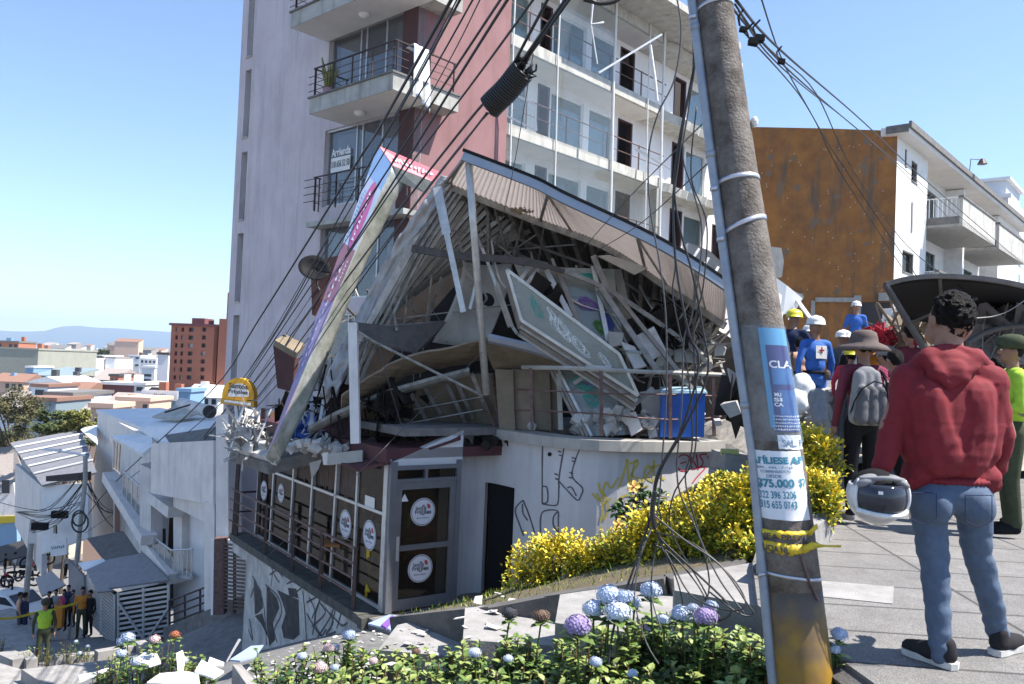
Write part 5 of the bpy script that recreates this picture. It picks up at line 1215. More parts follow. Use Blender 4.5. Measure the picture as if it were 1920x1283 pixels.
# corner posts
g = MB(); g.tube([W(879, 306, 13.45), W(889, 440, 13.8), W(912, 740, 14.3)], .062, 12); one(g, 'canopy_post', M['alu_clean'], 'tall straight light metal post hanging from the canopy corner to the railing', 'post', smooth=True)
g = MB(); g.beam(W(820, 352, 14.8), W(838, 440, 14.6), .16, .06, up=(0, 1, .2)); g.beam(W(838, 440, 14.6), W(869, 586, 14.4), .10, .06, up=(0, 1, .2)); one(g, 'bent_strut', M['alu_clean'], 'bent pale strut hanging left of the tall metal post', 'strut')
g = MB(); g.beam(W(895, 520, 14.7), W(881, 580, 14.6), .05, .02); one(g, 'metal_strip', M['alu_clean'], 'short pale strip hanging just left of the tall metal post', 'strip')
g = MB(); g.beam(W(662, 606, 14.2), W(667, 832, 14.0), .15, .15, up=(0, 1, 0)); one(g, 'square_post', M['render_white'], 'white square post hanging in front of the dark wreck', 'post')
g = MB(); g.tube([W(668, 620, 14.15), W(700, 640, 14.2), W(790, 685, 14.3), W(905, 742, 14.4)], .025, 6); one(g, 'diagonal_pipe', M['steel_dusty'], 'thin pipe slanting from the white square post to the tall post foot', 'pipe')
# left half of the roof: folded down to the left
U = crv([W(832, 350, 15.4), W(905, 385, 16.2), W(1000, 430, 17.0)], 24); V_ = crv([W(585, 800, 15.2), W(700, 615, 16.6), W(820, 520, 18.0)], 24)
rfB = thing('folded_roof', 'left half of the collapsed roof folded down with its bare purlins exposed', 'roof', U[0])
g = MB(); P = [[a.lerp(b, j/6)+Vector((0, .25, .12+.05*sin(i*1.7))) for j in range(7)] for i, (a, b) in enumerate(zip(U, V_))]; g.grid(P, .01); g.build('roof_sheet', M['sheet_under'], rfB)
rn = random.Random(4)
for k in range(17):
    u = k/16; a = U[int(u*24)].lerp(U[min(24, int(u*24)+1)], u*24-int(u*24)); b = V_[int(u*24)].lerp(V_[min(24, int(u*24)+1)], u*24-int(u*24))
    j = Vector((rn.uniform(-.08, .08), 0, rn.uniform(-.08, .08)))
    g = MB(); c = a.lerp(b, rn.uniform(.8, 1.02)); g.beam(a, c+j, .09, .05, up=(.5, -1, .6)); g.beam(a+Vector((0, 0, .04)), c+j+Vector((0, 0, .04)), .03, .06, up=(.5, -1, .6))
    g.build('purlin', M['alu_clean'] if k % 2 else M['dust_white'], rfB)
for v in (.3, .62):
    g = MB(); pp_ = [a.lerp(b, v)+Vector((0, .12, .05)) for a, b in zip(U, V_)]
    for a, b in zip(pp_[::4][:-1], pp_[::4][1:]): g.beam(a, b, .1, .12)
    g.build('cross_beam', M['steel_dark'], rfB)
# crumpled metal fascia along the left edge
Lc = crv([W(826, 330, 15.2), W(800, 368, 15.25), W(745, 450, 15.3), W(700, 530, 15.4), W(660, 610, 15.3), W(618, 690, 15.1), W(598, 745, 15.0)], 60)
g = MB(); P = []
for i, p in enumerate(Lc):
    d = (Lc[min(i+1, 60)]-Lc[max(i-1, 0)]).normalized(); sdw = Vector((1, .15, .35)).normalized(); row = []
    for j in range(9):
        v = j/8; cr = .10*noise.noise((i*.28, j*.5, 1))+.05*noise.noise((i*.9, j*.9, 4))
        row.append(p+sdw*(v*.34)+Vector((0, -1, .2))*cr+Vector((0, 0, -.1*v)))
    P.append(row)
g.grid(P, .008); mm('sheet_pale', (.50, .48, .46), (.36, .36, .38), scale=4, rough=.5, metal=.35)
g.build('crumpled_fascia', M['sheet_pale'], rfB, True)
for off, th in ((.42, .07), (.55, .05), (.68, .06)):
    g = MB()
    for a, b in zip(Lc[8::6][:-1], Lc[8::6][1:]): g.beam(a+Vector((off, .1, off*.2)), b+Vector((off, .1, off*.2)), th, .05)
    g.build('edge_beam', M['steel_dusty'], rfB)
# the long fallen sign box
mm('sg_blue', (.16, .28, .50), rough=.5); mm('sg_pale', (.36, .44, .60), (.32, .40, .56), scale=3, rough=.5); mm('sg_pink', (.36, .10, .26), rough=.5); mm('sg_mauve', (.28, .15, .21), rough=.5); mm('sg_lilac', (.27, .20, .36), (.30, .26, .42), scale=2, rough=.5); mm('sg_rose', (.34, .20, .27), (.28, .22, .36), scale=2, rough=.5); mm('sg_red', (.72, .16, .20), (.66, .14, .18), scale=6, rough=.5)
mm('sg_side', (.42, .42, .38), (.24, .26, .21), scale=5, rough=.45, metal=.35, c3=(.6, .6, .58)); mm('sg_white', (.6, .62, .7), rough=.5)
TL, TR = W(709, 273, 15.0), W(735, 311, 15.0); BL, BR = W(499, 857, 13.9), W(513, 828, 13.75)
ft = lambda v, u: (TL.lerp(BL, v)).lerp(TR.lerp(BR, v), u)
sgb = thing('fallen_sign', 'long shop sign box slid down diagonally, blue and pink at top, lilac below', 'sign', BL)
dn_ = (W(770, 330, 15.35)-TR)
segs = [(0, .10, 'sg_blue'), (.10, .33, 'sg_pale'), (.33, .52, 'sg_mauve'), (.52, .80, 'sg_lilac'), (.80, 1, 'sg_rose')]
for a, b, m_ in segs:
    g = MB(); g.plate([ft(b, 0), ft(b, 1), ft(a, 1), ft(a, 0)], .02)
    g.build('sign_face', M[m_], sgb)
g = MB(); P = []
SB = [W(764, 332, 15.2), W(716, 430, 15.1), W(675, 520, 14.9), W(638, 610, 14.7), W(602, 700, 14.4), W(567, 780, 14.1), W(526, 860, 13.95)]
SBc = crv(SB, 40)
for i in range(41):
    v = i/40; a = ft(v, 1.0); b = SBc[i]; row = []
    for j in range(7):
        t = j/6; row.append(a.lerp(b, t)+Vector((-.3, -.5, .3))*.09*noise.noise((i*.25, j*.6, 9))*sin(pi*t))
    P.append(row)
g.grid(P, .01); g.build('sign_side', M['sg_side'], sgb, True)
g = MB(); g.plate([BL, BR, SBc[-1], W(512, 868, 14.1)], .01); g.build('sign_end', M['sg_side'], sgb)
g = MB(); P = [ft(.13, .5)]; 
el = []
for k in range(24):
    a = 2*pi*k/24; v = .215+.125*cos(a)*(1 if abs(cos(a)) < .7 else .97); u = .56+.27*sin(a); el.append(ft(v, u)-Vector((.004, .01, 0)))
g.add(el, [tuple(range(24))]); ov = g.build('magenta_oval', M['sg_pink'], sgb)
st_ = lambda v0, v1, u0, u1: (lambda a, b: ft(v1+(v0-v1)*a, u0+(u1-u0)*(1-b))-Vector((.006, .016, 0)))
g = MB(); marks(g, st_(.13, .31, .45, .65), 9, 3); marks(g, st_(.37, .74, .38, .62), 13, 4); marks(g, st_(.37, .45, .74, .86), 6, 5); g.build('lettering', M['sg_white'], sgb)
g = MB(); marks(g, st_(.14, .31, .14, .28), 12, 6); g.build('lettering', M['sg_blue'], sgb)
# red short side of the sign
rsg = thing('red_sign', 'short red sign panel bridging the fallen sign and the canopy corner', 'sign', TR)
g = MB(); rp = [W(711, 274, 15.0), W(737, 311, 15.0), W(812, 341, 15.3), W(826, 323, 15.4)]; g.plate(rp, .02); g.build('sign_face', M['sg_red'], rsg)
g = MB(); g.plate([W(737, 312, 15.0), W(748, 340, 15.1), W(800, 364, 15.3), W(812, 342, 15.3)], .02); g.build('sign_side', M['sg_side'], rsg)
g = MB(); marks(g, lambda a, b: rp[0].lerp(rp[3], .12+a*.82).lerp(rp[1].lerp(rp[2], .12+a*.82), .78-b*.5)+Vector((0, -.012, .012)), 10, 7); g.build('lettering', M['sg_white'], rsg)
# dark backing behind everything, the interior's shade put into its colour
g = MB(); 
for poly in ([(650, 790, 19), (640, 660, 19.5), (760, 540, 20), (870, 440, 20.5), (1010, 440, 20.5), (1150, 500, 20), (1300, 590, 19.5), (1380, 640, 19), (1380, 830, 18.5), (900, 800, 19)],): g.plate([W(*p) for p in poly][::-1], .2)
one(g, 'dark_backing', M['wreck_dark'], 'dark backing sheet standing in for the shade deep inside the collapsed storey', 'wall')
def panel(name, px, m, lab, cat, t=.03, grp=None): g = MB(); g.plate([W(*p) for p in px], t); return one(g, name, M[m], lab, cat, grp)
def pbeam(name, a, b, w_, h, m, lab, cat='beam', up=(0, -1, .3)): g = MB(); g.beam(W(*a), W(*b), w_, h, up); return one(g, name, M[m], lab, cat)
# arched dark beam
g = MB(); ab = crv([W(772, 466, 14.9), W(860, 480, 14.9), W(950, 487, 14.9), W(1028, 500, 14.9), W(1125, 536, 14.9), W(1209, 588, 14.9), W(1287, 645, 14.9), W(1335, 690, 14.9)], 40)
for i, (a, b) in enumerate(zip(ab[:-1], ab[1:])): g.beam(a, b+(b-a)*.03, .08, .13 if i < 17 else .08, m=0 if i < 19 else 1)
one(g, 'arched_beam', [M['steel_dark'], M['steel_dusty']], 'long beam arching across the opening below the canopy', 'beam')
# cream ceiling with round hole
g = MB(); P = []
for i in range(13):
    u = i/12; row = []
    for j in range(9):
        v = j/8; x = 868+92*u-58*v**1.6*(1-u*.2); y = 492+150*v+6*sin(u*3); row.append(W(x, y, 15.9-.5*v+.3*sin(u*2.5)))
    P.append(row)
g.grid(P, .02); cp_ = one(g, 'ceiling_panel', M['cream_panel'], 'large cream ceiling panel bulging down with a round black hole', 'ceiling panel', smooth=True)
g = MB(); g.add([W(914+13*cos(2*pi*k/18)+3*sin(2*pi*k/18), 562+13*sin(2*pi*k/18), 15.35) for k in range(18)], [tuple(range(18))]); g.build('round_hole', M['near_black'], cp_)
for a, b in (((868, 525, 15.55), (960, 530, 15.5)), ((915, 492, 15.6), (905, 535, 15.5)), ((860, 560, 15.45), (905, 548, 15.4))):
    g = MB(); g.beam(W(*a), W(*b), .012, .01); g.build('joint', M['steel_dusty'], cp_)
panel('wall_lining', [(962, 492, 15.6), (1110, 510, 15.6), (1100, 560, 15.4), (985, 545, 15.4)], 'cream_panel', 'pale wall panel high behind the graffitied glazing', 'panel')
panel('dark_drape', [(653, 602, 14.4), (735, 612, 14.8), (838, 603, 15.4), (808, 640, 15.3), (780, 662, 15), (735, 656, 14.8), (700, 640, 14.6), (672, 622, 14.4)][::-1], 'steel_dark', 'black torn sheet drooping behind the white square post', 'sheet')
# sandwich of collapsed floor
def strip(name, top, bot, m, lab, cat, n=24, t=.04, jag=.0):
    a = crv([W(*p) for p in top], n); b = crv([W(*p) for p in bot], n); g = MB(); P = []
    for i, (p, q) in enumerate(zip(a, b)): P.append([p.lerp(q, j/3)+Vector((0, -.05, 0))*sin(pi*j/3)+Vector((0, 0, jag*noise.noise((i*.8, j, 3)))) for j in range(4)])
    g.grid(P, t); return one(g, name, M[m], lab, cat)
mm('wood_ply', (.25, .20, .14), (.15, .115, .08), scale=4, rough=.8, stretch=(.4, .4, 6))
strip('plywood_sheet', [(640, 740, 14.6), (700, 700, 14.6), (760, 668, 14.6), (850, 648, 14.6), (930, 633, 14.5), (1000, 655, 14.4)], [(640, 775, 15.2), (700, 740, 15.2), (770, 700, 15.3), (850, 683, 15.4), (930, 672, 15.4), (1000, 680, 15.2)], 'wood_ply', 'long brown plywood sheet draped over the crushed floor', 'plywood', jag=.04)
strip('ceiling_layer', [(905, 636, 14.3), (960, 640, 14.3), (1010, 655, 14.3), (1080, 683, 14.2), (1130, 692, 14.2)], [(925, 690, 15), (960, 688, 15), (1010, 692, 15), (1060, 695, 15), (1100, 698, 15)], 'tan_panel', 'tan ceiling layer pressed between the plywood and the railing', 'ceiling panel')
strip('metal_deck_edge', [(916, 628, 14.1), (1000, 648, 14.1), (1060, 668, 14.1), (1105, 685, 14.0)], [(916, 640, 14.15), (1000, 660, 14.15), (1060, 680, 14.15), (1105, 692, 14.05)], 'steel_blue', 'blue-grey metal edge sloping under the glazed window box', 'beam')
strip('crushed_slab', [(580, 800, 14.9), (640, 768, 14.9), (740, 728, 14.9), (880, 690, 14.9)], [(580, 812, 15.0), (640, 782, 15.0), (740, 740, 15.0), (880, 702, 15.0)], 'steel_dusty', 'dusty edge beam of the crushed slab rising to the right', 'beam')
strip('crushed_soffit', [(640, 782, 15.4), (740, 741, 15.4), (880, 703, 15.4), (925, 700, 15.4)], [(700, 845, 16.2), (780, 822, 16.2), (870, 800, 16.0), (930, 796, 15.6)], 'tan_panel', 'broken tan ceiling of the crushed storey with its battens', 'ceiling panel')
for k, (a, b) in enumerate((((768, 734, 15.2), (806, 800, 15.7)), ((792, 722, 15.2), (826, 776, 15.7)), ((838, 722, 15.2), (872, 792, 15.7)), ((856, 716, 15.2), (886, 784, 15.7)), ((884, 700, 15.1), (914, 775, 15.4)), ((742, 745, 15.2), (768, 800, 15.7)))):
    pbeam('batten', a, b, .07, .05, 'steel_dusty', ['first pale batten from the left under the crushed ceiling', 'short bright batten second under the crushed ceiling', 'long middle batten under the crushed ceiling', 'batten just right of the long middle one', 'batten beside the tall post foot', 'leftmost dusty batten under the crushed ceiling'][[1, 2, 3, 4, 5, 0][k] if k < 5 else 0])
for y0 in (744, 768):
    pbeam('ceiling_rail', (745, y0+30, 15.3), (905, y0, 15.2), .02, .02, 'steel_dusty', 'thin ceiling rail crossing the battens, %s one' % ('upper' if y0 == 744 else 'lower'), 'rail')
# khaki wall panels behind the railing
for k, (x0, x1) in enumerate(((932, 962), (964, 992), (1000, 1030), (1031, 1048))):
    panel('khaki_panel', [(x0+4, 804, 14.9), (x1+4, 808, 14.8), (x1, 694, 14.8), (x0-4, 692, 14.9)], 'tan_panel', ['khaki wall panel right beside the tall post foot behind the railing', 'second khaki wall panel behind the railing', 'third khaki wall panel right of the rust post', 'narrow khaki strip beside the leaning glazing'][k], 'panel')
# glazed window box that fell forwards
A1, B1_, C1, D1 = W(951, 506, 13.9), W(1161, 664, 13.7), W(1197, 742, 13.7), W(978, 601, 13.9)
wb = thing('window_box', 'big glazed window frame fallen forward with white scribbles on its glass', 'window', D1)
depthv = Vector((-.02, .12, -.10)).normalized()*.24
fx = MB()
for p, q in ((A1, B1_), (B1_, C1), (C1, D1), (D1, A1)): fx.beam(p, q, .05, .06, up=(B1_-A1).cross(D1-A1).normalized())
fx.build('frame', M['alu_clean'], wb)
g = MB(); g.plate([D1, C1, B1_, A1], .012); g.build('pane', M['glass_dusty'], wb)
for j in range(4):
    g = MB(); o0 = depthv*(j*.27+.12); w_ = .05
    g.beam(D1+o0+Vector((0, 0, -.03*j)), C1+o0+Vector((0, 0, -.03*j)), .05, .055, up=(0, -1, 1)); g.build('frame_rail', M['bronze_alu'] if j % 2 == 0 else M['alu_clean'], wb)
    g = MB(); g.beam(D1+o0, A1+o0, .05, .055); g.build('frame_rail', M['bronze_alu'], wb)
g = MB(); o0 = Vector((-.17, .05, -.1)); g.beam(A1+o0+Vector((0, 0, -.12)), D1+o0+Vector((.03, 0, -.03)), .06, .05); g.beam(A1+o0*1.25+Vector((.02, 0, -.15)), D1+o0*1.2, .03, .05); g.build('frame_stile', M['bronze_alu'], wb)
mm('scrib_white', (.75, .78, .76), rough=.7); mm('scrib_teal', (.05, .36, .30), rough=.7); mm('scrib_purple', (.20, .08, .34), rough=.7); mm('scrib_blue', (.04, .08, .35), rough=.7); mm('scrib_green', (.06, .22, .03), rough=.7)
def scribble(fnq, mb, cu, cv, ru, rv, n, w_, seed):
    rn = random.Random(seed); pts = []; a = rn.uniform(0, 6); n = int(n*1.7); w_ *= .42
    for k in range(n):
        a += rn.uniform(.8, 2.6); r = rn.uniform(.4, 1); pts.append((cu+ru*r*cos(a)+ru*.5*(k/n-.5), cv+rv*r*sin(a)))
    bez(fnq, mb, pts, w_, n=5)
qf = lambda A, B, C_, D: (lambda u, v: (A.lerp(B, u)).lerp(D.lerp(C_, u), v)+(B-A).cross(D-A).normalized()*-.012 if False else (A.lerp(B, u)).lerp(D.lerp(C_, u), v)+Vector((0, -.02, .006)))
f1 = qf(A1, B1_, C1, D1)
g = MB(); scribble(f1, g, .40, .55, .09, .3, 26, .012, 1); scribble(f1, g, .55, .68, .08, .22, 22, .010, 2); scribble(f1, g, .78, .6, .05, .2, 16, .008, 3); scribble(f1, g, .36, .35, .05, .2, 12, .010, 6); g.build('scribble', M['scrib_white'], wb)
g = MB(); scribble(f1, g, .20, .45, .05, .28, 16, .010, 4); g.build('scribble', M['scrib_teal'], wb)
# glazed screen behind it with mullions and coloured graffiti
gs = thing('glazed_screen', 'leaning glazed screen with blue and purple graffiti above the fallen window box', 'window', W(1060, 560, 15.3))
S0, S1, S2, S3 = W(975, 500, 15.3), W(1150, 505, 15.2), W(1170, 650, 14.9), W(1060, 640, 15.0)
g = MB(); g.plate([S3, S2, S1, S0], .012); g.build('pane', M['glass_dusty'], gs)
g = MB(); g.plate([W(990, 500, 15.6), W(1165, 505, 15.5), W(1200, 660, 15.3), W(1060, 650, 15.3)][::-1], .03); g.build('backing', M['cream_panel'], gs)
f2 = qf(S0, S1, S2, S3)
for (cu, cv, ru, rv, n, w_, s_, m_) in ((.18, .3, .09, .12, 22, .035, 1, 'scrib_blue'), (.3, .45, .1, .1, 14, .02, 2, 'scrib_white'), (.72, .12, .12, .05, 22, .06, 3, 'scrib_teal'), (.6, .48, .14, .10, 26, .02, 4, 'scrib_purple'), (.82, .7, .1, .15, 30, .04, 5, 'scrib_blue'), (.68, .78, .10, .10, 22, .03, 6, 'scrib_green'), (.12, .22, .06, .1, 10, .02, 8, 'scrib_purple')):
    g = MB(); scribble(f2, g, cu, cv, ru, rv, n, w_, s_); g.build('graffiti', M[m_], gs)
for k, (a, b, w_) in enumerate((((1022, 503, 15.1), (1070, 594, 14.8), .09), ((1044, 503, 15.1), (1084, 604, 14.8), .08), ((1112, 500, 15.1), (1140, 640, 14.7), .08), ((1001, 490, 15.1), (972, 530, 14.9), .07), ((1018, 494, 15.1), (986, 535, 14.9), .07))):
    g = MB(); g.beam(W(*a), W(*b), w_, .05, up=(0, -1, .2)); g.build('mullion', M['alu_clean'] if k != 1 else M['bronze_alu'], gs)
for k, (a, b, w_, lab) in enumerate((((1126, 540, 14.8), (1232, 696, 14.3), .10, 'thick dusty mullion slanting down right of the window box'), ((1120, 545, 14.9), (1200, 690, 14.5), .04, 'thin bar running beside the thick slanting mullion'), ((1158, 556, 14.7), (1300, 732, 14.1), .07, 'long brown-grey mullion slanting towards the blue box'), ((1112, 480, 15.0), (1145, 560, 14.9), .10, 'short thick upright where the slanting mullions meet'), ((1125, 640, 14.5), (1141, 660, 14.5), .06, 'stub of a mullion end above the railing'))):
    pbeam('fallen_mullion', a, b, w_, .06, 'bronze_alu' if k == 2 else 'steel_dusty', lab, 'mullion')
ls = thing('lower_screen', 'lower glazed panel with teal graffiti leaning behind the railing', 'window', W(1110, 815, 14.2))
T0, T1, T2, T3 = W(1050, 695, 14.5), W(1128, 697, 14.5), W(1190, 815, 14.3), W(1112, 818, 14.3)
g = MB(); g.plate([T3, T2, T1, T0], .012); g.build('pane', M['glass_dusty'], ls)
g = MB(); g.plate([T3+Vector((.1, .3, 0)), T2+Vector((.3, .3, 0)), T1+Vector((.2, .3, 0)), T0+Vector((.1, .3, 0))], .02); g.build('backing', M['tan_panel'], ls)
f3 = qf(T0, T1, T2, T3)
for (cu, cv, ru, rv, n, w_, s_, m_) in ((.45, .2, .3, .12, 26, .03, 11, 'scrib_teal'), (.4, .45, .2, .15, 22, .03, 12, 'scrib_teal'), (.6, .15, .25, .12, 18, .02, 13, 'scrib_purple'), (.5, .8, .3, .14, 24, .015, 14, 'scrib_white')):
    g = MB(); scribble(f3, g, cu, cv, ru, rv, n, w_, s_); g.build('graffiti', M[m_], ls)
for o_ in (0, .07, .14): g = MB(); g.beam(T0+Vector((-o_-.03, -.02, 0)), T3+Vector((-o_-.03, -.02, 0)), .05, .06, up=(0, -1, .2)); g.build('stile', M['bronze_alu'] if o_ else M['alu_clean'], ls)
panel('pale_upright', [(1047, 806, 14.4), (1056, 806, 14.4), (1052, 700, 14.4), (1043, 700, 14.4)], 'cream_panel', 'narrow pale upright left of the teal graffiti panel', 'upright')
# white boards and boxes in the pile
for pts, m_, lab in (([(1189, 632, 14.5), (1226, 612, 14.6), (1250, 658, 14.4), (1219, 677, 14.4)], 'dust_white', 'white square board standing on its corner in the pile'),
    ([(1140, 622, 14.6), (1170, 624, 14.6), (1166, 646, 14.5), (1142, 652, 14.5)], 'cream_panel', 'small cream board behind the slanting mullions'),
    ([(1163, 640, 14.4), (1190, 650, 14.4), (1212, 686, 14.2), (1190, 692, 14.2)], 'dust_white', 'white board lying left of the square board'),
    ([(1170, 775, 14.1), (1192, 772, 14.1), (1205, 805, 14.0), (1184, 818, 14.0)], 'render_white', 'white panel with folded edge at the foot of the pile'),
    ([(1130, 800, 14.1), (1148, 786, 14.1), (1150, 798, 14.0), (1136, 818, 14.0)], 'dust_white', 'small white wedge of board behind the middle railing post'),
    ([(1160, 655, 14.3), (1208, 658, 14.2), (1200, 663, 14.2)], 'glass_dusty', 'triangular shard of glass above the railing'),
    ([(1200, 735, 14.4), (1240, 730, 14.4), (1235, 790, 14.3), (1205, 770, 14.3)], 'cream_panel', 'pale board left of the blue box'),
    ([(1120, 480, 14.8), (1142, 478, 14.8), (1215, 502, 14.7), (1190, 515, 14.7)], 'cream_panel', 'cream soffit board hanging just under the inner canopy beam'),
    ([(1365, 690, 12.8), (1380, 700, 12.8), (1392, 765, 12.6), (1384, 770, 12.6)], 'dust_white', 'pale green board leaning just left of the utility pole')):
    panel('loose_board', pts[::-1], m_, lab, 'board', .05)
pbeam('loose_rail', (1098, 688, 13.8), (1146, 690, 13.7), .05, .03, 'dust_white', 'short white rail resting on the top railing')
pbeam('loose_rail', (1076, 720, 14.0), (1108, 697, 14.0), .07, .04, 'bronze_alu', 'brown bracket poking down under the window box')
pbeam('loose_rail', (1170, 775, 13.9), (1225, 728, 13.9), .08, .04, 'steel_dusty', 'grey bar leaning up to the blue box')
# blue drinks cooler
bc = thing('blue_cooler', 'bright blue shop cooler with a small white label and dark picture', 'cooler', W(1280, 818, 14.0))
mm('cooler_blue', (.02, .12, .50), (.02, .10, .42), scale=3, rough=.4); mm('cooler_top', (.30, .45, .55), rough=.5); mm('figure_dark', (.10, .08, .09), (.25, .2, .2), scale=10, rough=.7)
a, b = W(1238, 820, 14.0), W(1320, 820, 13.95); h_ = (820-738)/1550*14
g = MB(); g.hexa([a, b, b+Vector((.05, .5, 0)), a+Vector((.05, .5, 0)), a+Vector((0, 0, h_)), b+Vector((0, 0, h_)), b+Vector((.05, .5, h_)), a+Vector((.05, .5, h_))]); g.build('body', M['cooler_blue'], bc)
g = MB(); t0 = Vector((0, 0, h_)); g.hexa([a+t0+Vector((-.03, -.03, 0)), b+t0+Vector((.03, -.03, 0)), b+t0+Vector((.05, .5, 0)), a+t0+Vector((.05, .5, 0)), a+t0+Vector((-.02, -.02, .06)), b+t0+Vector((.02, -.02, .03)), b+t0+Vector((.05, .5, .1)), a+t0+Vector((.05, .5, .1))]); g.build('lid', M['cooler_top'], bc)
g = MB(); q0 = a+Vector((.12, -.006, h_*.75)); g.box(q0.x, q0.x+.3, q0.y-.006, q0.y, q0.z, q0.z+.07); g.build('label', M['sticker'], bc)
g = MB(); q0 = a+Vector((.44, -.006, h_*.78)); g.add([q0+Vector((.04*cos(k*.6), -.008, .04*sin(k*.6))) for k in range(10)], [tuple(range(10))]); g.build('red_dot', M['sticker_red'], bc)
g = MB(); g.add([a+Vector((.3+.42*x, -.012, h_*z)) for x, z in ((0, .05), (.1, .35), (.35, .6), (.6, .72), (.7, .55), (.5, .3), (.4, .05))], [tuple(range(7))]); g.build('picture', M['figure_dark'], bc)
# debris on the left roof deck
g = MB(); a, b, c, d = W(428, 845, 16.6), W(500, 868, 15.2), W(700, 822, 15.6), W(560, 800, 19); g.plate([a, b, c, d], .22); one(g, 'broken_deck', M['concrete_dark'], 'broken edge of the roof deck heaped with white debris above the terrace', 'roof deck')
g = MB(); g.plate([W(430, 835, 16.4), W(512, 860, 15.0), W(520, 850, 15.2), W(440, 822, 16.6)], .16); one(g, 'white_slab', M['dust_white'], 'white broken slab jutting over the terrace under the fallen sign end', 'slab')
for pts, m_, lab in (([(512, 648, 17), (553, 672, 16.8), (548, 735, 16.8), (520, 728, 17)], 'tower_brown', 'brown wall piece standing left of the fallen sign'), ([(512, 648, 17), (553, 672, 16.8), (568, 655, 17.6), (530, 636, 17.8)], 'tan_panel', 'tan top of the brown wall piece beside the sign'),
    ([(582, 490, 18), (640, 478, 17.8), (600, 560, 17.6), (585, 590, 17.6)], 'tower_brown', 'brown wall piece behind the mauve part of the fallen sign'), ([(640, 700, 15.8), (600, 760, 15.4), (595, 800, 15.3), (640, 830, 15.3), (690, 800, 15.6), (700, 740, 15.9)], 'maroon', 'dark maroon sheet crushed under the folded roof')):
    panel('wall_piece', pts[::-1], m_, lab, 'wall piece', .12)
t = thing('satellite_dish', 'dark satellite dish seen from below behind the fallen sign', 'dish', W(592, 507, 17.5))
g = MB(); c = W(590, 507, 17.6); Mx = Matrix.Rotation(.35, 3, 'Y') @ Matrix.Rotation(1.05, 3, 'X')
P = [[c+Mx @ Vector((.34*r*cos(a_), .30*r*sin(a_), .12*r*r)) for a_ in [2*pi*k/24 for k in range(25)]] for r in (.02, .35, .7, 1)]
g.grid(P, .015); g.build('reflector', M['near_black'], t, True)
g = MB(); g.tube([c, c+Vector((.05, .1, -.35)), c+Vector((.12, .15, -.45))], .03, 6); g.build('mount', M['steel_dark'], t)
rn = random.Random(21)
def heap(name, m_, lab, cx, cy, D_, rx, ry, n, kind, seed, sz=.2):
    rn = random.Random(seed); g = MB()
    for k in range(n):
        x = cx+rn.gauss(0, .45)*rx; y = cy+rn.gauss(0, .45)*ry; p = W(x, y, D_+rn.uniform(-.5, .5)); R3 = Matrix.Rotation(rn.uniform(0, 6), 3, 'X') @ Matrix.Rotation(rn.uniform(0, 6), 3, 'Y') @ Matrix.Rotation(rn.uniform(0, 6), 3, 'Z')
        if kind == 'stick':
            l = rn.uniform(.5, 1.6)*sz*3; d = R3 @ Vector((1, 0, 0)); g.beam(p-d*l/2, p+d*l/2, rn.uniform(.015, .06), rn.uniform(.008, .025))
        elif kind == 'sheet':
            q = [p+R3 @ Vector((sz*rn.uniform(.5, 1.4)*a, sz*rn.uniform(.4, 1.2)*b, 0)) for a, b in ((-1, -1), (1, -1), (1.1, 1), (-.8, 1))]; g.plate(q, .012)
        else:
            s_ = sz*rn.uniform(.3, 1.1); v = [(a*rn.uniform(.6, 1), b*rn.uniform(.6, 1), c_*rn.uniform(.6, 1)) for a, b, c_ in ((-1,-1,-1),(1,-1,-1),(1,1,-1),(-1,1,-1),(-1,-1,1),(1,-1,1),(1,1,1),(-1,1,1))]
            g.hexa([p+R3 @ (Vector(q)*s_) for q in v])
    return one(g, name, M[m_], lab, 'rubble', kind='stuff')
heap('white_sheets', 'dust_white', 'torn white sheeting heaped left of the fallen sign end', 466, 815, 16.2, 34, 32, 70, 'sheet', 1, .13)
heap('white_sticks', 'alu', 'white tubes and rods sticking out of the debris left of the sign end', 460, 812, 16.1, 34, 50, 30, 'stick', 2, .22)
mm('tarp_blue', (.03, .10, .40), (.05, .16, .5), scale=5, rough=.5)
heap('blue_tarps', 'tarp_blue', 'crumpled blue plastic between the sign end and the white post', 575, 800, 15.9, 45, 30, 34, 'sheet', 3, .16)
heap('bent_rods', 'alu', 'bent metal rods over the blue plastic', 590, 790, 15.6, 50, 40, 34, 'stick', 4, .2)
heap('plaster_chunks', 'dust_white', 'plaster chunks along the deck edge above the side glazing', 600, 838, 15.2, 110, 12, 60, 'chunk', 5, .10)
heap('dark_scraps', 'wreck_dark', 'dark splinters hanging below the folded roof', 640, 760, 15.4, 60, 60, 30, 'stick', 6, .4)
heap('dusty_splinters', 'steel_dusty', 'dusty splinters inside the dark opening', 760, 600, 16.0, 120, 70, 22, 'stick', 7, .6)
heap('deck_rubble', 'dust_white', 'rubble strewn on the deck behind the railing', 1200, 790, 14.6, 150, 22, 120, 'chunk', 8, .09)
heap('roof_rubble', 'cream_panel', 'pale rubble in the pile below the canopy right of the mullions', 1270, 680, 15.5, 70, 50, 70, 'sheet', 9, .14)
heap('dark_rods', 'steel_dusty', 'tangle of bars in the dark right half of the wreck', 1270, 650, 15.6, 90, 70, 60, 'stick', 10, .4)
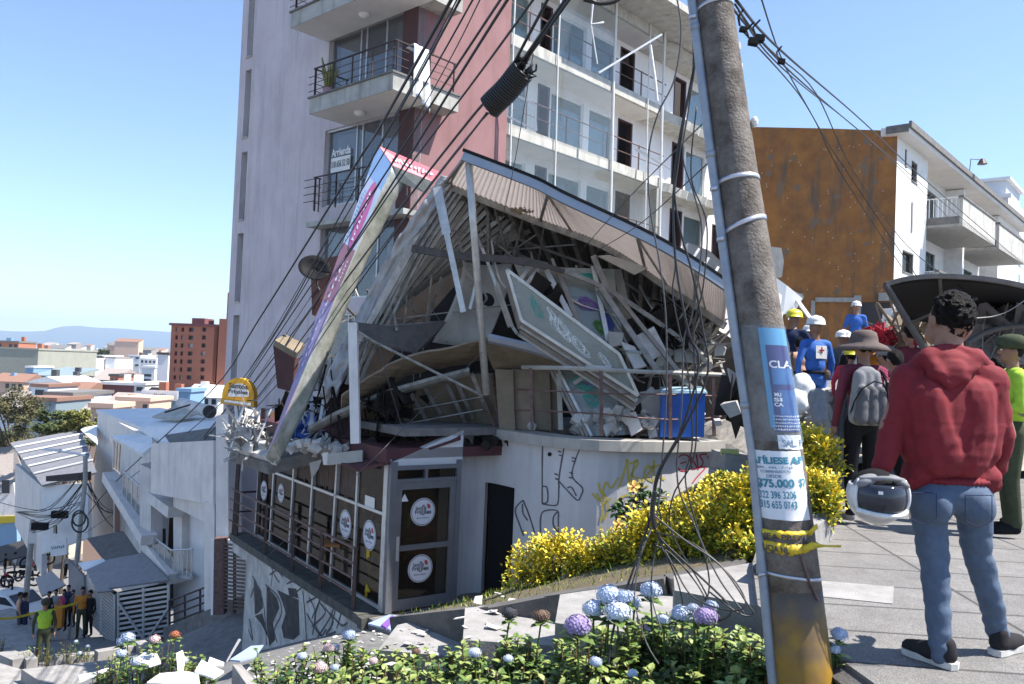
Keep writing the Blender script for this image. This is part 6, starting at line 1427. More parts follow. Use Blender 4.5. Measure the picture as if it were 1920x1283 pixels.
for k, (x, y, d, rx, ry, n_, m_, kd, sz) in enumerate(((1010, 560, 15.2, 40, 50, 14, 'wreck_dark', 'sheet', .25), (560, 770, 16.5, 60, 20, 30, 'wreck_dark', 'sheet', .25), (720, 760, 15.2, 60, 40, 50, 'wreck_dark', 'sheet', .22), (1240, 620, 15.4, 60, 50, 60, 'wreck_dark', 'sheet', .22), (830, 830, 15.0, 110, 10, 70, 'wreck_dark', 'chunk', .10), (930, 450, 16.5, 90, 40, 14, 'steel_dusty', 'stick', .6))):
    heap('wreck_scraps', m_, 'dark scraps %s' % ['between the cream ceiling and the window box', 'behind the fallen sign end', 'left of the square post foot', 'below the right half of the canopy', 'along the deck above the door', 'in the shade of the folded roof'][k], x, y, d, rx, ry, n_, kd, 60+k, sz)
rn = random.Random(77)
for k in range(12):      # bent strips and liners sagging below the roof
    x0 = 850+38*k+rn.uniform(-10, 10); y0 = 470+(x0-850)*.30; x1 = x0+rn.uniform(20, 120); y1 = y0+rn.uniform(60, 150); d = 15.3-.1*(k % 3)
    P = crv([W(x0, y0-40, d+.5), W(x0+(x1-x0)*.3, y0+rn.uniform(10, 40), d), W(x1, y1, d-.1), W(x1+rn.uniform(-10, 30), y1+rn.uniform(5, 30), d)], 14); sw = Vector((rn.uniform(.02, .06), rn.uniform(-.03, .03), rn.uniform(0, .03)))
    g = MB(); g.grid([[q, q+sw] for q in P], .006); one(g, 'hanging_strip', M[['steel_dusty', 'alu_clean', 'dust_white', 'steel_dark'][k % 4]], 'thin bent strip sagging under the canopy, %s from the left' % ORD[k], 'metal strip', 'bent strips under the canopy')
heap('gutter_dirt', 'tan_panel', 'leaves and dirt caught on the inner canopy beam', 975, 395, 15.1, 30, 6, 60, 'chunk', 12, .03)
panel('torn_paper', [(580, 868, 14.6), (603, 862, 14.6), (597, 880, 14.6), (584, 898, 14.6)][::-1], 'cream_panel', 'torn triangular sheet hanging over the side glazing', 'sheet', .01)
panel('torn_board', [(604, 850, 14.5), (616, 848, 14.5), (616, 872, 14.5), (606, 872, 14.5)][::-1], 'curtain_w', 'small white board hanging beside the torn triangular sheet', 'board', .01)
pbeam('yellow_edge', (615, 862, 14.4), (680, 855, 14.2), .2, .03, 'cream_panel', 'cream sheet lying under the foot of the white square post', 'sheet')
# yellow mushroom sign
ms_ = thing('dome_sign', 'yellow and white dome-shaped restaurant sign on the left roof edge', 'sign', W(447, 760, 17))
mm('sign_yellow', (.72, .38, .02), (.66, .33, .02), scale=3, rough=.5)
def dome(cx, cy, rx, ry, D_, base=.35):
    pts = []
    for k in range(21): a_ = pi*(-.08+1.16*k/20); pts.append(W(cx+rx*cos(a_), cy-ry*sin(a_), D_))
    return pts
g = MB(); g.plate(dome(446, 742, 30, 33, 17), .25); g.plate([W(413, 757, 16.99), W(476, 764, 16.99), W(476, 753, 16.99), W(415, 746, 16.99)], .26); g.build('board', M['sign_yellow'], ms_)
g = MB(); g.plate(dome(447, 739, 19, 20, 16.96), .01); g.plate([W(420, 754, 16.95), W(470, 761, 16.95), W(470, 756, 16.95), W(421, 750, 16.95)], .01); g.build('panel', M['roof_white'], ms_)
g = MB(); A_, B_ = W(428, 739, 16.93), W(464, 743, 16.93); u_ = Vector((0, 0, .10))
for s_, o_ in (('Santos', .13), ('Frijoles', 0)): put_text(g, s_, quad_fn(A_+Vector((0, 0, o_)), B_+Vector((0, 0, o_)), B_+Vector((0, 0, o_+.11)), A_+Vector((0, 0, o_+.11))), bold=.03)
g.build('lettering', M['ink'], ms_)
g = MB(); g.tube([W(443, 760, 17.1), W(448, 800, 17)], .05, 6); g.tube([W(455, 762, 17.1), W(435, 850, 16.6)], .03, 6); g.build('pole', M['alu'], ms_)
# chunks of slab behind and beside the pole
panel('slab_chunk', [(1290, 455, 17), (1330, 470, 16.8), (1395, 530, 16.6), (1395, 560, 16.6), (1340, 520, 16.8), (1262, 478, 17)][::-1], 'concrete', 'ribbed slab fragment lying on the canopy just left of the utility pole', 'slab', .25)
for k in range(5):
    a = W(1300+22*k, 470+18*k, 16.6); pbeam('slab_rib', (1310+18*k, 468+17*k, 16.6), (1290+20*k, 500+15*k, 16.4), .05, .08, 'dust_white', 'rib %s of the fragment on the canopy' % ['nearest the tower', 'second from the tower', 'in the middle', 'second from the pole', 'nearest the pole'][k], 'rib')
panel('grey_chunk', [(1440, 462, 15), (1465, 465, 15), (1470, 490, 15), (1466, 520, 15), (1440, 520, 15)][::-1], 'concrete', 'grey concrete chunk standing right of the utility pole', 'slab', .3)
panel('white_sheeting', [(1440, 510, 14.5), (1475, 535, 14.5), (1505, 560, 14.6), (1490, 585, 14.6), (1468, 590, 14.5), (1462, 640, 14.2), (1440, 650, 14.2)][::-1], 'roof_white', 'white sheet draped right of the utility pole', 'sheet', .05)
panel('grey_board', [(1478, 540, 14.7), (1508, 556, 14.7), (1492, 582, 14.7), (1465, 590, 14.7)][::-1], 'concrete', 'grey board tilted behind the white sheet', 'board', .05)
pbeam('white_bar', (1494, 562, 14.5), (1520, 598, 14.3), .06, .04, 'roof_white', 'white bar falling right from the draped sheet')
pbeam('white_bar', (1494, 562, 14.5), (1478, 600, 14.4), .02, .02, 'alu', 'thin wire strut falling left from the tilted board')
# ================================================================ UTILITY POLE
mm('pole_conc', (.075, .06, .05), (.20, .175, .15), scale=9, rough=.95, bump=.5, bscale=70, c3=(.05, .042, .035), streak=.6)
# yellow paint worn off towards the top: follows the pole's own height
def pole_base_mat():
    m = mat('pole_paint', (.36, .20, .015), (.26, .14, .015), scale=8, rough=.6); t = m.node_tree; N = t.nodes; L_ = t.links; b = N['Principled BSDF']
    src = b.inputs['Base Color'].links[0].from_socket
    g = N.new('ShaderNodeNewGeometry'); s = N.new('ShaderNodeSeparateXYZ'); L_.new(g.outputs['Position'], s.inputs[0])
    n = N.new('ShaderNodeTexNoise'); n.inputs['Scale'].default_value = 9; n.inputs['Detail'].default_value = 8
    L_.new(g.outputs['Position'], n.inputs['Vector'])
    a = N.new('ShaderNodeMath'); a.operation = 'MULTIPLY_ADD'; a.inputs[1].default_value = .9; L_.new(n.outputs['Fac'], a.inputs[0]); L_.new(s.outputs['Z'], a.inputs[2])
    r = N.new('ShaderNodeMapRange'); r.inputs['From Min'].default_value = -1.05; r.inputs['From Max'].default_value = -.60; L_.new(a.outputs[0], r.inputs['Value'])
    mx = N.new('ShaderNodeMix'); mx.data_type = 'RGBA'; L_.new(r.outputs[0], mx.inputs[0]); L_.new(src, mx.inputs[6]); mx.inputs[7].default_value = (.10, .075, .055, 1)
    L_.new(mx.outputs[2], b.inputs['Base Color']); return m
M['pole_paint'] = pole_base_mat()
mm('conduit', (.24, .27, .33), (.34, .36, .38), scale=9, rough=.5, metal=.35)
mm('strap', (.55, .55, .60), rough=.35, metal=.7)
mm('cable', (.018, .017, .018), rough=.5); mm('cable_grey', (.06, .06, .065), rough=.5)
PY = [-500, -250, 0, 300, 620, 900, 1100, 1300, 1520]
PXc = [1272, 1304, 1337, 1377, 1426, 1464, 1487, 1508, 1535]; PHW = [31, 33, 35, 38.5, 43, 47.5, 51, 55, 60]; PD = [4.62, 4.53, 4.45, 4.33, 4.2, 4.12, 4.06, 4.0, 3.95]
def lerpl(xs_, ys_, x):
    for i in range(len(xs_)-1):
        if x <= xs_[i+1] or i == len(xs_)-2:
            t = (x-xs_[i])/(xs_[i+1]-xs_[i]); return ys_[i]+(ys_[i+1]-ys_[i])*t
def pc(y): return lerpl(PY, PXc, y), lerpl(PY, PHW, y), lerpl(PY, PD, y)
def PS(x, y, off=.0):                            # a point on the pole's skin at picture x,y (front half)
    cx, hw, d = pc(y); s = max(-.995, min(.995, (x-cx)/hw)); y2 = y-.09*(x-cx)*0
    c = W(cx, y, d); r = hw*d/F+off; n_ = Vector((c.x, c.y, 0)).normalized(); rt = Vector((n_.y, -n_.x, 0))
    return c+rt*(s*r)-n_*(sqrt(1-s*s)*r)
up_ = thing('utility_pole', 'leaning concrete utility pole with yellow painted base and conduit strapped to its side', 'utility pole', W(1508, 1440, 3.97))
def poleseg(y0, y1, n, m_, nm):
    ys = [y0+(y1-y0)*k/n for k in range(n+1)]
    g = MB(); g.tube([W(pc(y)[0], y, pc(y)[2]) for y in ys], [pc(y)[1]*pc(y)[2]/F for y in ys], 40); return g.build(nm, m_, up_, True)
poleseg(-500, 1105, 20, M['pole_conc'], 'shaft'); poleseg(1105, 1520, 8, M['pole_paint'], 'painted_base')
cy = [-500, -100, 0, 300, 600, 850, 1050, 1300, 1500]; cxx = [1232, 1283, 1297, 1334, 1374, 1411, 1428, 1451, 1470]
g = MB(); g.tube([W(a, y, pc(y)[2]-.02) for a, y in zip(cxx, cy)], .024, 14); g.build('conduit', M['conduit'], up_, True)
for y in (52, 290, 760): g = MB(); c = lerpl(cy, cxx, y); g.tube([W(c, y-6, pc(y)[2]-.02), W(c+.5, y+6, pc(y)[2]-.02)], .028, 14); g.build('conduit_coupling', M['conduit'], up_, True)
def band(yl, yr, wpx, m_='strap', loose=0):
    g = MB(); P = []
    for k in range(33):
        a = -pi*.5-.35+ (pi+.45)*k/32 if False else -pi/2+pi*k/32
        s = sin(a); cx, hw, d = pc((yl+yr)/2); y = yl+(yr-yl)*(s+1)/2-4*cos(a)*0
        q = PS(cx+hw*s, y-5*cos(a), .004); q2 = PS(cx+hw*s, y-5*cos(a)+wpx, .004); P.append([q, q2])
    c = lerpl(cy, cxx, yl); d = pc(yl)[2]
    Q_ = [[W(c-9, yl+6, d-.02), W(c-9, yl+6+wpx, d-.02)], [W(c-4, yl+3, d-.055), W(c-4, yl+3+wpx, d-.055)], [W(c+5, yl+2, d-.06), W(c+5, yl+2+wpx, d-.06)]]
    g.grid(Q_+P, .002); g.build('strap', M[m_], up_, True)
band(24, 8, 7); band(346, 332, 8); band(440, 405, 9); band(1072, 1076, 6)
# posters wrapped round the pole (flat paper on the round skin)
mm('poster_blue', (.03, .06, .22), (.05, .16, .36), scale=7, rough=.3, c3=(.12, .20, .42)); mm('poster_dark', (.035, .03, .14), rough=.35); mm('poster_sky', (.10, .32, .52), rough=.35); mm('paper', (.72, .74, .78), (.66, .68, .72), scale=9, rough=.8); mm('teal_ink', (.05, .22, .30), rough=.8); mm('grey_ink', (.15, .22, .30), rough=.8)
M['plastic_film'] = glass_mat('plastic_film', (.93, .95, .97), .93, rough=.15, gloss=.6, dirt=(.4, .5, .6))
def wrap(y0, y1, s0, s1, m_, nm, par, off=.004, n=18, sl0=0, wob=.0):
    P = []
    for i in range(13):
        y = y0+(y1-y0)*i/12; row = []
        for k in range(n+1):
            s = s0+(s1-s0)*k/n; cx, hw, d = pc(y); row.append(PS(cx+hw*s, y-sl0*s*hw+ (wob*noise.noise((i*.8, k*.5, 1))*200 if i in (0, 12) else 0), off+wob*noise.noise((i*.7, k*.6, 7))))
        P.append(row)
    g = MB(); g.grid(P); return g.build(nm, M[m_], par, True)
def wtext(par, s, xa, xb, ya, yb, m_, off=.006, sl=.07, bold=.03):
    g = MB(); v, f, asp = text_geo(s, 0, bold)
    pts = []
    for a, b in v:
        y = yb+(ya-yb)*b; cx, hw, d = pc(y); dx = cx-pc((ya+yb)/2)[0]; x = xa+(xb-xa)*a+dx; pts.append(PS(x, y-sl*(x-cx), off))
    g.add(pts, f); return g.build('lettering', M[m_], par)
p1_ = thing('plastic_poster', 'dark blue poster in a plastic sleeve taped high on the leaning pole', 'poster', PS(1450, 800))
wrap(617, 800, -.10, .99, 'poster_sky', 'border', p1_, .003); wrap(648, 806, -.02+.12, .99, 'poster_dark', 'sheet', p1_, .0045); wrap(690, 720, .2, .99, 'poster_blue', 'upper_image', p1_, .0055); wrap(730, 800, .35, .99, 'poster_blue', 'figure', p1_, .0055)
wrap(612, 825, -1.0, .995, 'plastic_film', 'sleeve', p1_, .009, wob=.006)
wtext(p1_, 'CLAI', 1441, 1482, 676, 690, 'paper', .0065, 0, .02)
wtext(p1_, 'MU', 1451, 1462, 735, 742, 'paper', .0068, 0); wtext(p1_, 'SI', 1450, 1464, 744, 751, 'paper', .0068, 0); wtext(p1_, 'CA', 1451, 1466, 753, 760, 'paper', .0068, 0)
g = MB()
for k, y in enumerate((776, 782, 788, 794, 800)): marks(g, lambda a, b: PS(1450+44*a, y+4-4*b, .0075), 14-2*(k % 2), 40+k)
g.build('small_print', M['paper'], p1_)
p2_ = thing('white_notice', 'white paper notice with a teal price of $75.000 glued to the leaning pole', 'notice', PS(1460, 960))
wrap(842, 968, -.97, .86, 'paper', 'sheet', p2_, .004, sl0=.04, wob=.004)
wtext(p2_, 'AFÍLIESE AF', 1412, 1500, 850, 866, 'teal_ink', bold=.05); wtext(p2_, 'EPS · ARL · CAJA', 1424, 1485, 870, 875, 'grey_ink', bold=.02); wtext(p2_, 'COMPENSACION', 1430, 1480, 877, 882, 'grey_ink', bold=.02); wtext(p2_, 'DESDE', 1440, 1465, 885, 891, 'grey_ink', bold=.02)
wtext(p2_, '$75.000', 1424, 1487, 893, 911, 'teal_ink', bold=.04); wtext(p2_, '$7', 1494, 1506, 893, 910, 'teal_ink', bold=.03); wtext(p2_, '322 396 3206', 1428, 1490, 915, 929, 'teal_ink', bold=.02); wtext(p2_, '315 655 0743', 1430, 1492, 933, 947, 'teal_ink', bold=.02)
p3_ = thing('torn_notice', 'torn strip of paper reading SAL between the two posters on the pole', 'notice', PS(1480, 835))
wrap(812, 838, .1, .96, 'paper', 'sheet', p3_, .004, wob=.004); wtext(p3_, 'SAL. P', 1466, 1500, 820, 833, 'grey_ink', sl=0)
# yellow caution tape
mm('tape', (.68, .50, .02), (.60, .42, .02), scale=9, rough=.5)
tp = thing('caution_tape', 'yellow caution tape tied twice around the leaning pole with a loose tail', 'tape', PS(1480, 1000))
for (ya, yb, w_, nm) in ((990, 984, 18, 'upper_loop'), (1010, 1010, 24, 'lower_loop')):
    P = []
    for k in range(41):
        s = -1+2*k/40; cx, hw, d = pc(ya); y = ya+(yb-ya)*k/40+3*noise.noise((k*.35, ya, 0)); hh = w_*(.75+.5*abs(noise.noise((k*.2, ya, 3))))*(1 if k < 26 else 1-(k-26)/22)
        P.append([PS(cx+hw*s, y, .007+.006*noise.noise((k*.5, 1, ya))), PS(cx+hw*s, y+hh/2, .012), PS(cx+hw*s, y+hh, .007+.008*noise.noise((k*.4, 5, ya)))])
    g = MB(); g.grid(P, .001); g.build(nm, M['tape'], tp, True)
wtext(tp, 'LINEA PREVE', 1420, 1510, 993, 1003, 'ink', .016, .05); wtext(tp, 'POLICIA NL', 1424, 1480, 1016, 1028, 'ink', .016, .0)
g = MB()
P = [[PS(1500, 1012, .02), PS(1500, 1024, .02)], [W(1522, 1016, 3.93), W(1520, 1030, 3.92)], [W(1545, 1022, 3.95), W(1545, 1026, 3.94)], [W(1577, 1022, 4.0), W(1577, 1027, 4.0)]]; g.grid(P, .001)
P = [[PS(1508, 988, .01), PS(1508, 998, .01)], [W(1528, 984, 3.96), W(1528, 994, 3.96)], [W(1532, 982, 4.0), W(1534, 992, 4.0)]]; g.grid(P, .001); g.build('tail', M['tape'], tp, True)
g = MB(); g.tube([PS(1500, 1030, .01), PS(1512, 1075, .012), PS(1528, 1112, .01)], .006, 5); g.build('knot_cord', M['rust_rail'], tp)
# ================================================================ CABLES
def cable(pts, r, lab, grp='cables strung across the scene', n=30, m_='cable', nm='cable'):
    P = crv([W(*p) for p in pts], n); g = MB(); g.tube(P, r*.85, 5); return one(g, nm, M[m_], lab, 'cable', grp, True)
CL = 'black cable sloping from the top of the picture down to the left across the tower'
for k, (pts, r) in enumerate((
    ([(852, -10, 7.5), (708, 246, 11), (660, 320, 12.5), (480, 608, 19), (395, 735, 24), (215, 905, 31), (165, 965, 34)], .022),
    ([(868, -10, 7.5), (759, 190, 10.5), (640, 400, 14), (505, 640, 20), (400, 770, 25), (240, 900, 31)], .016),
    ([(862, -10, 8.0), (750, 200, 11), (600, 470, 15.5), (470, 690, 21), (400, 775, 25)], .010),
    ([(892, -10, 7.6), (790, 170, 10), (640, 420, 14), (520, 620, 18.5), (405, 790, 25), (300, 900, 30), (160, 1000, 34)], .012),
    ([(945, -10, 7), (880, 88, 8.3), (720, 330, 12), (560, 570, 17), (430, 760, 23.5), (330, 880, 29)], .016),
    ([(958, -10, 7), (880, 113, 8.4), (700, 400, 13), (560, 610, 17.5), (415, 790, 24.5), (290, 915, 30)], .018),
    ([(1007, -10, 6.6), (880, 164, 8.6), (740, 350, 11.5), (590, 570, 16), (450, 770, 22.5), (320, 905, 29)], .014),
    ([(905, -10, 7.6), (800, 190, 10.3), (600, 530, 16), (420, 800, 24.5)], .008),
    ([(922, 183, 8.1), (880, 226, 8.9), (720, 430, 12.5), (600, 590, 16), (470, 760, 22), (350, 890, 28)], .018),
    ([(913, 212, 8.0), (880, 255, 8.8), (760, 410, 11.5), (590, 640, 16.5), (430, 820, 24), (400, 850, 26)], .014),
    ([(935, 195, 8.1), (850, 290, 9.6), (640, 560, 15), (440, 800, 23.5)], .010))):
    cable(pts, r, 'slanting black cable over the tower, %s from the left at the top edge' % ORD[sorted([852, 868, 862, 892, 945, 958, 1007, 905, 922.5, 913.5, 935.5]).index(pts[0][0]+(.5 if pts[0][1] > 100 else 0))])
for i_, pts in enumerate(([(1032, -10, 7), (967, 113, 7.8), (955, 140, 8)], [(1074, -10, 6.5), (990, 108, 7.7), (975, 130, 7.9)], [(1067, -10, 6.6), (984, 108, 7.7), (970, 135, 7.9)])): cable(pts, .018, 'thick black cable entering the coil, %s of three' % ['leftmost', 'rightmost', 'middle one'][i_], 'cables entering the coil')
# coil
co = thing('cable_coil', 'black ribbed cable coil hanging in mid-air from the wires before the pink wall', 'cable coil', W(950, 165, 8))
a, b = W(982, 132, 7.85), W(918, 203, 8.1); ax = (b-a); ln = ax.length; ax.normalize(); e1 = ax.orthogonal().normalized(); e2 = ax.cross(e1)
g = MB(); P = []
for k in range(16*20+1):
    t = k/(16*20); an = 2*pi*k/16; rr = .115*(1+.05*sin(k*.37)); P.append(a+ax*(t*ln)+e1*cos(an)*rr+e2*sin(an)*rr)
g.tube(P, .013, 5); g.build('coil', M['cable'], co, True)
g = MB(); g.tube([a, b], .10, 12); g.build('core', M['near_black'], co, True)
g = MB()
rn = random.Random(3)
for k in range(16): d = e1*rn.uniform(-1, 1)+e2*rn.uniform(-1, 1); g.tube([a+d*.09, a-ax*.06+d*.12, a-ax*rn.uniform(.02, .13)+d*.07], .011, 5)
g.build('loose_ends', M['cable'], co, True)
# thin diagonal wires over the wreck
for pts, lab in (([(1000, 100, 9), (960, 330, 12), (925, 480, 14)], 'thin wire dropping from the coil to the canopy'), ([(1340, 210, 6), (1180, 370, 10), (1090, 470, 13)], 'thin wire crossing the lower galleries to the canopy'), ([(1345, 290, 6), (1200, 420, 10), (1120, 470, 13)], 'second thin wire just below, crossing to the canopy'), ([(905, 660, 14), (760, 800, 13.8), (680, 880, 13.5), (505, 1040, 16)], 'long pale wire slanting down over the side glazing'), ([(700, 610, 14), (735, 740, 14), (760, 820, 14)], 'thin wire hanging behind the square post')):
    cable(pts, .007, lab, None, 20, 'cable_grey')
# hanging bundle beside the pole
HD = ['swinging farthest left at mid height', 'looping right towards the pole foot', 'thickest, dropping straight into the flowers', 'bulging right beside the pole', 'with a double bend before the blue cooler', 'running closest along the conduit', 'making the widest right loop below the wrap', 'making the second widest loop below the wrap', 'ending in a short loop over the purple flower', 'dropping nearest the blue flowers', 'ending over the right blue flower', 'forming a tight small loop at the wrap', 'with a thin tail reaching the picture bottom']
for k, (pts, r) in enumerate((
    ([(1268, -10, 5.0), (1277, 60, 5), (1264, 150, 5), (1233, 215, 5), (1216, 290, 5), (1219, 390, 5), (1236, 490, 5), (1248, 590, 5), (1250, 720, 5), (1243, 840, 5), (1232, 960, 5), (1205, 1030, 4.9), (1175, 1130, 4.8)], .010),
    ([(1300, 60, 4.8), (1303, 110, 4.8), (1290, 180, 4.8), (1272, 270, 4.8), (1264, 350, 4.8), (1275, 430, 4.8), (1300, 520, 4.8), (1318, 620, 4.8), (1327, 700, 4.8), (1285, 800, 4.8), (1240, 880, 4.8), (1226, 940, 4.8), (1232, 1000, 4.8), (1290, 1060, 4.7), (1370, 1140, 4.6), (1345, 1165, 4.6)], .013),
    ([(1298, 40, 4.8), (1300, 130, 4.8), (1283, 220, 4.8), (1269, 320, 4.8), (1262, 380, 4.8), (1268, 500, 4.8), (1290, 620, 4.8), (1310, 680, 4.8), (1280, 800, 4.8), (1232, 890, 4.8), (1222, 960, 4.8), (1190, 1060, 4.8), (1150, 1180, 4.7), (1138, 1290, 4.6)], .014),
    ([(1305, 110, 4.8), (1292, 200, 4.8), (1280, 290, 4.8), (1300, 360, 4.8), (1316, 430, 4.8), (1310, 520, 4.8), (1295, 600, 4.8), (1282, 640, 4.8), (1278, 760, 4.8), (1270, 900, 4.8), (1300, 980, 4.8), (1345, 1080, 4.7), (1395, 1150, 4.6)], .010),
    ([(1290, 180, 4.9), (1272, 290, 4.9), (1262, 420, 4.9), (1266, 500, 4.9), (1262, 560, 4.9), (1290, 700, 4.9), (1298, 830, 4.9), (1285, 900, 4.9), (1310, 1000, 4.8), (1330, 1100, 4.7), (1300, 1180, 4.6)], .009),
    ([(1306, 200, 4.8), (1296, 330, 4.8), (1325, 420, 4.8), (1318, 540, 4.8), (1300, 620, 4.8), (1306, 760, 4.8), (1300, 860, 4.8), (1262, 930, 4.8), (1260, 1000, 4.8), (1322, 1110, 4.7), (1332, 1150, 4.7)], .009),
    ([(1225, 965, 4.8), (1280, 1010, 4.7), (1350, 1060, 4.6), (1400, 1130, 4.5), (1412, 1152, 4.5), (1385, 1150, 4.5), (1330, 1110, 4.6)], .010),
    ([(1228, 998, 4.8), (1300, 1020, 4.7), (1370, 1080, 4.6), (1398, 1130, 4.5), (1370, 1145, 4.5), (1300, 1120, 4.6), (1262, 1060, 4.7), (1235, 1010, 4.8)], .009),
    ([(1222, 1020, 4.8), (1260, 1040, 4.8), (1310, 1100, 4.7), (1330, 1150, 4.6), (1310, 1170, 4.6)], .009),
    ([(1236, 1000, 4.8), (1224, 1060, 4.8), (1222, 1120, 4.7), (1240, 1180, 4.6)], .008),
    ([(1238, 1020, 4.8), (1270, 1090, 4.7), (1280, 1150, 4.7), (1255, 1175, 4.6)], .008),
    ([(1215, 960, 4.8), (1218, 990, 4.8), (1240, 975, 4.8), (1228, 940, 4.8)], .009),
    ([(1205, 1025, 4.8), (1190, 1120, 4.7), (1210, 1200, 4.6), (1235, 1245, 4.5)], .007))):
    cable(pts, r*.62, 'hanging black cable '+HD[k], 'cables hanging beside the leaning pole', 70, 'cable' if k % 3 else 'cable_grey')
g = MB(); g.tube(crv([W(1228, 922, 4.76), W(1223, 960, 4.76), W(1228, 990, 4.76)], 8), .015, 8); one(g, 'cable_wrap', M['cable'], 'thick taped wrap where the hanging cables split above the shrubs', 'cable wrap')
g = MB(); g.tube(crv([W(1098, -6, 6), W(1120, 6, 6), W(1150, 4, 6), W(1168, -8, 6)], 10), .016, 6); g.tube([W(1095, -4, 6.1), W(1120, 2, 6.1)], .03, 8); one(g, 'cable_end', M['cable'], 'black cable loop peeping in at the top above the galleries', 'cable')
# wires to the right of the pole
RW = 'thin wire over the orange wall'
for i_, (pts, r) in enumerate((([(1362, 0, 4.6), (1420, 70, 6), (1510, 160, 9), (1640, 270, 15), (1780, 390, 22), (1960, 540, 32)], .010), ([(1380, 0, 4.6), (1470, 100, 7), (1620, 230, 13), (1760, 360, 20), (1960, 530, 32)], .012), ([(1378, 8, 4.6), (1440, 90, 6), (1530, 175, 9), (1600, 320, 11), (1700, 460, 13), (1830, 560, 9)], .008), ([(1425, -10, 6), (1470, 120, 8), (1530, 230, 10), (1580, 330, 11), (1690, 500, 13)], .008), ([(1395, 60, 5), (1500, 180, 9), (1560, 280, 11), (1640, 400, 12), (1720, 520, 13)], .008), ([(1385, 20, 4.7), (1480, 140, 8), (1650, 280, 15), (1800, 430, 24)], .008))):
    cable(pts, r, RW+', '+['ending highest', 'second highest', 'dropping steepest to the canopy', 'forked from above', 'third lowest', 'thinnest middle one'][i_], 'wires leading right from the pole')
for x, y, d, w_, lab in ((1393, 55, 4.9, .035, 'small black clamp nearest the pole top'), (1412, 78, 5.1, .05, 'black connector box right of the nearest clamp'), (1424, 72, 5.3, .05, 'second black connector box hooked on the wires'), (1465, 115, 6.5, .045, 'single black splice further along the wires')):
    w_ *= .55; g = MB(); c = W(x, y, d); g.hexa([c+Vector(q)*w_ for q in ((-1,-1,-.6),(1,-1,-.9),(1,1,-.9),(-1,1,-.6),(-.9,-1,.7),(1,-1,.5),(1,1,.5),(-.9,1,.7))]); g.tube([c+Vector((-w_, 0, .02)), c+Vector((-w_*1.6, 0, .07)), c+Vector((0, 0, .12))], .007, 5); one(g, 'wire_clamp', M['near_black'], lab, 'clamp')
g = MB(); c = PS(1413, 232, .02); g.ball(c, (.02, .03, .03), 10, 6); g.tube([c, c+Vector((-.05, .02, 0))], .012, 6); one(g, 'insulator', M['curtain_w'], 'small white porcelain knob on the right side of the pole', 'insulator')
# street lamp and street pole down on the left
sl_ = thing('street_lamp', 'grey street lamp pole with a slim white arm before the shed roof', 'street lamp', (W(158, 1060, 33).x, 33, gz(W(158, 1060, 33).x, 33)))
a = W(160, 855, 33); bse = Vector((a.x-.3, a.y, gz(a.x, a.y)))
g = MB(); g.tube([bse, W(160, 900, 33), a], .09, 8); g.build('pole', M['concrete'], sl_)
g = MB(); g.tube([a, W(140, 850, 33), W(110, 846, 33)], .05, 6); g.build('arm', M['roof_white'], sl_)
g = MB(); c = W(97, 843, 33); g.hexa([c+Vector(q) for q in ((-.35, -.1, -.04), (.35, -.1, -.08), (.35, .1, -.08), (-.35, .1, -.04), (-.35, -.1, .02), (.35, -.1, .03), (.35, .1, .03), (-.35, .1, .02))]); g.build('lamp_head', M['roof_white'], sl_)
sp = thing('street_pole', 'concrete street pole with a white meter box beside the dark shade sheet', 'utility pole', (W(62, 1080, 38).x, 38, gz(W(62, 1080, 38).x, 38)))
a = W(62, 975, 38); g = MB(); g.tube([Vector((a.x-.2, a.y, gz(a.x, a.y))), a], .13, 8); g.build('pole', M['concrete'], sp)
g = MB(); c = W(70, 1008, 37.8); g.box(c.x-.3, c.x+.3, c.y-.15, c.y+.15, c.z-.25, c.z+.25); g.build('meter_box', M['render_white'], sp)
rn = random.Random(5)
for k in range(16):
    x0, y0 = rn.choice(((160, 880), (160, 900), (158, 920), (158, 940))); x1, y1 = rn.choice(((62, 980), (30, 960), (-10, 940), (230, 960), (285, 960), (60, 1000), (225, 1000)))
    xm, ym = (x0+x1)/2, (y0+y1)/2+rn.uniform(12, 40)
    cable([(x0, y0, 33), (xm, ym, 34), (x1, y1, 36)], .018, 'drooping wire at the street lamp pole, %s of sixteen counted downwards' % ORD[k], 'wires at the street pole', 12, 'cable')
for x, y, r_ in ((150, 980, .32), (148, 972, .25)):
    g = MB(); c = W(x, y, 32.7); g.tube([c+Vector((r_*cos(q*.4), 0, r_*sin(q*.4)*1.2)) for q in range(17)], .035, 5); one(g, 'cable_loop', M['cable'], 'coiled cable loop on the street lamp pole, %s one' % ('larger' if r_ > .3 else 'smaller'), 'cable')
for x, y, lab in ((112, 965, 'black splice box hanging on the street wires'), (75, 987, 'dark transformer box on the street pole')):
    g = MB(); c = W(x, y, 34); g.box(c.x-.3, c.x+.3, c.y-.12, c.y+.12, c.z-.14, c.z+.14); one(g, 'splice_box', M['near_black'], lab, 'box')
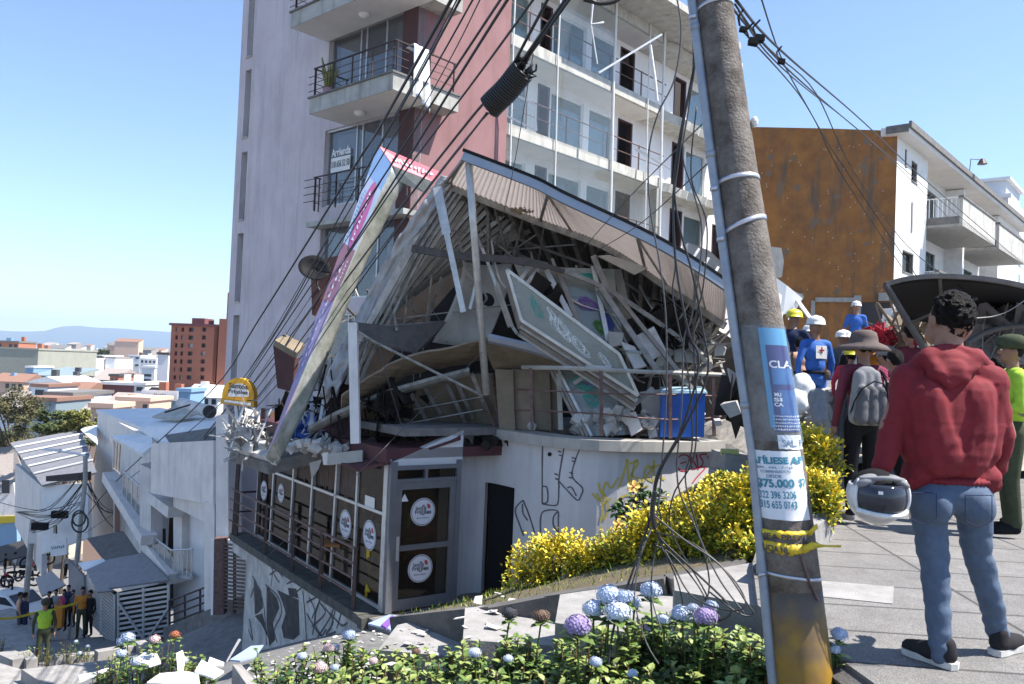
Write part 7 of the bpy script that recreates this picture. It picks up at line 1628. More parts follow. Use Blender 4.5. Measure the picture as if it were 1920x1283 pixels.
# ================================================================ PAVEMENTS, STEPS, BEDS
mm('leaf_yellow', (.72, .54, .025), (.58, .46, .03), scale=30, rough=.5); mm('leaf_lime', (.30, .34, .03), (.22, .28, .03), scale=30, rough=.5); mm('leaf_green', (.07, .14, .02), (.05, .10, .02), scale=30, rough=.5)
def paver_mat(name, c1, c2, mortar, sc_):
    m = mat(name, c1, c2, scale=5, rough=.95, bump=.5, bscale=120); t = m.node_tree; N = t.nodes; L_ = t.links; b = N['Principled BSDF']
    src = b.inputs['Base Color'].links[0].from_socket
    g = N.new('ShaderNodeNewGeometry'); mp = N.new('ShaderNodeMapping'); mp.inputs['Rotation'].default_value = (0, 0, radians(5)); mp.inputs['Scale'].default_value = (sc_, sc_, sc_); L_.new(g.outputs['Position'], mp.inputs[0])
    br = N.new('ShaderNodeTexBrick'); br.offset = .0; br.inputs['Scale'].default_value = 1; br.inputs['Mortar Size'].default_value = .012; br.inputs['Brick Width'].default_value = 1.1; br.inputs['Row Height'].default_value = .46
    br.inputs['Color1'].default_value = (1, 1, 1, 1); br.inputs['Color2'].default_value = (.82, .82, .82, 1); br.inputs['Mortar'].default_value = (.35, .35, .35, 1); L_.new(mp.outputs[0], br.inputs['Vector'])
    n2 = N.new('ShaderNodeTexNoise'); n2.inputs['Scale'].default_value = 160; n2.inputs['Detail'].default_value = 3; L_.new(g.outputs['Position'], n2.inputs['Vector'])
    r2 = N.new('ShaderNodeMapRange'); r2.inputs['To Min'].default_value = .6; r2.inputs['To Max'].default_value = 1.25; r2.inputs['From Min'].default_value = .35; r2.inputs['From Max'].default_value = .65; L_.new(n2.outputs['Fac'], r2.inputs['Value'])
    mx = N.new('ShaderNodeMix'); mx.data_type = 'RGBA'; mx.blend_type = 'MULTIPLY'; mx.inputs[0].default_value = 1; L_.new(src, mx.inputs[6]); L_.new(br.outputs['Color'], mx.inputs[7])
    m3 = N.new('ShaderNodeMix'); m3.data_type = 'RGBA'; m3.blend_type = 'MULTIPLY'; m3.inputs[0].default_value = 1; L_.new(mx.outputs[2], m3.inputs[6]); L_.new(r2.outputs[0], m3.inputs[7])
    L_.new(m3.outputs[2], b.inputs['Base Color']); M[name] = m
paver_mat('plaza_pavers', (.25, .238, .225), (.19, .18, .172), None, .9)
mm('step_conc', (.34, .325, .31), (.25, .24, .23), scale=5, rough=.95, bump=.4, bscale=90, c3=(.17, .16, .15), streak=.0)
mm('kerb_dark', (.13, .12, .11), (.085, .08, .075), scale=8, rough=.95, bump=.4, bscale=50)
mm('soil', (.10, .075, .05), (.16, .13, .08), scale=9, rough=1, bump=.8, bscale=60)
def slabz(name, pts, z, th, m_, extra=()):
    g = MB(); q = [onz(x, y, z) for x, y in pts]+[Vector((a, b, z)) for a, b in extra]
    ar = sum(q[i].x*q[(i+1) % len(q)].y-q[(i+1) % len(q)].x*q[i].y for i in range(len(q)))
    if ar < 0: q = q[::-1]
    g.plate(q, th, nrm=(0, 0, 1)); o = g.build(name, M[m_]); return struct(o)
PZ = -1.34
slabz('plaza', [(1411, 1055), (1421, 1135), (1556, 1222), (1700, 1325)], PZ, .5, 'plaza_pavers', [(1.6, 1.0), (14, 1.0), (14, 18), (5.0, 16), (3.6, 11)])
slabz('pale_paving_slab', [(1541, 1089), (1676, 1100), (1674, 1132), (1536, 1118)], PZ+.005, .004, 'step_conc')
slabz('step', [(1263, 1080), (1265, 1107), (1430, 1138), (1411, 1055)], PZ-.06, .45, 'step_conc')
slabz('step', [(1041, 1168), (1290, 1200), (1290, 1080), (1050, 1115)], -1.72, .5, 'step_conc')
slabz('step', [(868, 1200), (1060, 1212), (1050, 1120), (872, 1140)], -2.08, .5, 'step_conc')
slabz('step', [(709, 1219), (900, 1235), (890, 1140), (745, 1172)], -2.42, .5, 'step_conc')
kp = [W(748, 1163, 7.9), W(860, 1150, 7.3), W(934, 1143, 7.0), W(1042, 1122, 6.85), W(1150, 1106, 6.6), W(1264, 1088, 6.4), W(1411, 1058, 6.5)]
g = MB()
for a, b in zip(kp[:-1], kp[1:]): g.beam(a+Vector((0, .08, -.2)), b+Vector((.01, .08, -.2)), .16, .42)
struct(g.build('bed_kerb', M['kerb_dark']))
# hedge bed and right kerb
g = MB(); P = []
for i in range(25):
    t = i/24; a = kp[min(5, int(t*6))].lerp(kp[min(5, int(t*6))+1], t*6-min(5, int(t*6))); b = cwall_pt(975+355*t, 900, .02); row = []
    for j in range(9):
        v = j/8; q = (a+Vector((0, .16, -.02))).lerp(Vector((b.x, b.y, a.z-.25-1.2*(1-t))), v); q.z += .05*noise.noise((q.x*2, q.y*2, 0)); row.append(q)
    P.append(row)
g.grid(P); mm('dry_grass', (.17, .13, .075), (.09, .075, .04), scale=14, rough=1, bump=.8, bscale=80); struct(g.build('bed_soil', M['dry_grass'], None, True))
g = MB(); a, b, c = onz(1545, 985, PZ+.1), onz(1556, 905, PZ+.1), Vector((3.75, 11, PZ+.1))
for p, q in ((onz(1440, 1075, PZ+.02), a), (a, b), (b, c)): g.beam(p, q, .16, .24)
struct(g.build('hedge_kerb', M['step_conc']))
g2 = MB(); rn = random.Random(55)
for k in range(2600):
    i = rn.randrange(24); j = rn.randrange(7); q = P[i][j].lerp(P[i+1][j+1], rn.random())+Vector((rn.uniform(-.1, .1), rn.uniform(-.1, .1), 0)); a = rn.uniform(0, 6.28); h = rn.uniform(.02, .07); e = Vector((cos(a), sin(a), 0))*.006
    g2.add([q-e, q+e, q+Vector((rn.uniform(-.03, .03), rn.uniform(-.03, .03), h))], [(0, 1, 2)], k % 2)
one(g2, 'grass', [M['leaf_green'], M['leaf_lime']], 'sparse grass and weeds under the yellow hedge', 'grass', kind='stuff')
g2 = MB()
for k in range(420):
    y = rn.uniform(6.2, 13.2); x = rn.uniform(-.28, .0)*y+rn.uniform(-.3, .2); z = gz(x, y)+.01
    if y < 7.6 and x > -1.2: z = {0: -2.42, 1: -2.08, 2: -1.72}[min(2, max(0, int((x+1.1)/.75)))]+.01
    s_ = rn.choice((.012, .018, .025, .04, .055))*rn.uniform(.6, 1.3); a = rn.uniform(0, 6.28); u = Vector((cos(a), sin(a), rn.uniform(-.1, .3)))*s_; v = Vector((-sin(a), cos(a), rn.uniform(-.1, .3)))*s_*rn.uniform(.3, .8); c = Vector((x, y, z+s_*.2))
    g2.plate([c-u-v, c+u-v*.7, c+u*.8+v, c-u*.6+v], .006)
one(g2, 'litter', M['dust_white'], 'white chips and scraps scattered on the steps and alley', 'litter', kind='stuff')
# planting bed in the foreground
g = MB(); P = []
for i in range(40):
    x = -7.5+9.1*i/39; row = []
    for j in range(24):
        y = 2.2+6.5*j/23; yy = y
        row.append(Vector((x, yy, gz(x, yy)+.03+.05*noise.noise((x*2, yy*2, 3)))))
    P.append(row)
g.grid(P); struct(g.build('garden_soil', M['soil'], None, True))
g = MB(); g.plate([onz(1556, 1222, PZ-.01), onz(1700, 1325, PZ-.01), onz(1650, 1420, -1.9), onz(1500, 1300, -1.9)], .1); struct(g.build('bed_edge', M['kerb_dark']))
# entrance apron with tiles in front of the door, step box
g = MB(); g.fb(RD, -.3, 2.4, FLZ-.3, FLZ-.02, .0, 1.2); struct(g.build('entrance_step', M['concrete_dark']))
# lower street: planter walls and steps
def lowbox(name, a, b, w_, h_, m_='step_conc'): g = MB(); g.beam(a, b, w_, h_); return struct(g.build(name, M[m_]))
lowbox('planter_wall', W(103, 1240, 21.4), W(180, 1234, 22), .25, .28); lowbox('planter_wall', W(180, 1232, 21.5), W(262, 1218, 22.3), .25, .3); lowbox('planter_wall', W(262, 1212, 22.3), W(278, 1226, 21.4), .25, .3)
lowbox('planter_wall', W(8, 1232, 22), W(40, 1246, 21.2), .4, .3); lowbox('planter_wall', W(30, 1215, 23.5), W(60, 1248, 21), .25, .3)
slabz('lower_pavement', [(40, 1255), (255, 1232), (300, 1262), (330, 1300), (110, 1300)], W(180, 1260, 19.5).z, .3, 'step_conc')
slabz('lower_pavement', [(-30, 1235), (40, 1255), (110, 1300), (-30, 1300)], W(40, 1270, 19.5).z-.1, .3, 'step_conc')
slabz('lower_pavement', [(-30, 1150), (20, 1140), (110, 1165), (60, 1215), (-30, 1215)], W(40, 1180, 27).z, .2, 'step_conc')
g = MB(); a, b, c, d = W(436, 1246, 9.5), W(462, 1283, 8.8), W(520, 1300, 9.2), W(470, 1240, 10.5); g.plate([a, b, W(500, 1300, 9.0), W(452, 1246, 9.9)], .4, nrm=(0, 0, 1)); struct(g.build('retaining_block', M['step_conc']))
# white sheets and boards dumped among the flowers
def dbl(pts, m_, lab, t=.02, cat='board'): g = MB(); g.plate([W(*p) for p in pts], t); return one(g, 'dumped_board', M[m_], lab, cat)
dbl([(275, 1283, 9.0), (300, 1266, 9.4), (345, 1262, 9.5), (372, 1266, 9.4), (375, 1290, 8.9)], 'roof_white', 'large white board lying flat at the bottom edge among the flowers')
dbl([(365, 1262, 9.4), (378, 1240, 9.9), (400, 1252, 9.6), (420, 1262, 9.4), (400, 1275, 9.2)], 'roof_white', 'white folded board right of the large flat board')
dbl([(388, 1250, 10), (393, 1235, 10.4), (420, 1245, 10.2), (418, 1252, 10)], 'curtain_w', 'cream board propped behind the folded board')
dbl([(430, 1240, 10.8), (470, 1214, 12), (494, 1212, 12.2), (478, 1235, 11.2), (450, 1242, 10.7)], 'sg_pale', 'pale blue curved panel lying on the alley', .02, 'panel')
dbl([(421, 1245, 10.4), (424, 1240, 10.4), (450, 1198, 11.2), (447, 1198, 11.2)], 'alu', 'thin grey panel edge leaning up from the alley')
dbl([(330, 1228, 10.0), (342, 1222, 10.1), (347, 1240, 9.9), (343, 1262, 9.6), (333, 1262, 9.6)], 'roof_white', 'narrow white board standing between flowers')
dbl([(255, 1240, 10.3), (270, 1228, 10.5), (295, 1230, 10.4), (302, 1245, 10.2), (280, 1252, 10.1)], 'roof_white', 'crumpled white sheet caught on the left hydrangeas', .03, 'sheet')
dbl([(146, 1268, 12.5), (180, 1262, 12.6), (208, 1252, 12.8), (208, 1258, 12.7), (150, 1280, 12.3)], 'roof_white', 'long white plank at the lower left')
dbl([(690, 1172, 10.5), (730, 1155, 11.0), (748, 1158, 10.8), (746, 1192, 9.9), (728, 1182, 10.2)], 'sg_pale', 'white and violet plastic panel lying below the restaurant corner', .02, 'panel')
dbl([(715, 1176, 10.3), (735, 1158, 10.85), (742, 1162, 10.7), (724, 1182, 10.15)], 'scrib_purple', 'violet stripe sheet on the panel below the restaurant corner', .03, 'panel')
dbl([(755, 1160, 9.2), (860, 1152, 8.8), (930, 1128, 8.9), (932, 1132, 8.7), (862, 1162, 8.5)], 'dust_white', 'long white plank along the bed kerb')
dbl([(885, 1142, 9.2), (932, 1128, 9.0), (932, 1136, 8.9), (890, 1146, 9.0)], 'sg_red', 'red board under the green bottle', .02)
for a, b, w_, lab in (((985, 1140, 8.3), (1082, 1068, 8.6), .09, 'longer white timber lying across the yellow shrubs'), ((965, 1130, 8.7), (1010, 1108, 8.8), .07, 'short white timber by the green bottle')):
    g = MB(); g.beam(W(*a), W(*b), w_, .04); one(g, 'timber', M['dust_white'], lab, 'timber')
bt_ = thing('bottle', 'turquoise plastic bottle standing by the black gate foot', 'bottle', W(967, 1132, 8.9))
c = W(967, 1130, 8.9); g = MB(); g.tube([c, c+Vector((0, 0, .10)), c+Vector((0, 0, .13)), c+Vector((0, 0, .155))], [.035, .035, .016, .016], 12); mm('bottle_green', (.05, .42, .34), rough=.25); g.build('body', M['bottle_green'], bt_, True); g = MB(); g.tube([c+Vector((0, 0, .155)), c+Vector((0, 0, .175))], .018, 10); g.build('cap', M['roof_white'], bt_)
g = MB(); g.hexa([W(*q) for q in ((1118, 1118, 7.0), (1142, 1110, 7.0), (1142, 1110, 7.2), (1118, 1118, 7.2), (1118, 1104, 7.0), (1142, 1096, 7.0), (1142, 1095, 7.2), (1118, 1103, 7.2))]); one(g, 'loose_brick', M['brick'], 'broken brick lying on the bed kerb', 'brick')
for k in range(2): pass
g = MB(); g.beam(W(1345, 866, 13.2), W(1400, 872, 13.2), .9, .32); g.beam(W(1340, 902, 12.6), W(1400, 910, 12.6), .9, .32); struct(g.build('garden_steps', M['step_conc']))
g = MB(); g.tube([W(1352, 848, 13), W(1384, 850, 13)], .06, 8); mm('yg_roll', (.45, .5, .18), rough=.6); one(g, 'foam_roll', M['yg_roll'], 'yellow-green foam roll on the garden step left of the pole', 'foam roll')
# ================================================================ PLANTS
mm('hyd_leaf', (.14, .21, .045), (.09, .15, .03), scale=25, rough=.45); mm('hyd_dark', (.045, .10, .02), (.03, .075, .02), scale=25, rough=.45); mm('hyd_light', (.30, .35, .10), (.22, .28, .07), scale=25, rough=.5); mm('stem', (.16, .10, .05), rough=.9); mm('twig', (.14, .10, .07), rough=.9)
def leafy(mb, p, d, nrm, l, w_, m, fold=.25, seg=2):
    """pointed leaf folded along its midrib; p base, d direction, nrm up"""
    d = d.normalized(); s = d.cross(nrm).normalized(); u = s.cross(d)
    mid = [p, p+d*l*.35+u*l*.06, p+d*l*.7+u*l*.03, p+d*l-u*l*.10]
    wd = [0, w_, w_*.8, 0]
    v = [mid[0], mid[1]-s*wd[1]+u*wd[1]*fold, mid[1], mid[1]+s*wd[1]+u*wd[1]*fold, mid[2]-s*wd[2]+u*wd[2]*fold-u*l*.02, mid[2], mid[2]+s*wd[2]+u*wd[2]*fold-u*l*.02, mid[3]]
    mb.add(v, [(0, 2, 1), (0, 3, 2), (1, 2, 5, 4), (2, 3, 6, 5), (4, 5, 7), (5, 6, 7)], m)
def shrub(c, rx, ry, rz, n, seed, label, group, yel=.7):
    rn = random.Random(seed); gzv = c.z-rz*1.1
    t = thing('yellow_shrub', label, 'shrub', (c.x, c.y, gzv-.3), group)
    g = MB(); g2 = MB()
    nb = 46
    cl = []
    for k in range(nb):
        while True:
            v = Vector((rn.uniform(-1, 1), rn.uniform(-1, 1), rn.uniform(-.9, 1)))
            if .3 < v.length < 1.05: break
        cl.append(c+Vector((v.x*rx, v.y*ry, v.z*rz)))
    for e in cl[::3]:
        b = Vector((c.x+(e.x-c.x)*.25, c.y+(e.y-c.y)*.25, gzv-.35)); g2.tube([b, b.lerp(e, .5)+Vector((rn.uniform(-.04, .04), 0, .02)), e], [.014, .009, .004], 4)
    for e in cl:
        sp = min(rx, rz)*.30
        tw = Vector((rn.uniform(-.6, .6), rn.uniform(-.6, .6), rn.uniform(.3, 1))).normalized()
        for q in range(n//nb):
            o = Vector((rn.gauss(0, 1), rn.gauss(0, 1), rn.gauss(0, .9)))*sp*.62; p = e+o
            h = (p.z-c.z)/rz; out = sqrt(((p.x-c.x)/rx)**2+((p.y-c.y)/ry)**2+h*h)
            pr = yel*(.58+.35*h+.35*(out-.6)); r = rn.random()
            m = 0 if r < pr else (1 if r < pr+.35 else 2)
            d = (Vector((p.x-c.x, p.y-c.y, (p.z-c.z)*.6+.12)).normalized()*.7+Vector((rn.uniform(-1, 1), rn.uniform(-1, 1), rn.uniform(-.5, .9)))).normalized()
            leafy(g, p, d, Vector((rn.uniform(-.5, .5), rn.uniform(-.5, .5), 1)), rn.uniform(.035, .062), rn.uniform(.010, .016), m)
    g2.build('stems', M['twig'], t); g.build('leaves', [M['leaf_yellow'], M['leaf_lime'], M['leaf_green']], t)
    return t
SH = [(1008, 1070, 46, 86, 8.8, .85), (1056, 1056, 50, 82, 8.7, .85), (1110, 1062, 40, 68, 8.5, .75), (1166, 1040, 50, 64, 8.3, .7), (1222, 1012, 50, 66, 8.0, .75), (1288, 990, 50, 70, 7.7, .75), (1345, 968, 50, 76, 7.4, .75), (1400, 935, 36, 62, 7.2, .75), (1390, 1015, 30, 40, 6.9, .7), (1352, 900, 22, 26, 8.9, .4), (1455, 900, 40, 90, 7.3, .7), (1505, 835, 38, 48, 7.9, .8), (1542, 850, 30, 60, 7.6, .8), (1530, 930, 38, 60, 7.0, .75)]
SL_ = ['yellow shrub at the left end of the hedge before the black gate', 'yellow shrub second from the left in the hedge', 'smaller yellow-green shrub third from the left in the hedge', 'yellow shrub below the lower yellow flower', 'yellow shrub behind the splitting point of the cables', 'yellow shrub just right of the hanging cables', 'tall yellow shrub left of the pole under the red graffiti', 'yellow shrub half hidden by the left side of the pole', 'low green-yellow shrub at the foot of the pole side', 'small green shrub at the right end of the curved wall', 'yellow shrub hidden behind the pole', 'yellow shrub top right of the notice on the pole', 'yellow shrub beside the man with the backpack', 'yellow shrub at the kerb right of the caution tape']
for k, (x, y, rx, ry, d, yl) in enumerate(SH):
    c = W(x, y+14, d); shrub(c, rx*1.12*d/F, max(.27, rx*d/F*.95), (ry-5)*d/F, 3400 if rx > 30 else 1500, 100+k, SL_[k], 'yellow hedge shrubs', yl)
# hibiscus
hb = thing('hibiscus', 'dark green hibiscus with two yellow flowers before the graffitied wall', 'shrub', W(1190, 1010, 8.8))
g = MB(); g2 = MB(); rn = random.Random(9)
for (x, y, r_) in ((1190, 945, 22), (1180, 965, 22), (1215, 950, 18), (1235, 935, 14), (1160, 955, 14), (1200, 925, 14)):
    c = W(x, y, 8.7); g2.tube([W(1192, 1010, 8.8), c], [.012, .006], 4)
    for q in range(60):
        d = Vector((rn.gauss(0, 1), rn.gauss(0, 1), rn.gauss(0, .8))); p = c+d.normalized()*rn.random()*r_*8.7/F; leafy(g, p, d, Vector((rn.uniform(-.4, .4), rn.uniform(-.4, .4), 1)), rn.uniform(.05, .08), rn.uniform(.018, .026), 0)
g2.build('stems', M['twig'], hb); g.build('leaves', M['hyd_dark'], hb)
mm('petal_yellow', (.72, .50, .12), (.66, .40, .10), scale=20, rough=.6); mm('petal_core', (.5, .08, .02), rough=.6)
def flower5(c, r, par):
    g = MB(); n_ = (Vector((0, 0, 0))-c).normalized()+Vector((.2, 0, .2)); n_.normalize(); e1 = n_.orthogonal().normalized(); e2 = n_.cross(e1)
    for k in range(5):
        a = 2*pi*k/5; d = e1*cos(a)+e2*sin(a); s = n_.cross(d)
        v = [c, c+d*r*.5-s*r*.35+n_*r*.2, c+d*r*.9-s*r*.3+n_*r*.12, c+d*r*1.02+n_*r*.05, c+d*r*.9+s*r*.3+n_*r*.12, c+d*r*.5+s*r*.35+n_*r*.2]
        g.add(v, [(0, 1, 2, 3), (0, 3, 4, 5)])
    f = g.build('flower', M['petal_yellow'], par); g = MB(); g.ball(c+n_*r*.12, r*.2, 8, 5); g.build('flower_core', M['petal_core'], f)
flower5(W(1188, 913, 8.4), .068, hb); flower5(W(1160, 983, 8.3), .062, hb)
# hydrangeas
def hyd_bush(x, ytop, d, wpx, seed, label, n=150, tall=.75, lm=(.5, .3)):
    rn = random.Random(seed); c = W(x, ytop, d); g0 = gz(c.x, c.y); g0 = min(g0, c.z-.3)
    t = thing('hydrangea', label, 'plant', (c.x, c.y, g0), 'hydrangea plants in the foreground bed')
    g = MB(); g2 = MB(); R = wpx*d/F
    H = c.z-g0
    ns = 16
    for k in range(ns):
        a = rn.uniform(0, 6.28); r = R*sqrt(rn.random()); bx = c.x+cos(a)*r*.4; by = c.y+sin(a)*r*.4
        tip = Vector((c.x+cos(a)*r, c.y+sin(a)*r, g0+H*rn.uniform(.45, 1.0)))
        g2.tube([(bx, by, g0-.05), Vector((bx, by, g0)).lerp(tip, .5), tip], [.008, .006, .004], 4)
        for q in range(n//ns):
            f_ = rn.random()**.6; p = Vector((bx, by, g0)).lerp(tip, .35+.65*f_); an = rn.uniform(0, 6.28)
            el = .2+.9*(f_ > .9)*rn.random()+rn.uniform(-.3, .4); dd = Vector((cos(an), sin(an), el))
            s_ = rn.uniform(.045, .085)*(1.0 if f_ < .9 else .8); rr = rn.random(); m = 0 if rr < lm[0] else (1 if rr < lm[0]+lm[1] else 2)
            if f_ > .85 and rn.random() < .6: m = 2
            leafy(g, p, dd, Vector((0, 0, 1)), s_, s_*.33, m, .18)
    g2.build('stems', M['stem'], t); g.build('leaves', [M['hyd_leaf'], M['hyd_dark'], M['hyd_light']], t); return t
HYB = []; CT = {}
k = 0
rows = [(x, 1215+8*sin(x*.05), 5.6-(x-900)*.0008+ (1.2 if x < 760 else 0), 60) for x in range(520, 1420, 56)]
rows += [(x, 1250, 4.6-(x-900)*.0003+(.8 if x < 760 else 0), 60) for x in range(500, 1430, 58)]
rows += [(x, 1290, 3.9+(.8 if x < 760 else 0), 60) for x in range(560, 1440, 70)]
rows += [(1215, 1150, 5.0, 40), (1160, 1165, 5.1, 36), (1070, 1195, 4.8, 30), (885, 1190, 5.4, 24), (960, 1175, 5.6, 22), (990, 1190, 5.4, 22), (1395, 1195, 4.4, 40), (1330, 1180, 4.6, 34), (660, 1205, 6.6, 22), (1420, 1240, 4.3, 40), (1568, 1215, 4.0, 16), (1240, 1128, 5.0, 30), (1222, 1152, 4.95, 34), (1120, 1172, 4.95, 34), (1178, 1172, 4.85, 36), (1282, 1172, 4.8, 32), (1335, 1172, 4.7, 34), (1385, 1178, 4.55, 34), (1083, 1200, 4.6, 30), (1150, 1195, 4.7, 36), (1420, 1200, 4.3, 30)]
rows += [(x, y, 10.6, 26) for x, y in ((200, 1225), (225, 1215), (262, 1212), (300, 1205), (330, 1210), (355, 1225), (240, 1250), (290, 1255), (330, 1255), (200, 1255), (360, 1250), (385, 1260))]
rows += [(x, y, 21.5, 16) for x, y in ((120, 1205), (60, 1215), (90, 1210), (135, 1200), (165, 1215), (45, 1222))]+[(0, 1185, 23, 14)]
for x, y, d, w_ in rows:
    if 8 < d < 15 or True:
        place = ('hydrangea in the lower left street planter, %s from the left' % ORD[sum(1 for q in rows if q[2] > 20 and q[0] < x)] if d > 20 else 'hydrangea among white debris at lower left, %s made from the left' % ORD[sum(1 for q in rows if 8 < q[2] < 15 and q[0]+q[1]*.01 < x+y*.01)] if d > 9 else 'small hydrangea at the plaza edge right of the pole' if x > 1500 else 'green hydrangea plant in the foreground bed left of the door corner' if x < 740 else 'green hydrangea plant in the foreground bed below the steps' if x < 1100 else 'green hydrangea plant in the foreground bed left of the pole')
        rw = 'upper' if y < 1225 else 'middle' if y < 1270 else 'lower'
        if d < 8 and x < 1500: CT[rw] = CT.get(rw, 0)+1; place = 'hydrangea plant, %s one placed in the %s row of the foreground bed' % (ORD[min(38, sum(1 for q in rows if q[2] < 8 and q[0] < x and q[0] < 1500 and ('upper' if q[1] < 1225 else 'middle' if q[1] < 1270 else 'lower') == rw))]+' from left', rw)
        hyd_bush(x, y, d, w_*(1 if d < 9 else 1), 300+k, place, 240 if d < 8 else 130 if d < 15 else 60)
        k += 1
mm('fl_blue', (.36, .45, .62), (.54, .60, .72), scale=40, rough=.7); mm('fl_white', (.62, .66, .74), (.50, .58, .74), scale=40, rough=.7); mm('fl_purple', (.25, .19, .38), (.36, .28, .48), scale=40, rough=.7); mm('fl_pink', (.55, .36, .34), (.62, .52, .52), scale=40, rough=.7); mm('fl_brown', (.12, .07, .05), (.2, .13, .09), scale=40, rough=.8); mm('fl_rust', (.36, .12, .06), rough=.8); mm('fl_dry', (.05, .05, .06), rough=.8)
FLW = [(1143, 1116, 25, 4.8, 'fl_blue'), (1172, 1119, 17, 4.75, 'fl_blue'), (1113, 1141, 21, 4.8, 'fl_white'), (1158, 1147, 25, 4.7, 'fl_white'), (1190, 1130, 13, 4.8, 'fl_white'), (1220, 1107, 20, 4.9, 'fl_blue'), (1083, 1173, 26, 4.5, 'fl_purple'), (1278, 1150, 20, 4.7, 'fl_blue'), (1244, 1161, 13, 4.7, 'fl_white'), (1323, 1156, 22, 4.5, 'fl_purple'), (1333, 1136, 13, 4.6, 'fl_blue'), (1300, 1139, 10, 4.6, 'fl_white'),
 (655, 1191, 13, 6.5, 'fl_blue'), (616, 1215, 11, 6.4, 'fl_pink'), (628, 1214, 9, 6.5, 'fl_white'), (890, 1224, 12, 5.2, 'fl_white'), (956, 1150, 15, 5.6, 'fl_dry'), (1015, 1155, 16, 5.4, 'fl_brown'), (240, 1195, 13, 10.3, 'fl_blue'), (230, 1203, 11, 10.3, 'fl_blue'), (290, 1199, 11, 10.3, 'fl_pink'), (228, 1225, 11, 10.2, 'fl_blue'), (328, 1190, 10, 10.4, 'fl_rust'), (1117, 1241, 12, 4.5, 'fl_blue'), (953, 1235, 9, 4.8, 'fl_white'), (1186, 1263, 10, 4.3, 'fl_white'), (1574, 1190, 16, 4.0, 'fl_blue'), (1563, 1216, 13, 4.0, 'fl_blue'),
 (600, 1252, 14, 5.6, 'fl_pink'), (628, 1252, 8, 5.6, 'fl_blue'), (567, 1230, 9, 6.2, 'fl_white'), (700, 1240, 9, 6, 'fl_pink'), (780, 1222, 8, 5.8, 'fl_brown'), (1390, 1210, 9, 4.3, 'hyd_light'), (1380, 1255, 10, 4.1, 'hyd_light'), (150, 1225, 5, 21, 'fl_blue'), (165, 1212, 4, 21, 'fl_blue'), (143, 1203, 4, 21, 'fl_white'), (258, 1240, 12, 10, 'fl_white'), (345, 1238, 9, 10, 'fl_white')]
FN = {'fl_blue': 'pale blue', 'fl_white': 'whitish', 'fl_purple': 'purple', 'fl_pink': 'faded pink', 'fl_brown': 'dried brown', 'fl_rust': 'rusty', 'fl_dry': 'blackened dry', 'hyd_light': 'yellow-green'}
def where(x, y, d):
    if d > 20: return 'in the lower left street planter, the %s one' % ('top' if y < 1205 else 'middle' if y < 1215 else 'bottom')
    pk = sorted(q[0]+q[1]*.01 for q in FLW if (q[3] > 9) == (d > 9) and q[3] < 20); n_ = ORD[min(28, pk.index(x+y*.01))]
    return '%s from the left %s' % (n_, 'above the white debris at lower left' if d > 9 else 'in the foreground bed' if x < 1500 else 'at the plaza edge') if pk.index(x+y*.01) < 29 else 'at the plaza edge right of the pole, %s' % ('lower' if y > 1200 else 'upper')
for i, (x, y, r_, d, m_) in enumerate(FLW):
    c = W(x, y, d); R = r_*d/F; rn = random.Random(700+i)
    t = thing('hydrangea_flower', '%s hydrangea head %s' % (FN[m_], where(x, y, d)), 'flower', c, 'hydrangea flower heads')
    g = MB(); n = 150 if d < 7 else 60
    for k in range(n):
        z = 1-2*(k+.5)/n; 
        if z < -.55: continue
        a = k*2.39996; q = sqrt(1-z*z); v = Vector((q*cos(a), q*sin(a), z*.85)); p = c+Vector((v.x*(1+.12*noise.noise((v.x*2, v.y*2, i*3.1))), v.y, v.z*.85))*R*(rn.uniform(.84, 1.04)+.14*noise.noise((v.x*2.3, v.z*2.3, i*7.7))); e1 = v.orthogonal().normalized(); e2 = v.cross(e1).normalized(); s_ = R*.17; ra = rn.uniform(0, 1.5)
        for w_ in range(4):
            b_ = ra+w_*pi/2; d1 = e1*cos(b_)+e2*sin(b_); d2 = e1*cos(b_+.7)+e2*sin(b_+.7); d0 = e1*cos(b_-.7)+e2*sin(b_-.7)
            g.add([p, p+d0*s_*.75+v*s_*.2, p+d1*s_*1.1+v*s_*.3, p+d2*s_*.75+v*s_*.2], [(0, 1, 2, 3)])
    g.ball(c, (R*.74, R*.74, R*.62), 12, 8); g.build('petals', M[m_], t)
    g = MB(); g.tube([c-Vector((0, 0, R*.6)), c+Vector((rn.uniform(-.05, .05), 0, -R-.35))], [.006, .007], 5); g.build('stalk', M['leaf_green'], t)
    g = MB()
    for k in range(6): a = k*1.05+rn.random(); leafy(g, c-Vector((0, 0, R*.8+.02*(k % 2))), Vector((cos(a), sin(a), .1)), Vector((0, 0, 1)), R*1.5, R*.5, 0)
    g.build('leaves', M['hyd_leaf'], t)
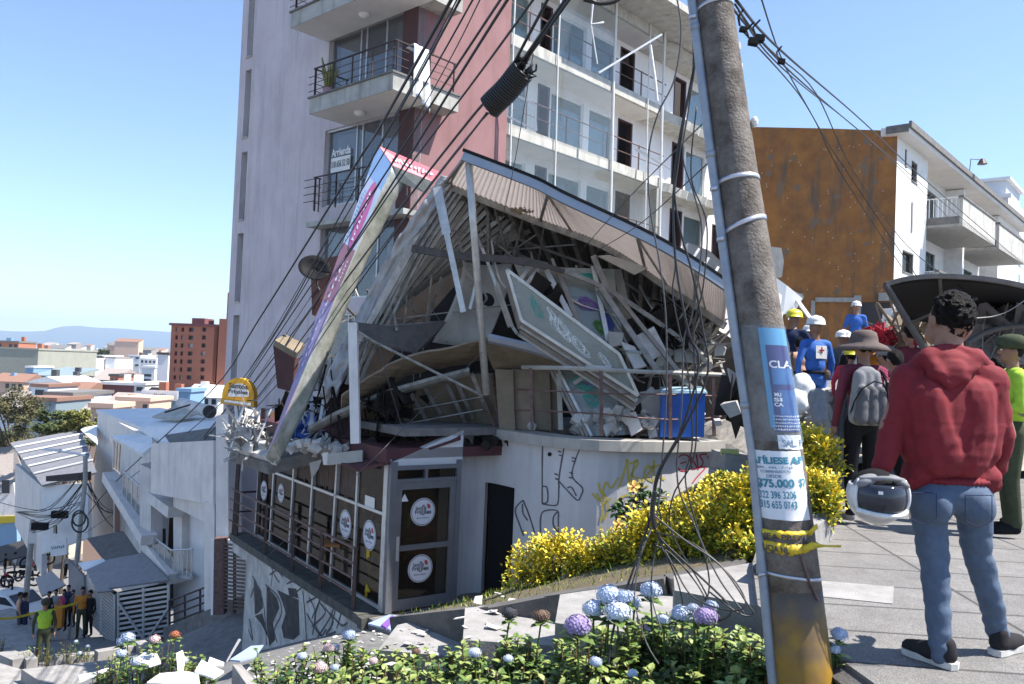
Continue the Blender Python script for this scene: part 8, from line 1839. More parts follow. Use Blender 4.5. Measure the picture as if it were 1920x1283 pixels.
# ================================================================ PEOPLE
def mset(n, *c, r=.85, **k): return mm(n, c, tuple(x*.75 for x in c), scale=18, rough=r, spec=.15 if max(c) < .1 and r > .4 else None, **k)
mset('skin', .30, .15, .095, r=.55); mset('hair', .012, .009, .008, r=.5, bump=1, bscale=160); mset('hoodie', .20, .010, .018, bump=.25, bscale=220); mset('jeans', .085, .125, .195, bump=.25, bscale=260); mset('shoe_dark', .03, .028, .03); mset('sole', .62, .60, .55)
mset('c_black', .012, .012, .014); mset('c_navy', .02, .03, .07); mset('c_blue', .03, .13, .48); mset('c_maroon', .14, .015, .035); mset('c_olive', .06, .07, .04); mset('c_lime', .38, .62, .04); mset('c_grey', .22, .22, .23); mset('c_dgrey', .09, .09, .10); mset('c_white', .75, .75, .74, r=.5); mset('c_orange', .62, .22, .02); mset('c_pink', .45, .03, .14); mset('c_brown', .11, .08, .07); mset('c_tan', .30, .20, .14); mset('c_yellow', .66, .58, .02, r=.4); mset('c_red', .42, .02, .04); mset('c_peach', .62, .36, .25); mset('shell', .62, .61, .62, r=.25); mset('visor', .03, .035, .05, r=.08); mset('c_stripe', .03, .02, .03)
def blob(prims, vox, sm=3, disp=None):
    b = MB()
    for p in prims:
        if p[0] == 'c':
            _, a, ra, c, rc, _m = p; a = Vector(a); c = Vector(c); b.ball(a, ra, 12, 8); b.ball(c, rc, 12, 8)
            if (c-a).length > 1e-4: b.tube([a, c], [ra, rc], 14)
        else: _, c, r3, _m = p[:4]; b.ball(c, tuple(r3), 18, 12, M=(p[4] if len(p) > 4 else None))
    me = bpy.data.meshes.new('t'); me.from_pydata(b.v, [], b.f); ob_ = bpy.data.objects.new('t', me); COL.objects.link(ob_)
    r = ob_.modifiers.new('r', 'REMESH'); r.mode = 'VOXEL'; r.voxel_size = vox
    s = ob_.modifiers.new('s', 'SMOOTH'); s.factor = .5; s.iterations = sm
    bpy.context.view_layer.update(); out = bpy.data.meshes.new_from_object(ob_.evaluated_get(bpy.context.evaluated_depsgraph_get()))
    n = len(out.vertices); V = np.zeros(n*3); out.vertices.foreach_get('co', V); V = V.reshape(-1, 3)
    if disp:
        N_ = np.zeros(n*3); out.vertices.foreach_get('normal', N_); N_ = N_.reshape(-1, 3)
        d = np.array([disp(v) for v in V]); V = V+N_*d[:, None]; out.vertices.foreach_set('co', V.ravel())
    bpy.data.objects.remove(ob_); bpy.data.meshes.remove(me)
    F_ = np.zeros(len(out.polygons)*3); out.polygons.foreach_get('center', F_); F_ = F_.reshape(-1, 3)
    best = np.full(len(F_), 1e9); idx = np.zeros(len(F_), int); names = []
    for p in prims:
        if p[0] == 'c':
            a, ra, c, rc = np.array(p[1]), p[2], np.array(p[3]), p[4]; d = c-a; L2 = max(d@d, 1e-9); t = np.clip((F_-a)@d/L2, 0, 1); dist = np.linalg.norm(F_-a-t[:, None]*d, axis=1)-(ra+(rc-ra)*t); m_ = p[5]
        else:
            r3 = np.array(p[2]); q = F_-np.array(p[1])
            if len(p) > 4: q = q@np.array(p[4])
            dist = (np.linalg.norm(q/r3, axis=1)-1)*r3.min(); m_ = p[3]
        if m_ not in names: names.append(m_)
        k = dist < best; best[k] = dist[k]; idx[k] = names.index(m_)
    out.materials.clear()
    for m_ in names: out.materials.append(M[m_])
    out.polygons.foreach_set('material_index', idx.astype(np.int32)); out.polygons.foreach_set('use_smooth', [True]*len(idx)); return out
def put(me, name, par): me.name = name; o = bpy.data.objects.new(name, me); COL.objects.link(o); o.parent = par; return o
def hand_prims(w_, d, side, up, s=1, spread=1.0, curl=.5):
    """palm, four bent fingers and a thumb; w_ wrist, d pointing direction, side towards the thumb"""
    w_ = Vector(w_); d = Vector(d).normalized(); side = Vector(side); side = (side-d*side.dot(d)).normalized(); n_ = d.cross(side)*up
    P = [('c', w_, .026*s, w_+d*.05*s, .027*s, 'skin'), ('c', w_+d*.05*s+side*.022*s, .016*s, w_+d*.085*s+side*.025*s, .013*s, 'skin'), ('c', w_+d*.05*s-side*.022*s, .015*s, w_+d*.08*s-side*.025*s, .012*s, 'skin')]
    for k, (o, l) in enumerate(((.03, .065), (.010, .074), (-.011, .069), (-.03, .054))):
        a = w_+d*.085*s+side*o*s; b = a+(d+side*o*4*spread*.3).normalized()*l*.5*s+n_*curl*.3*l*s; c = b+(d*(1-curl*.6)+n_*curl).normalized()*l*.5*s
        P += [('c', a, .0095*s, b, .009*s, 'skin'), ('c', b, .009*s, c, .0075*s, 'skin')]
    a = w_+d*.03*s+side*.028*s; b = a+(d*.6+side*.7).normalized()*.038*s; c = b+(d*.9+side*.15+n_*.3).normalized()*.03*s
    return P+[('c', a, .013*s, b, .011*s, 'skin'), ('c', b, .0105*s, c, .009*s, 'skin')]
def person(label, px, pyf, D_, H, face, top, legs, shoes='c_black', hair='hair', hat=None, arms=None, vest=None, lean=0, group=None, extra=None, vox=.02, z=None, gap=.10, sleeve='long', stripes=False):
    f = W(px, pyf, D_)
    t = thing('person', label, 'person', f, group, radians(-face)); k = H/1.75
    S = lambda *p: Vector((p[0], p[1]+lean*max(0, p[2]-.9), p[2]-abs(lean)*.35*max(0, p[2]-.9)))*k
    P = []
    for s in (-1, 1):
        P += [('c', S(s*.09, 0, .90), .088*k, S(s*gap, .02, .49), .062*k, legs), ('c', S(s*gap, .02, .49), .062*k, S(s*(gap+.01), -.02, .10), .048*k, legs), ('c', S(s*(gap+.01), -.02, .05), .042*k, S(s*(gap+.03), .15, .035), .036*k, shoes)]
    P += [('e', S(0, 0, .93), (.165*k, .115*k, .12*k), legs), ('e', S(0, 0, 1.10), (.15*k, .105*k, .15*k), top), ('e', S(0, 0, 1.27), (.18*k, .12*k, .18*k), top), ('c', S(-.15, 0, 1.40), .065*k, S(.15, 0, 1.40), .065*k, top),
          ('c', S(0, 0, 1.42), .055*k, S(0, .01, 1.55), .05*k, 'skin'), ('e', S(0, .02, 1.635), (.074*k, .094*k, .115*k), 'skin'), ('e', S(0, .07, 1.565), (.042*k, .042*k, .035*k), 'skin'), ('e', S(0, .118, 1.62), (.014*k, .02*k, .022*k), 'skin'), ('e', S(-.076, .01, 1.625), (.014*k, .022*k, .03*k), 'skin'), ('e', S(.076, .01, 1.625), (.014*k, .022*k, .03*k), 'skin')]
    arms = arms or {}
    for s, key in ((-1, 'l'), (1, 'r')):
        el, wr = arms.get(key, ((s*.26, -.02, 1.13), (s*.25, .06, .89))); sh = S(s*.185, 0, 1.395); el = S(*el); wr = S(*wr)
        P += [('c', sh, .058*k, el, .045*k, top), ('c', el, .043*k, wr, .030*k, top if sleeve == 'long' else 'skin')]
        d = (wr-el).normalized(); P += hand_prims(wr, d, Vector((-s*.3, 1, .1)), s, k*1.05, 1, .35)
    put(blob(P, vox, 2), 'body', t)
    hc = S(0, .02, 1.635)
    if hair: put(blob([('e', hc+Vector((0, -.022, .022))*k, (.083*k, .088*k, .108*k), hair), ('e', hc+Vector((0, .0, .06))*k, (.078*k, .085*k, .07*k), hair)], vox*.8, 2, lambda v: .006*noise.noise(Vector(v)*40)), 'hair', t)
    g = MB(); 
    for s in (-1, 1): g.ball(hc+Vector((s*.028, .088, .008))*k, .011*k, 8, 5)
    g2 = g; me_ = bpy.data.meshes.new('eyes'); me_.from_pydata(g.v, [], g.f); me_.materials.append(M['c_white']); put(me_, 'eyes', t)
    g = MB(); g.ball(hc+Vector((0, .098, -.045))*k, (.024*k, .008*k, .006*k), 8, 5); me_ = bpy.data.meshes.new('mouth'); me_.from_pydata(g.v, [], g.f); me_.materials.append(M['c_maroon']); put(me_, 'mouth', t)
    if hat:
        kind, hm = hat; g = MB(); cc = hc+Vector((0, -.005, .035))*k
        def ring(r, z, sx=1, sy=1.18, yo=0): return [cc+Vector((r*sx*cos(a), r*sy*sin(a)+yo, z))*k for a in [2*pi*q/20 for q in range(21)]]
        if kind == 'helmet': g.grid([ring(.135, -.005, 1, 1.22, .01), ring(.118, .0), ring(.116, .05), ring(.10, .085), ring(.065, .112), ring(.02, .122)], .004); g.tube([cc+Vector((0, .12-.24*q/8, .06+.068*sin(pi*q/8)))*k for q in range(9)], .010*k, 5)
        elif kind == 'cap': g.grid([ring(.10, -.02), ring(.105, .03), ring(.10, .075), ring(.06, .105), ring(.02, .112)], .004); g.plate([cc+Vector(q)*k for q in ((-.07, .09, .0), (.07, .09, .0), (.06, .19, -.015), (-.06, .19, -.015))], .006)
        else: g.grid([ring(.225, -.075+.0, 1.05, 1.1), ring(.19, -.035), ring(.118, .0), ring(.112, .045), ring(.10, .09), ring(.06, .112), ring(.015, .115)], .005)
        me_ = bpy.data.meshes.new('hat'); me_.from_pydata(g.v, [], g.f); me_.materials.append(M[hm]); me_.polygons.foreach_set('use_smooth', [True]*len(me_.polygons)); ho = put(me_, {'helmet': 'helmet', 'cap': 'cap'}.get(kind, 'hat'), t)
    if vest: put(blob([('e', S(0, 0, 1.10), (.168*k, .125*k, .15*k), vest), ('e', S(0, 0, 1.27), (.195*k, .14*k, .185*k), vest), ('c', S(-.12, 0, 1.415), .07*k, S(.12, 0, 1.415), .07*k, vest)]+([('c', S(-.16, -.05, 1.13), .075*k, S(.16, -.05, 1.13), .075*k, 'c_grey')] if D_ < 10 else []), vox, 2), 'vest', t)
    if extra: extra(t, S, k)
    return t
def local(g, name, m_, t, smooth=False):
    me_ = bpy.data.meshes.new(name); me_.from_pydata(g.v, [], g.f); me_.materials.append(M[m_])
    if smooth: me_.polygons.foreach_set('use_smooth', [True]*len(me_.polygons))
    return put(me_, name, t)
# --- the man in the red hoodie (nearest figure, seen from behind)
FZ = PZ
mx_, D0_ = 1775, 4.0
hm_ = thing('person', 'man in dark red hoodie and grey jeans seen from behind, holding a white helmet', 'person', Vector((W(1800, 1250, 4.0).x, 4.0, FZ)))
base_ = Vector(hm_.location)
def Z(px, py, d=4.0): return W(px, py, d)-base_
P = [('c', Z(1775, 700), .09, Z(1778, 650, 3.99), .06, 'skin'), ('c', Z(1778, 668), .066, Z(1780, 615, 4.0), .062, 'skin'), ('e', Z(1783, 603, 4.02), (.086, .105, .118), 'skin', Matrix.Rotation(.55, 3, 'Z')), ('e', Z(1752, 628, 4.07), (.045, .05, .05), 'skin'), ('e', Z(1744, 612, 4.11), (.014, .02, .022), 'skin'),
     ('e', Z(1749, 603, 3.985), (.012, .022, .032), 'skin'), ('e', Z(1818, 605, 4.045), (.012, .022, .030), 'skin'), ('e', Z(1778, 800), (.15, .10, .22), 'skin'), ('c', Z(1700, 720), .05, Z(1665, 800), .04, 'skin'), ('c', Z(1665, 800), .04, Z(1652, 884, 3.97), .03, 'skin'), ('c', Z(1745, 720), .09, Z(1700, 720), .05, 'skin'),
     ('c', Z(1810, 720), .09, Z(1855, 722), .05, 'skin'), ('c', Z(1855, 722), .05, Z(1888, 815, 4.02), .04, 'skin'), ('c', Z(1888, 815, 4.02), .04, Z(1868, 880, 4.16), .028, 'skin')]
P += hand_prims(Z(1651, 884, 3.97), (-.15, -.15, -1), (.1, -1, 0), 1, 1.05, 1, .75)
P += hand_prims(Z(1868, 882, 4.18), (-.2, .5, -.6), (-1, 0, 0), 1, 1.05, 1, .6)
put(blob(P, .0065, 3), 'body', hm_)
def fh(v):
    x, y, z = v; h = z
    return .013*noise.noise((x*6+z*4, y*5, z*2.5))+.009*noise.noise((x*17-z*9, y*14, z*4))+.006*noise.noise((x*8, y*8, z*22))*(h < 1.15)
hood = [('e', Z(1778, 790, 4.0), (.20, .15, .27), 'hoodie'), ('c', Z(1735, 745, 3.95), .11, Z(1760, 850, 3.97), .13, 'hoodie'), ('c', Z(1822, 748, 3.95), .11, Z(1805, 850, 3.97), .13, 'hoodie'), ('c', Z(1770, 682), .085, Z(1708, 712), .075, 'hoodie'), ('c', Z(1790, 682), .085, Z(1850, 716), .078, 'hoodie'), ('c', Z(1700, 745), .07, Z(1720, 850), .07, 'hoodie'), ('c', Z(1855, 750), .07, Z(1842, 850), .075, 'hoodie'), ('c', Z(1700, 712), .078, Z(1856, 718), .082, 'hoodie'), ('e', Z(1778, 735), (.225, .125, .13), 'hoodie'), ('e', Z(1780, 800), (.205, .13, .22), 'hoodie'), ('e', Z(1782, 860), (.20, .125, .12), 'hoodie'), ('c', Z(1722, 890), .075, Z(1845, 896), .078, 'hoodie'),
        ('c', Z(1702, 722), .078, Z(1674, 805), .056, 'hoodie'), ('c', Z(1674, 805), .056, Z(1655, 872, 3.97), .050, 'hoodie'), ('c', Z(1655, 872, 3.97), .045, Z(1652, 885, 3.97), .040, 'hoodie'),
        ('c', Z(1852, 728), .080, Z(1876, 812, 4.02), .058, 'hoodie'), ('c', Z(1876, 812, 4.02), .057, Z(1868, 875, 4.12), .048, 'hoodie')]
put(blob(hood, .009, 3, fh), 'hoodie', hm_)
hd = [('c', Z(1738, 668, 3.93), .042, Z(1778, 655, 3.96), .036, 'hoodie'), ('c', Z(1778, 655, 3.96), .036, Z(1828, 668, 3.96), .042, 'hoodie'), ('c', Z(1738, 672, 3.93), .042, Z(1765, 705, 3.90), .045, 'hoodie'), ('c', Z(1828, 672, 3.94), .042, Z(1800, 706, 3.90), .045, 'hoodie'), ('e', Z(1780, 700, 3.90), (.11, .05, .075), 'hoodie'), ('c', Z(1760, 700, 3.89), .045, Z(1776, 722, 3.88), .028, 'hoodie'), ('c', Z(1796, 700, 3.89), .045, Z(1776, 722, 3.88), .028, 'hoodie'), ('e', Z(1780, 672, 3.93), (.085, .05, .045), 'hoodie'), ('c', Z(1738, 668, 3.95), .04, Z(1720, 690, 4.0), .05, 'hoodie'), ('c', Z(1828, 670, 3.95), .04, Z(1845, 692, 4.0), .05, 'hoodie')]
put(blob(hd, .009, 3, lambda v: .007*noise.noise((v[0]*14, v[1]*14, v[2]*30))), 'hood', hm_)
put(blob([('c', Z(1712, 900, 3.99), .048, Z(1858, 906, 3.99), .05, 'hoodie'), ('e', Z(1785, 900, 4.0), (.185, .12, .035), 'hoodie')], .009, 2, lambda v: .003*sin(v[0]*260)), 'waistband', hm_)
def fj(v):
    x, y, z = v
    return .007*noise.noise((x*7+z*3, y*7, z*(24 if z < .62 else 9)))*(1.3 if z < .3 or .42 < z < .65 else .7)+.005*noise.noise((x*18+z*6, y*18, z*14))
je = [('e', Z(1785, 925), (.185, .13, .10), 'jeans'), ('e', Z(1748, 945, 3.97), (.095, .115, .10), 'jeans'), ('e', Z(1824, 948, 3.98), (.095, .115, .10), 'jeans'), ('c', Z(1738, 935), .088, Z(1752, 1055, 3.98), .068, 'jeans'), ('c', Z(1752, 1055, 3.98), .066, Z(1757, 1120, 3.97), .062, 'jeans'), ('c', Z(1757, 1120, 3.97), .062, Z(1764, 1228, 3.95), .048, 'jeans'),
      ('c', Z(1828, 935), .088, Z(1830, 1030, 4.07), .070, 'jeans'), ('c', Z(1830, 1030, 4.07), .068, Z(1850, 1100, 4.12), .060, 'jeans'), ('c', Z(1850, 1100, 4.12), .060, Z(1872, 1192, 4.18), .050, 'jeans')]
put(blob(je, .009, 3, fj), 'jeans', hm_)
g = MB()
for (x, y, d) in ((1732, 950, 3.855), (1836, 955, 3.86)):
    q = [Z(x-26, y-26, d), Z(x+24, y-26, d), Z(x+24, y+22, d), Z(x-1, y+34, d), Z(x-26, y+22, d)]
    for a, b in zip(q, q[1:]+q[:1]): g.tube([a, b], .0022, 4)
local(g, 'pocket_seams', 'c_navy', hm_)
for cx_, cy_, d, ang in ((1760, 1252, 3.97, -.55), (1880, 1224, 4.17, 1.0)):
    c = Z(cx_, cy_, d); c.z = .0; Mx = Matrix.Rotation(-ang, 3, 'Z'); q = lambda x, y, z: c+Mx @ Vector((x*.86, y*.80, z*.95))
    sh_ = put(blob([('c', q(0, -.05, .065), .046, q(0, .04, .06), .05, 'shoe_dark'), ('c', q(0, .04, .06), .05, q(.0, .19, .045), .036, 'shoe_dark'), ('c', q(0, -.05, .07), .045, q(0, -.045, .11), .042, 'shoe_dark')], .008, 2), 'shoe', hm_)
    g = MB(); ol = [(0, -.115), (.038, -.10), (.045, -.04), (.042, .05), (.052, .14), (.04, .21), (0, .24), (-.04, .21), (-.05, .14), (-.04, .05), (-.045, -.04), (-.038, -.10)]; n = len(ol)
    g.add([q(x, y, .004) for x, y in ol]+[q(x*1.02, y*1.01, .036) for x, y in ol], [tuple(range(n))[::-1], tuple(range(n, 2*n))]+[(i, (i+1) % n, n+(i+1) % n, n+i) for i in range(n)]); local(g, 'sole', 'sole', hm_).parent = hm_
rn = random.Random(2); hp = []; hc = Z(1785, 598, 4.0)
for k in range(620):
    v = Vector((rn.gauss(0, 1), rn.gauss(0, 1), rn.gauss(0, 1))).normalized()
    Rm = Matrix.Rotation(.55, 3, 'Z'); f_ = (Rm.inverted() @ v)
    if f_.z < (-.55 if f_.y > -.1 else -.88) or (f_.y > .45 and f_.z < .45) or (abs(f_.x) > .75 and f_.z < .0 and f_.y > -.2): continue
    rr = rn.uniform(.006, .012) if f_.z > -.1 else .006; hp.append(('e', hc+Rm @ Vector((f_.x*.084, f_.y*.104, f_.z*.115+.008+(.01 if f_.z > .3 else 0))), (rr, rr, rr), 'hair'))
hp.append(('e', hc+Vector((0, 0, .018)), (.081, .098, .107), 'hair', Matrix.Rotation(.55, 3, 'Z')))
put(blob(hp, .005, 1), 'hair', hm_)
# helmet hanging from the hand, upside down with the dark visor towards the viewer
hl = thing('motorcycle_helmet', 'white motorcycle helmet with dark visor hanging upside down from a hand', 'helmet', W(1642, 925, 3.85))
hc = W(1643, 928, 3.85)
g = MB(); P = []
for i in range(17):
    th = pi*(.36+.64*i/16); row = []
    for j in range(33):
        a = 2*pi*j/32; r = sin(th); row.append(hc+Vector((.128*r*cos(a), .150*r*sin(a), .135*cos(th)*(1 if th > pi/2 else .9))))
    P.append(row)
g.grid(P, .012); g.build('shell', M['shell'], hl, True)
def hpt(u, v, o=1.03): a = -pi/2+u; th = v; return hc+Vector((.128*o*sin(th)*cos(a), .150*o*sin(th)*sin(a), .135*o*cos(th)))
g = MB(); g.grid([[hpt(u, v+.12*abs(u)**1.5*0, 1.02+.03*(1-abs(u)/1.2)) for u in [(-1.22+2.44*k/24) for k in range(25)]] for v in [(1.12+.92*q/8)+0 for q in range(9)]], .004); g.build('visor', M['visor'], hl, True)
g = MB(); g.tube([hpt(u, 2.03+.10*cos(u*1.4), 1.05) for u in [(-1.15+2.3*k/24) for k in range(25)]], .013, 8); g.tube([hpt(1.15, 2.0-1.0*q/6, 1.05) for q in range(7)], .009, 6); g.tube([hpt(-1.15, 2.0-1.0*q/6, 1.05) for q in range(7)], .008, 6); g.build('visor_rim', M['c_white'], hl, True)
g = MB(); g.tube([hpt(u, .93-.08*cos(u*2), 1.02) for u in [(-1.2+2.4*k/16) for k in range(17)]], .011, 8); g.build('chin_edge', M['c_grey'], hl, True)
for s in (-1, 1): g = MB(); g.ball(hc+Vector((s*.072, -.05, .070)), (.056, .06, .024), 12, 8, M=Matrix.Rotation(s*.45, 3, 'Y')); g.build('cheek_pad', M['c_grey'], hl, True)
g = MB(); g.ball(hc+Vector((0, .01, .03)), (.105, .125, .09), 16, 10); g.build('liner', M['c_black'], hl, True)
g = MB(); g.add([hpt(-.42, 1.32, 1.08), hpt(-.28, 1.32, 1.08), hpt(-.28, 1.42, 1.08), hpt(-.42, 1.42, 1.08)], [(0, 1, 2, 3)]); g.build('label', M['c_white'], hl)
# --- man with backpack and brimmed hat
def ex_pack(t, S, k):
    P = [('c', S(-.10+a*.10, -.20, .99), .07*k, S(-.10+a*.07, -.19, 1.36), .055*k, 'c_grey') for a in (-1.1, 0, 1.1)]+[('c', S(-.10+a*.10, -.27, .97), .06*k, S(-.10+a*.08, -.27, 1.22), .045*k, 'c_dgrey') for a in (-1.1, 0, 1.1)]+[('c', S(-.2, -.2, .98), .075*k, S(0, -.2, .98), .075*k, 'c_grey'), ('e', S(-.10, -.18, 1.38), (.10*k, .06*k, .07*k), 'c_grey')]
    b = put(blob(P, .011, 2, lambda v: .004*noise.noise(Vector(v)*18)), 'backpack', t)
    g = MB(); pts = [(-.27, -.2, 1.0), (-.28, -.27, 1.12), (-.24, -.32, 1.24), (-.14, -.35, 1.31), (-.04, -.345, 1.29), (.03, -.31, 1.2), (.05, -.27, 1.05)]
    g.tube([S(*p) for p in pts], .007*k, 5); g.tube([S(.09, -.12, 1.42), S(.13, -.16, 1.3), S(.14, -.15, 1.08), S(.10, -.16, .98)], .013*k, 6); g.tube([S(.12, -.15, 1.0), S(.13, -.18, .92)], .008*k, 4); local(g, 'strap', 'c_black', b)
    g = MB(); rn = random.Random(8)
    for q in range(16):
        z = 1.02+.42*q/15; x0 = .06+.06*rn.random(); g.add([S(x0, -.145-.012*(z > 1.15), z), S(.20, -.075, z-.03), S(.20, -.075, z-.018), S(x0, -.147-.012*(z > 1.15), z+.010)], [(0, 1, 2, 3)])
    local(g, 'stripes', 'c_pink', t)
    g = MB(); v = [(.10, 1.10), (.19, 1.10), (.19, 1.32), (.10, 1.32), (.125, 1.14), (.165, 1.14), (.165, 1.28), (.125, 1.28)]; g.add([S(x, -.165+.75*(x-.10), z) for x, z in v], [(0, 1, 5, 4), (1, 2, 6, 5), (2, 3, 7, 6), (3, 0, 4, 7)]); local(g, 'shirt_number', 'c_white', t)
person('man in brown brimmed hat with a grey backpack over a dark maroon striped jersey', 1612, 978, 7.7, 1.74, -12, 'c_maroon', 'c_black', 'c_grey', 'hair', ('brim', 'c_brown'), {'r': ((.24, .03, 1.12), (.16, .22, 1.10))}, extra=ex_pack, vox=.012)
def ex_none(t, S, k): pass
person('policeman in olive cap and lime green vest at the right edge of the picture', 1893, 1000, 7.4, 1.74, -75, 'c_lime', 'c_olive', 'c_black', 'hair', ('cap', 'c_olive'), {'l': ((-.24, .0, 1.12), (-.12, .2, 1.15)), 'r': ((.24, .0, 1.12), (.15, .22, 1.2))}, vest='c_lime', vox=.013)
person('person in dark navy clothes standing hidden behind the man in red', 1866, 985, 7.9, 1.60, 10, 'c_navy', 'c_navy', vox=.018)
def ex_cross(t, S, k):
    g = MB(); y = -.133; g.add([S(x, y-.01*(z < 1.3), z) for x, z in ((-.085, 1.19), (.085, 1.19), (.085, 1.37), (-.085, 1.37))], [(0, 1, 2, 3)]); p = local(g, 'back_patch', 'c_white', t)
    g = MB(); 
    for a, b, c, d in ((-.012, .012, 1.26, 1.35), (-.04, .04, 1.293, 1.317)): g.add([S(x, y-.012, z) for x, z in ((a, c), (b, c), (b, d), (a, d))], [(0, 1, 2, 3)])
    local(g, 'red_cross', 'c_red', p)
    g = MB(); g.tube([S(.155*cos(a), .11*sin(a)-.0, 1.0) for a in [2*pi*q/16 for q in range(17)]], .024*k, 6); local(g, 'belt', 'c_black', t)
    g = MB(); g.ball(S(.13, -.1, .97), (.05*k, .04*k, .07*k), 8, 6); local(g, 'pouch', 'c_brown', t)
person('rescuer in blue overalls and white helmet with a red cross on the back', 1524, 832, 11.8, 1.78, -14, 'c_blue', 'c_blue', 'c_black', None, ('helmet', 'c_white'), {'l': ((-.27, -.02, 1.14), (-.24, .05, .90)), 'r': ((.27, .0, 1.14), (.27, .06, .90))}, extra=ex_cross, vox=.014, gap=.14)
person('rescuer in blue shirt and white helmet standing high on the rubble, facing the camera', 1602, 700, 20.5, 1.75, 200, 'c_blue', 'c_navy', 'c_black', 'hair', ('helmet', 'c_white'), sleeve='short', vox=.018)
person('fireman with yellow helmet and navy jacket beside the pole', 1478, 790, 12.8, 1.74, 40, 'c_navy', 'c_olive', 'c_black', None, ('helmet', 'c_yellow'), {'r': ((.28, .12, 1.2), (.34, .34, 1.12))}, lean=.15, vox=.018)
person('stooping worker in pale peach vest half hidden by the pole', 1494, 815, 12.2, 1.5, 20, 'c_peach', 'c_olive', 'c_black', 'hair', None, None, vest='c_peach', lean=.3, vox=.018)
person('rescuer with white helmet bending behind the one with the red cross', 1556, 800, 13.5, 1.6, 90, 'c_dgrey', 'c_blue', 'c_black', None, ('helmet', 'c_white'), lean=.25, vox=.018)
person('helper in black jacket bending on the rubble right of the red cross', 1572, 800, 13.0, 1.45, 120, 'c_black', 'c_black', vox=.02, lean=.3)
person('young man with black hair and dark maroon shirt between the hat and the red hoodie', 1672, 950, 8.6, 1.62, -10, 'c_maroon', 'c_black', vox=.016)
person('man in grey cap and red shirt further back on the rubble', 1655, 905, 10.6, 1.72, -30, 'c_red', 'c_dgrey', hat=('cap', 'c_grey'), vox=.018)
person('man in dark jacket with a camera near the far rubble', 1690, 880, 12.5, 1.7, 30, 'c_dgrey', 'c_black', vox=.02)
person('rescuer in blue with white helmet between the red cross man and the pole', 1502, 800, 13.6, 1.7, 60, 'c_blue', 'c_blue', 'c_black', None, ('helmet', 'c_white'), lean=.2, vox=.02)
person('worker in red jacket crouching left of the brimmed hat', 1588, 838, 11.0, 1.35, 30, 'c_red', 'c_dgrey', hat=('helmet', 'c_yellow'), lean=.3, vox=.02)
person('helper in orange vest on the rubble right of the brimmed hat', 1632, 815, 13.6, 1.68, 150, 'c_navy', 'c_dgrey', 'c_black', None, ('helmet', 'c_white'), vest='c_orange', vox=.02)
person('bareheaded man in maroon shirt beside the striped red panel', 1700, 850, 10.8, 1.66, -20, 'c_maroon', 'c_navy', vox=.02)
# group down in the street
G_ = 'onlookers in the street below'
def sp_(label, px, pyf, hpx, face, top, legs, D_=27.5, **kw): person(label, px, pyf, D_, hpx/1550*D_, face, top, legs, group=G_, vox=.022, **kw)
sp_('policeman in a lime vest standing on the street planter wall', 79, 1249, 122, 150, 'c_olive', 'c_olive', 22.4, hat=('cap', 'c_olive'), vest='c_lime')
sp_('man in dark blue shirt and jeans left of the street planter', 42, 1203, 90, 30, 'c_navy', 'c_navy', sleeve='short')
sp_('person in pinkish top close beside the man in dark blue', 33, 1190, 78, 60, 'c_peach', 'c_dgrey')
sp_('woman with dark hair and dark top behind the policeman', 89, 1182, 72, 200, 'c_black', 'c_black')
sp_('man in grey shirt in the middle of the group of onlookers', 102, 1180, 74, 190, 'c_grey', 'c_black')
sp_('woman in magenta top holding an orange bag among the onlookers', 117, 1182, 76, 180, 'c_pink', 'c_black')
sp_('person in purple top behind the woman in magenta', 125, 1172, 74, 180, 'c_navy', 'c_black')
sp_('man in bright orange shirt at the right of the group of onlookers', 151, 1196, 94, 160, 'c_orange', 'c_olive')
sp_('person in black beside the man in orange near the slatted gate', 166, 1192, 84, 200, 'c_black', 'c_black')
sp_('dark-haired person at the back of the onlookers by the corrugated fence', 134, 1175, 68, 180, 'c_dgrey', 'c_black')
sp_('man in white shirt by the parked motorbikes at the far left', 26, 1082, 46, 60, 'c_white', 'c_dgrey', 46)
sp_('man in black by the parked motorbikes at the far left', 8, 1085, 46, 60, 'c_black', 'c_black', 46)
sp_('man in pale shirt under the shop sign by the shed house', 122, 1085, 48, 90, 'c_white', 'c_black', 38, hat=('cap', 'c_white'))
g = MB(); c = W(111, 1150, 27.2); g.box(c.x-.14, c.x+.14, c.y-.08, c.y+.08, c.z-.45, c.z+.25); g.tube([c+Vector((-.08, 0, .25)), c+Vector((0, 0, .5)), c+Vector((.08, 0, .25))], .02, 5); one(g, 'bag', M['c_orange'], 'orange-red bag held among the street onlookers', 'bag')
g = MB(); P = crv([W(-20, 1158, 25), W(22, 1157, 25.5), W(60, 1149, 26), W(105, 1140, 26.5), W(145, 1128, 27)], 20); g.grid([[p, p-Vector((0, 0, .07))] for p in P], .004); one(g, 'barrier_tape', M['tape'], 'yellow barrier tape strung before the street onlookers', 'tape')
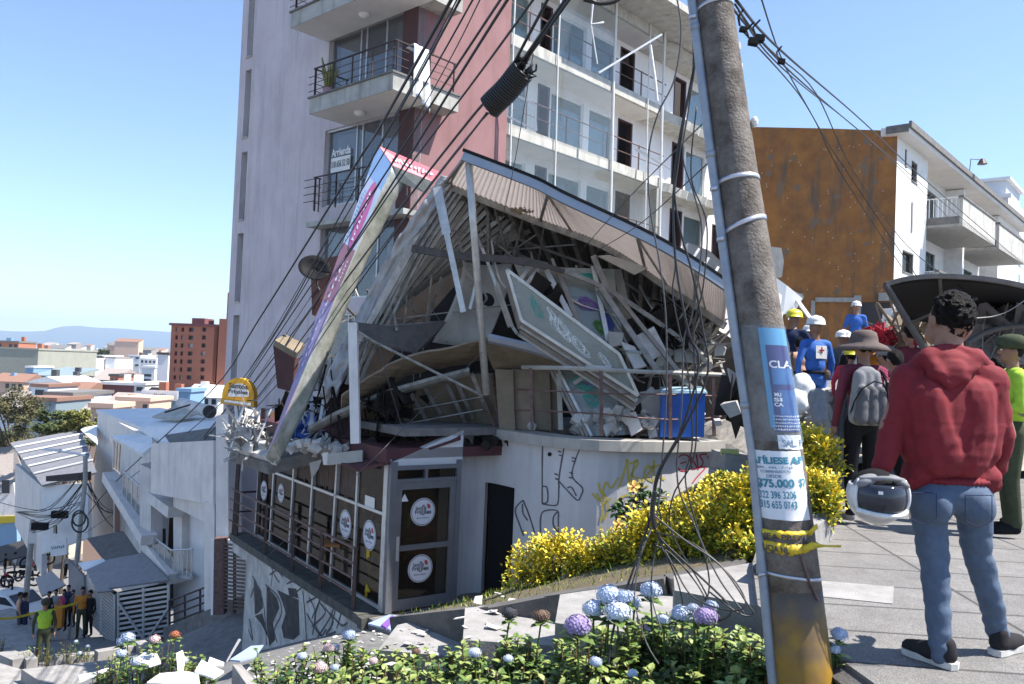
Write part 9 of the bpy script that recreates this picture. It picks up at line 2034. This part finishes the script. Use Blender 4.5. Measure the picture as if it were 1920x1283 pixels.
# motorbikes
def bike(px, py, D_, rz, lab):
    f = W(px, py, D_); t = thing('motorbike', lab, 'motorbike', f, 'parked motorbikes', rz)
    for x in (-.62, .62):
        g = MB(); P = [[Vector((x+(.29+.05*cos(b))*cos(a), .05*sin(b), .30+(.29+.05*cos(b))*sin(a)*.95)) for b in [2*pi*q/6 for q in range(7)]] for a in [2*pi*q/16 for q in range(17)]]; g.grid(P); local(g, 'wheel', 'c_black', t)
    g = MB(); g.tube([Vector((-.62, 0, .3)), Vector((-.2, 0, .45)), Vector((.25, 0, .5)), Vector((.62, 0, .3))], .06, 6); g.tube([Vector((.62, 0, .3)), Vector((.42, 0, .85)), Vector((.36, 0, 1.0))], .03, 6); g.tube([Vector((.36, -.3, 1.02)), Vector((.38, .3, 1.02))], .02, 5); local(g, 'frame', 'c_dgrey', t)
    g = MB(); g.ball((.12, 0, .72), (.24, .12, .13), 10, 6); local(g, 'fuel_tank', 'c_red' if rz > 1 else 'c_black', t); g = MB(); g.ball((-.35, 0, .74), (.32, .11, .07), 10, 6); local(g, 'seat', 'c_black', t); g = MB(); g.ball((.5, 0, .88), (.07, .09, .09), 8, 6); local(g, 'headlight', 'c_white', t)
bike(38, 1100, 43, .3, 'dark motorbike parked right of the white-shirted man'); bike(52, 1085, 45, 1.4, 'motorbike with a round orange-brown part beside the street pole'); bike(70, 1062, 47, .9, 'motorbike parked deepest under the dark shade sheet'); bike(12, 1105, 45, 2.4, 'motorbike at the far left above the white car')
# ================================================================ SHADE CANOPY AND RUBBLE, right
sc_ = thing('shade_canopy', 'curved black shade canopy on a slanting steel frame over the crowd', 'canopy', W(1735, 690, 9.3))
fa = crv([W(1659, 534, 9), W(1700, 523, 9), W(1762, 518, 9), (W(1850, 524, 9)), W(1935, 541, 9), W(2060, 580, 9)], 30)
ra = crv([W(1690, 596, 12.5), W(1735, 603, 12.5), W(1800, 606, 12.5), W(1880, 610, 12.5), W(1960, 614, 12.5), W(2060, 620, 12.5)], 30)
g = MB(); g.grid([[a.lerp(b, j/6)+Vector((0, 0, .12*sin(pi*j/6))) for j in range(7)] for a, b in zip(fa, ra)], .012); g.build('fabric', M['c_black'], sc_, True)
g = MB()
for a, b in zip(fa[:-1], fa[1:]): g.beam(a, b, .06, .05)
g.build('front_hoop', M['steel_dark'], sc_)
for pts, r_ in (([W(1660, 534, 9), W(1700, 600, 9.1), W(1738, 668, 9.2), W(1760, 760, 9.3)], .035), ([W(1700, 610, 11.5), W(1745, 590, 10.5), W(1830, 560, 9.3)], .02), ([W(1762, 519, 9), W(1765, 560, 10.5), W(1770, 604, 12.5)], .02), ([W(1812, 644, 9.5), W(1850, 622, 9.5), W(1900, 612, 9.5), W(1960, 610, 9.5)], .03)):
    g = MB(); g.tube(crv(pts, 14), r_, 8); g.build('strut', M['steel_dark'], sc_, True)
cable([(1825, 597, 9), (1865, 593, 9), (1900, 578, 9), (1945, 545, 9)], .008, 'thin pale cord hanging under the shade canopy', None, 14, 'steel_dusty'); 
mm('rubble_mix', (.40, .37, .33), (.24, .22, .20), scale=5, rough=.95, bump=.5, bscale=25)
g = MB(); P = []
for i in range(45):
    x = 3.9+8*i/44; row = []
    for j in range(25):
        y = 12.0+11*j/24; e = sin(pi*min(1, max(0, i/44)))**.6*sin(pi*min(1, .12+.88*j/24))**.8; h = PZ-.15+e*(.95+.5*noise.noise((x*.6, y*.5, 0))+.35*noise.noise((x*2.1, y*2.1, 3))+.15*noise.noise((x*6, y*6, 8))); row.append(Vector((x, y, h)))
    P.append(row)
g.grid(P); one(g, 'rubble_mound', M['rubble_mix'], 'mound of broken concrete and plaster the rescuers stand on', 'rubble', kind='stuff')
for nm, m_, lab, cx_, cy_, D_, rx_, ry_, n_, kd, sd_, sz in (('concrete_chunks', 'concrete', 'concrete chunks covering the rubble mound right of the pole', 1560, 775, 11.6, 120, 34, 130, 'chunk', 31, .17), ('plaster_pieces', 'dust_white', 'white plaster pieces on the rubble mound', 1600, 745, 12.6, 130, 34, 70, 'sheet', 32, .14), ('splinters', 'tan_panel', 'splintered sticks on the rubble under the shade canopy', 1700, 635, 13, 50, 25, 80, 'stick', 33, .3), ('white_plaster', 'roof_white', 'white plaster spilled below the concrete doorway', 1700, 615, 14, 34, 26, 50, 'sheet', 34, .22), ('grey_sheets', 'sheet_mid', 'crumpled grey sheets under the shade canopy', 1880, 630, 11.5, 60, 16, 60, 'sheet', 35, .35), ('dark_debris', 'wreck_dark', 'dark debris behind the rubble mound', 1450, 760, 12.5, 60, 50, 60, 'sheet', 36, .3), ('red_cloth', 'c_red', 'crumpled red cloth bundle on the rubble', 1645, 632, 12.3, 20, 14, 50, 'sheet', 37, .12)):
    heap(nm, m_, lab, cx_, cy_, D_, rx_, ry_, n_, kd, sd_, sz)
me_ = blob([('e', W(1503, 735, 10.5), (.17, .14, .24), 'c_white'), ('e', W(1492, 755, 10.4), (.15, .14, .17), 'c_white'), ('e', W(1514, 722, 10.5), (.08, .08, .12), 'c_white')], .02, 1, lambda v: .03*noise.noise(Vector(v)*9)); o = bpy.data.objects.new('white_sack', me_); COL.objects.link(o); tag(o, 'bulging white sack standing in the rubble right of the blue poster', 'sack')
me_ = blob([('c', W(1532, 745, 9.8), .11, W(1537, 775, 9.7), .10, 'c_grey'), ('c', W(1536, 768, 9.7), .1, W(1539, 790, 9.6), .08, 'c_grey')], .02, 1, lambda v: .008*noise.noise(Vector(v)*14)); o = bpy.data.objects.new('grey_drum', me_); COL.objects.link(o); tag(o, 'dusty grey drum tipped in the rubble left of the backpack man', 'drum')
g = MB(); g.plate([W(1702, 700, 11.8), W(1733, 700, 11.8), W(1728, 635, 11.8), (W(1705, 640, 11.8))], .05); s_ = one(g, 'striped_panel', M['c_red'], 'red panel with two white bars on the rubble behind the red hoodie', 'panel')
g = MB()
for x in (1711, 1723): g.plate([W(x-3, 690, 11.76), W(x+3, 690, 11.76), W(x+3, 648, 11.76), W(x-3, 648, 11.76)], .01)
g.build('white_bars', M['c_white'], s_)
g = MB(); g.plate([W(1830, 660, 14), W(2100, 660, 14), W(2100, 860, 14), W(1830, 860, 14)], .1); one(g, 'dark_panel', M['near_black'], 'flat near-black panel behind the policeman at the right edge', 'vehicle')  # one flat near-black panel filling a dark region
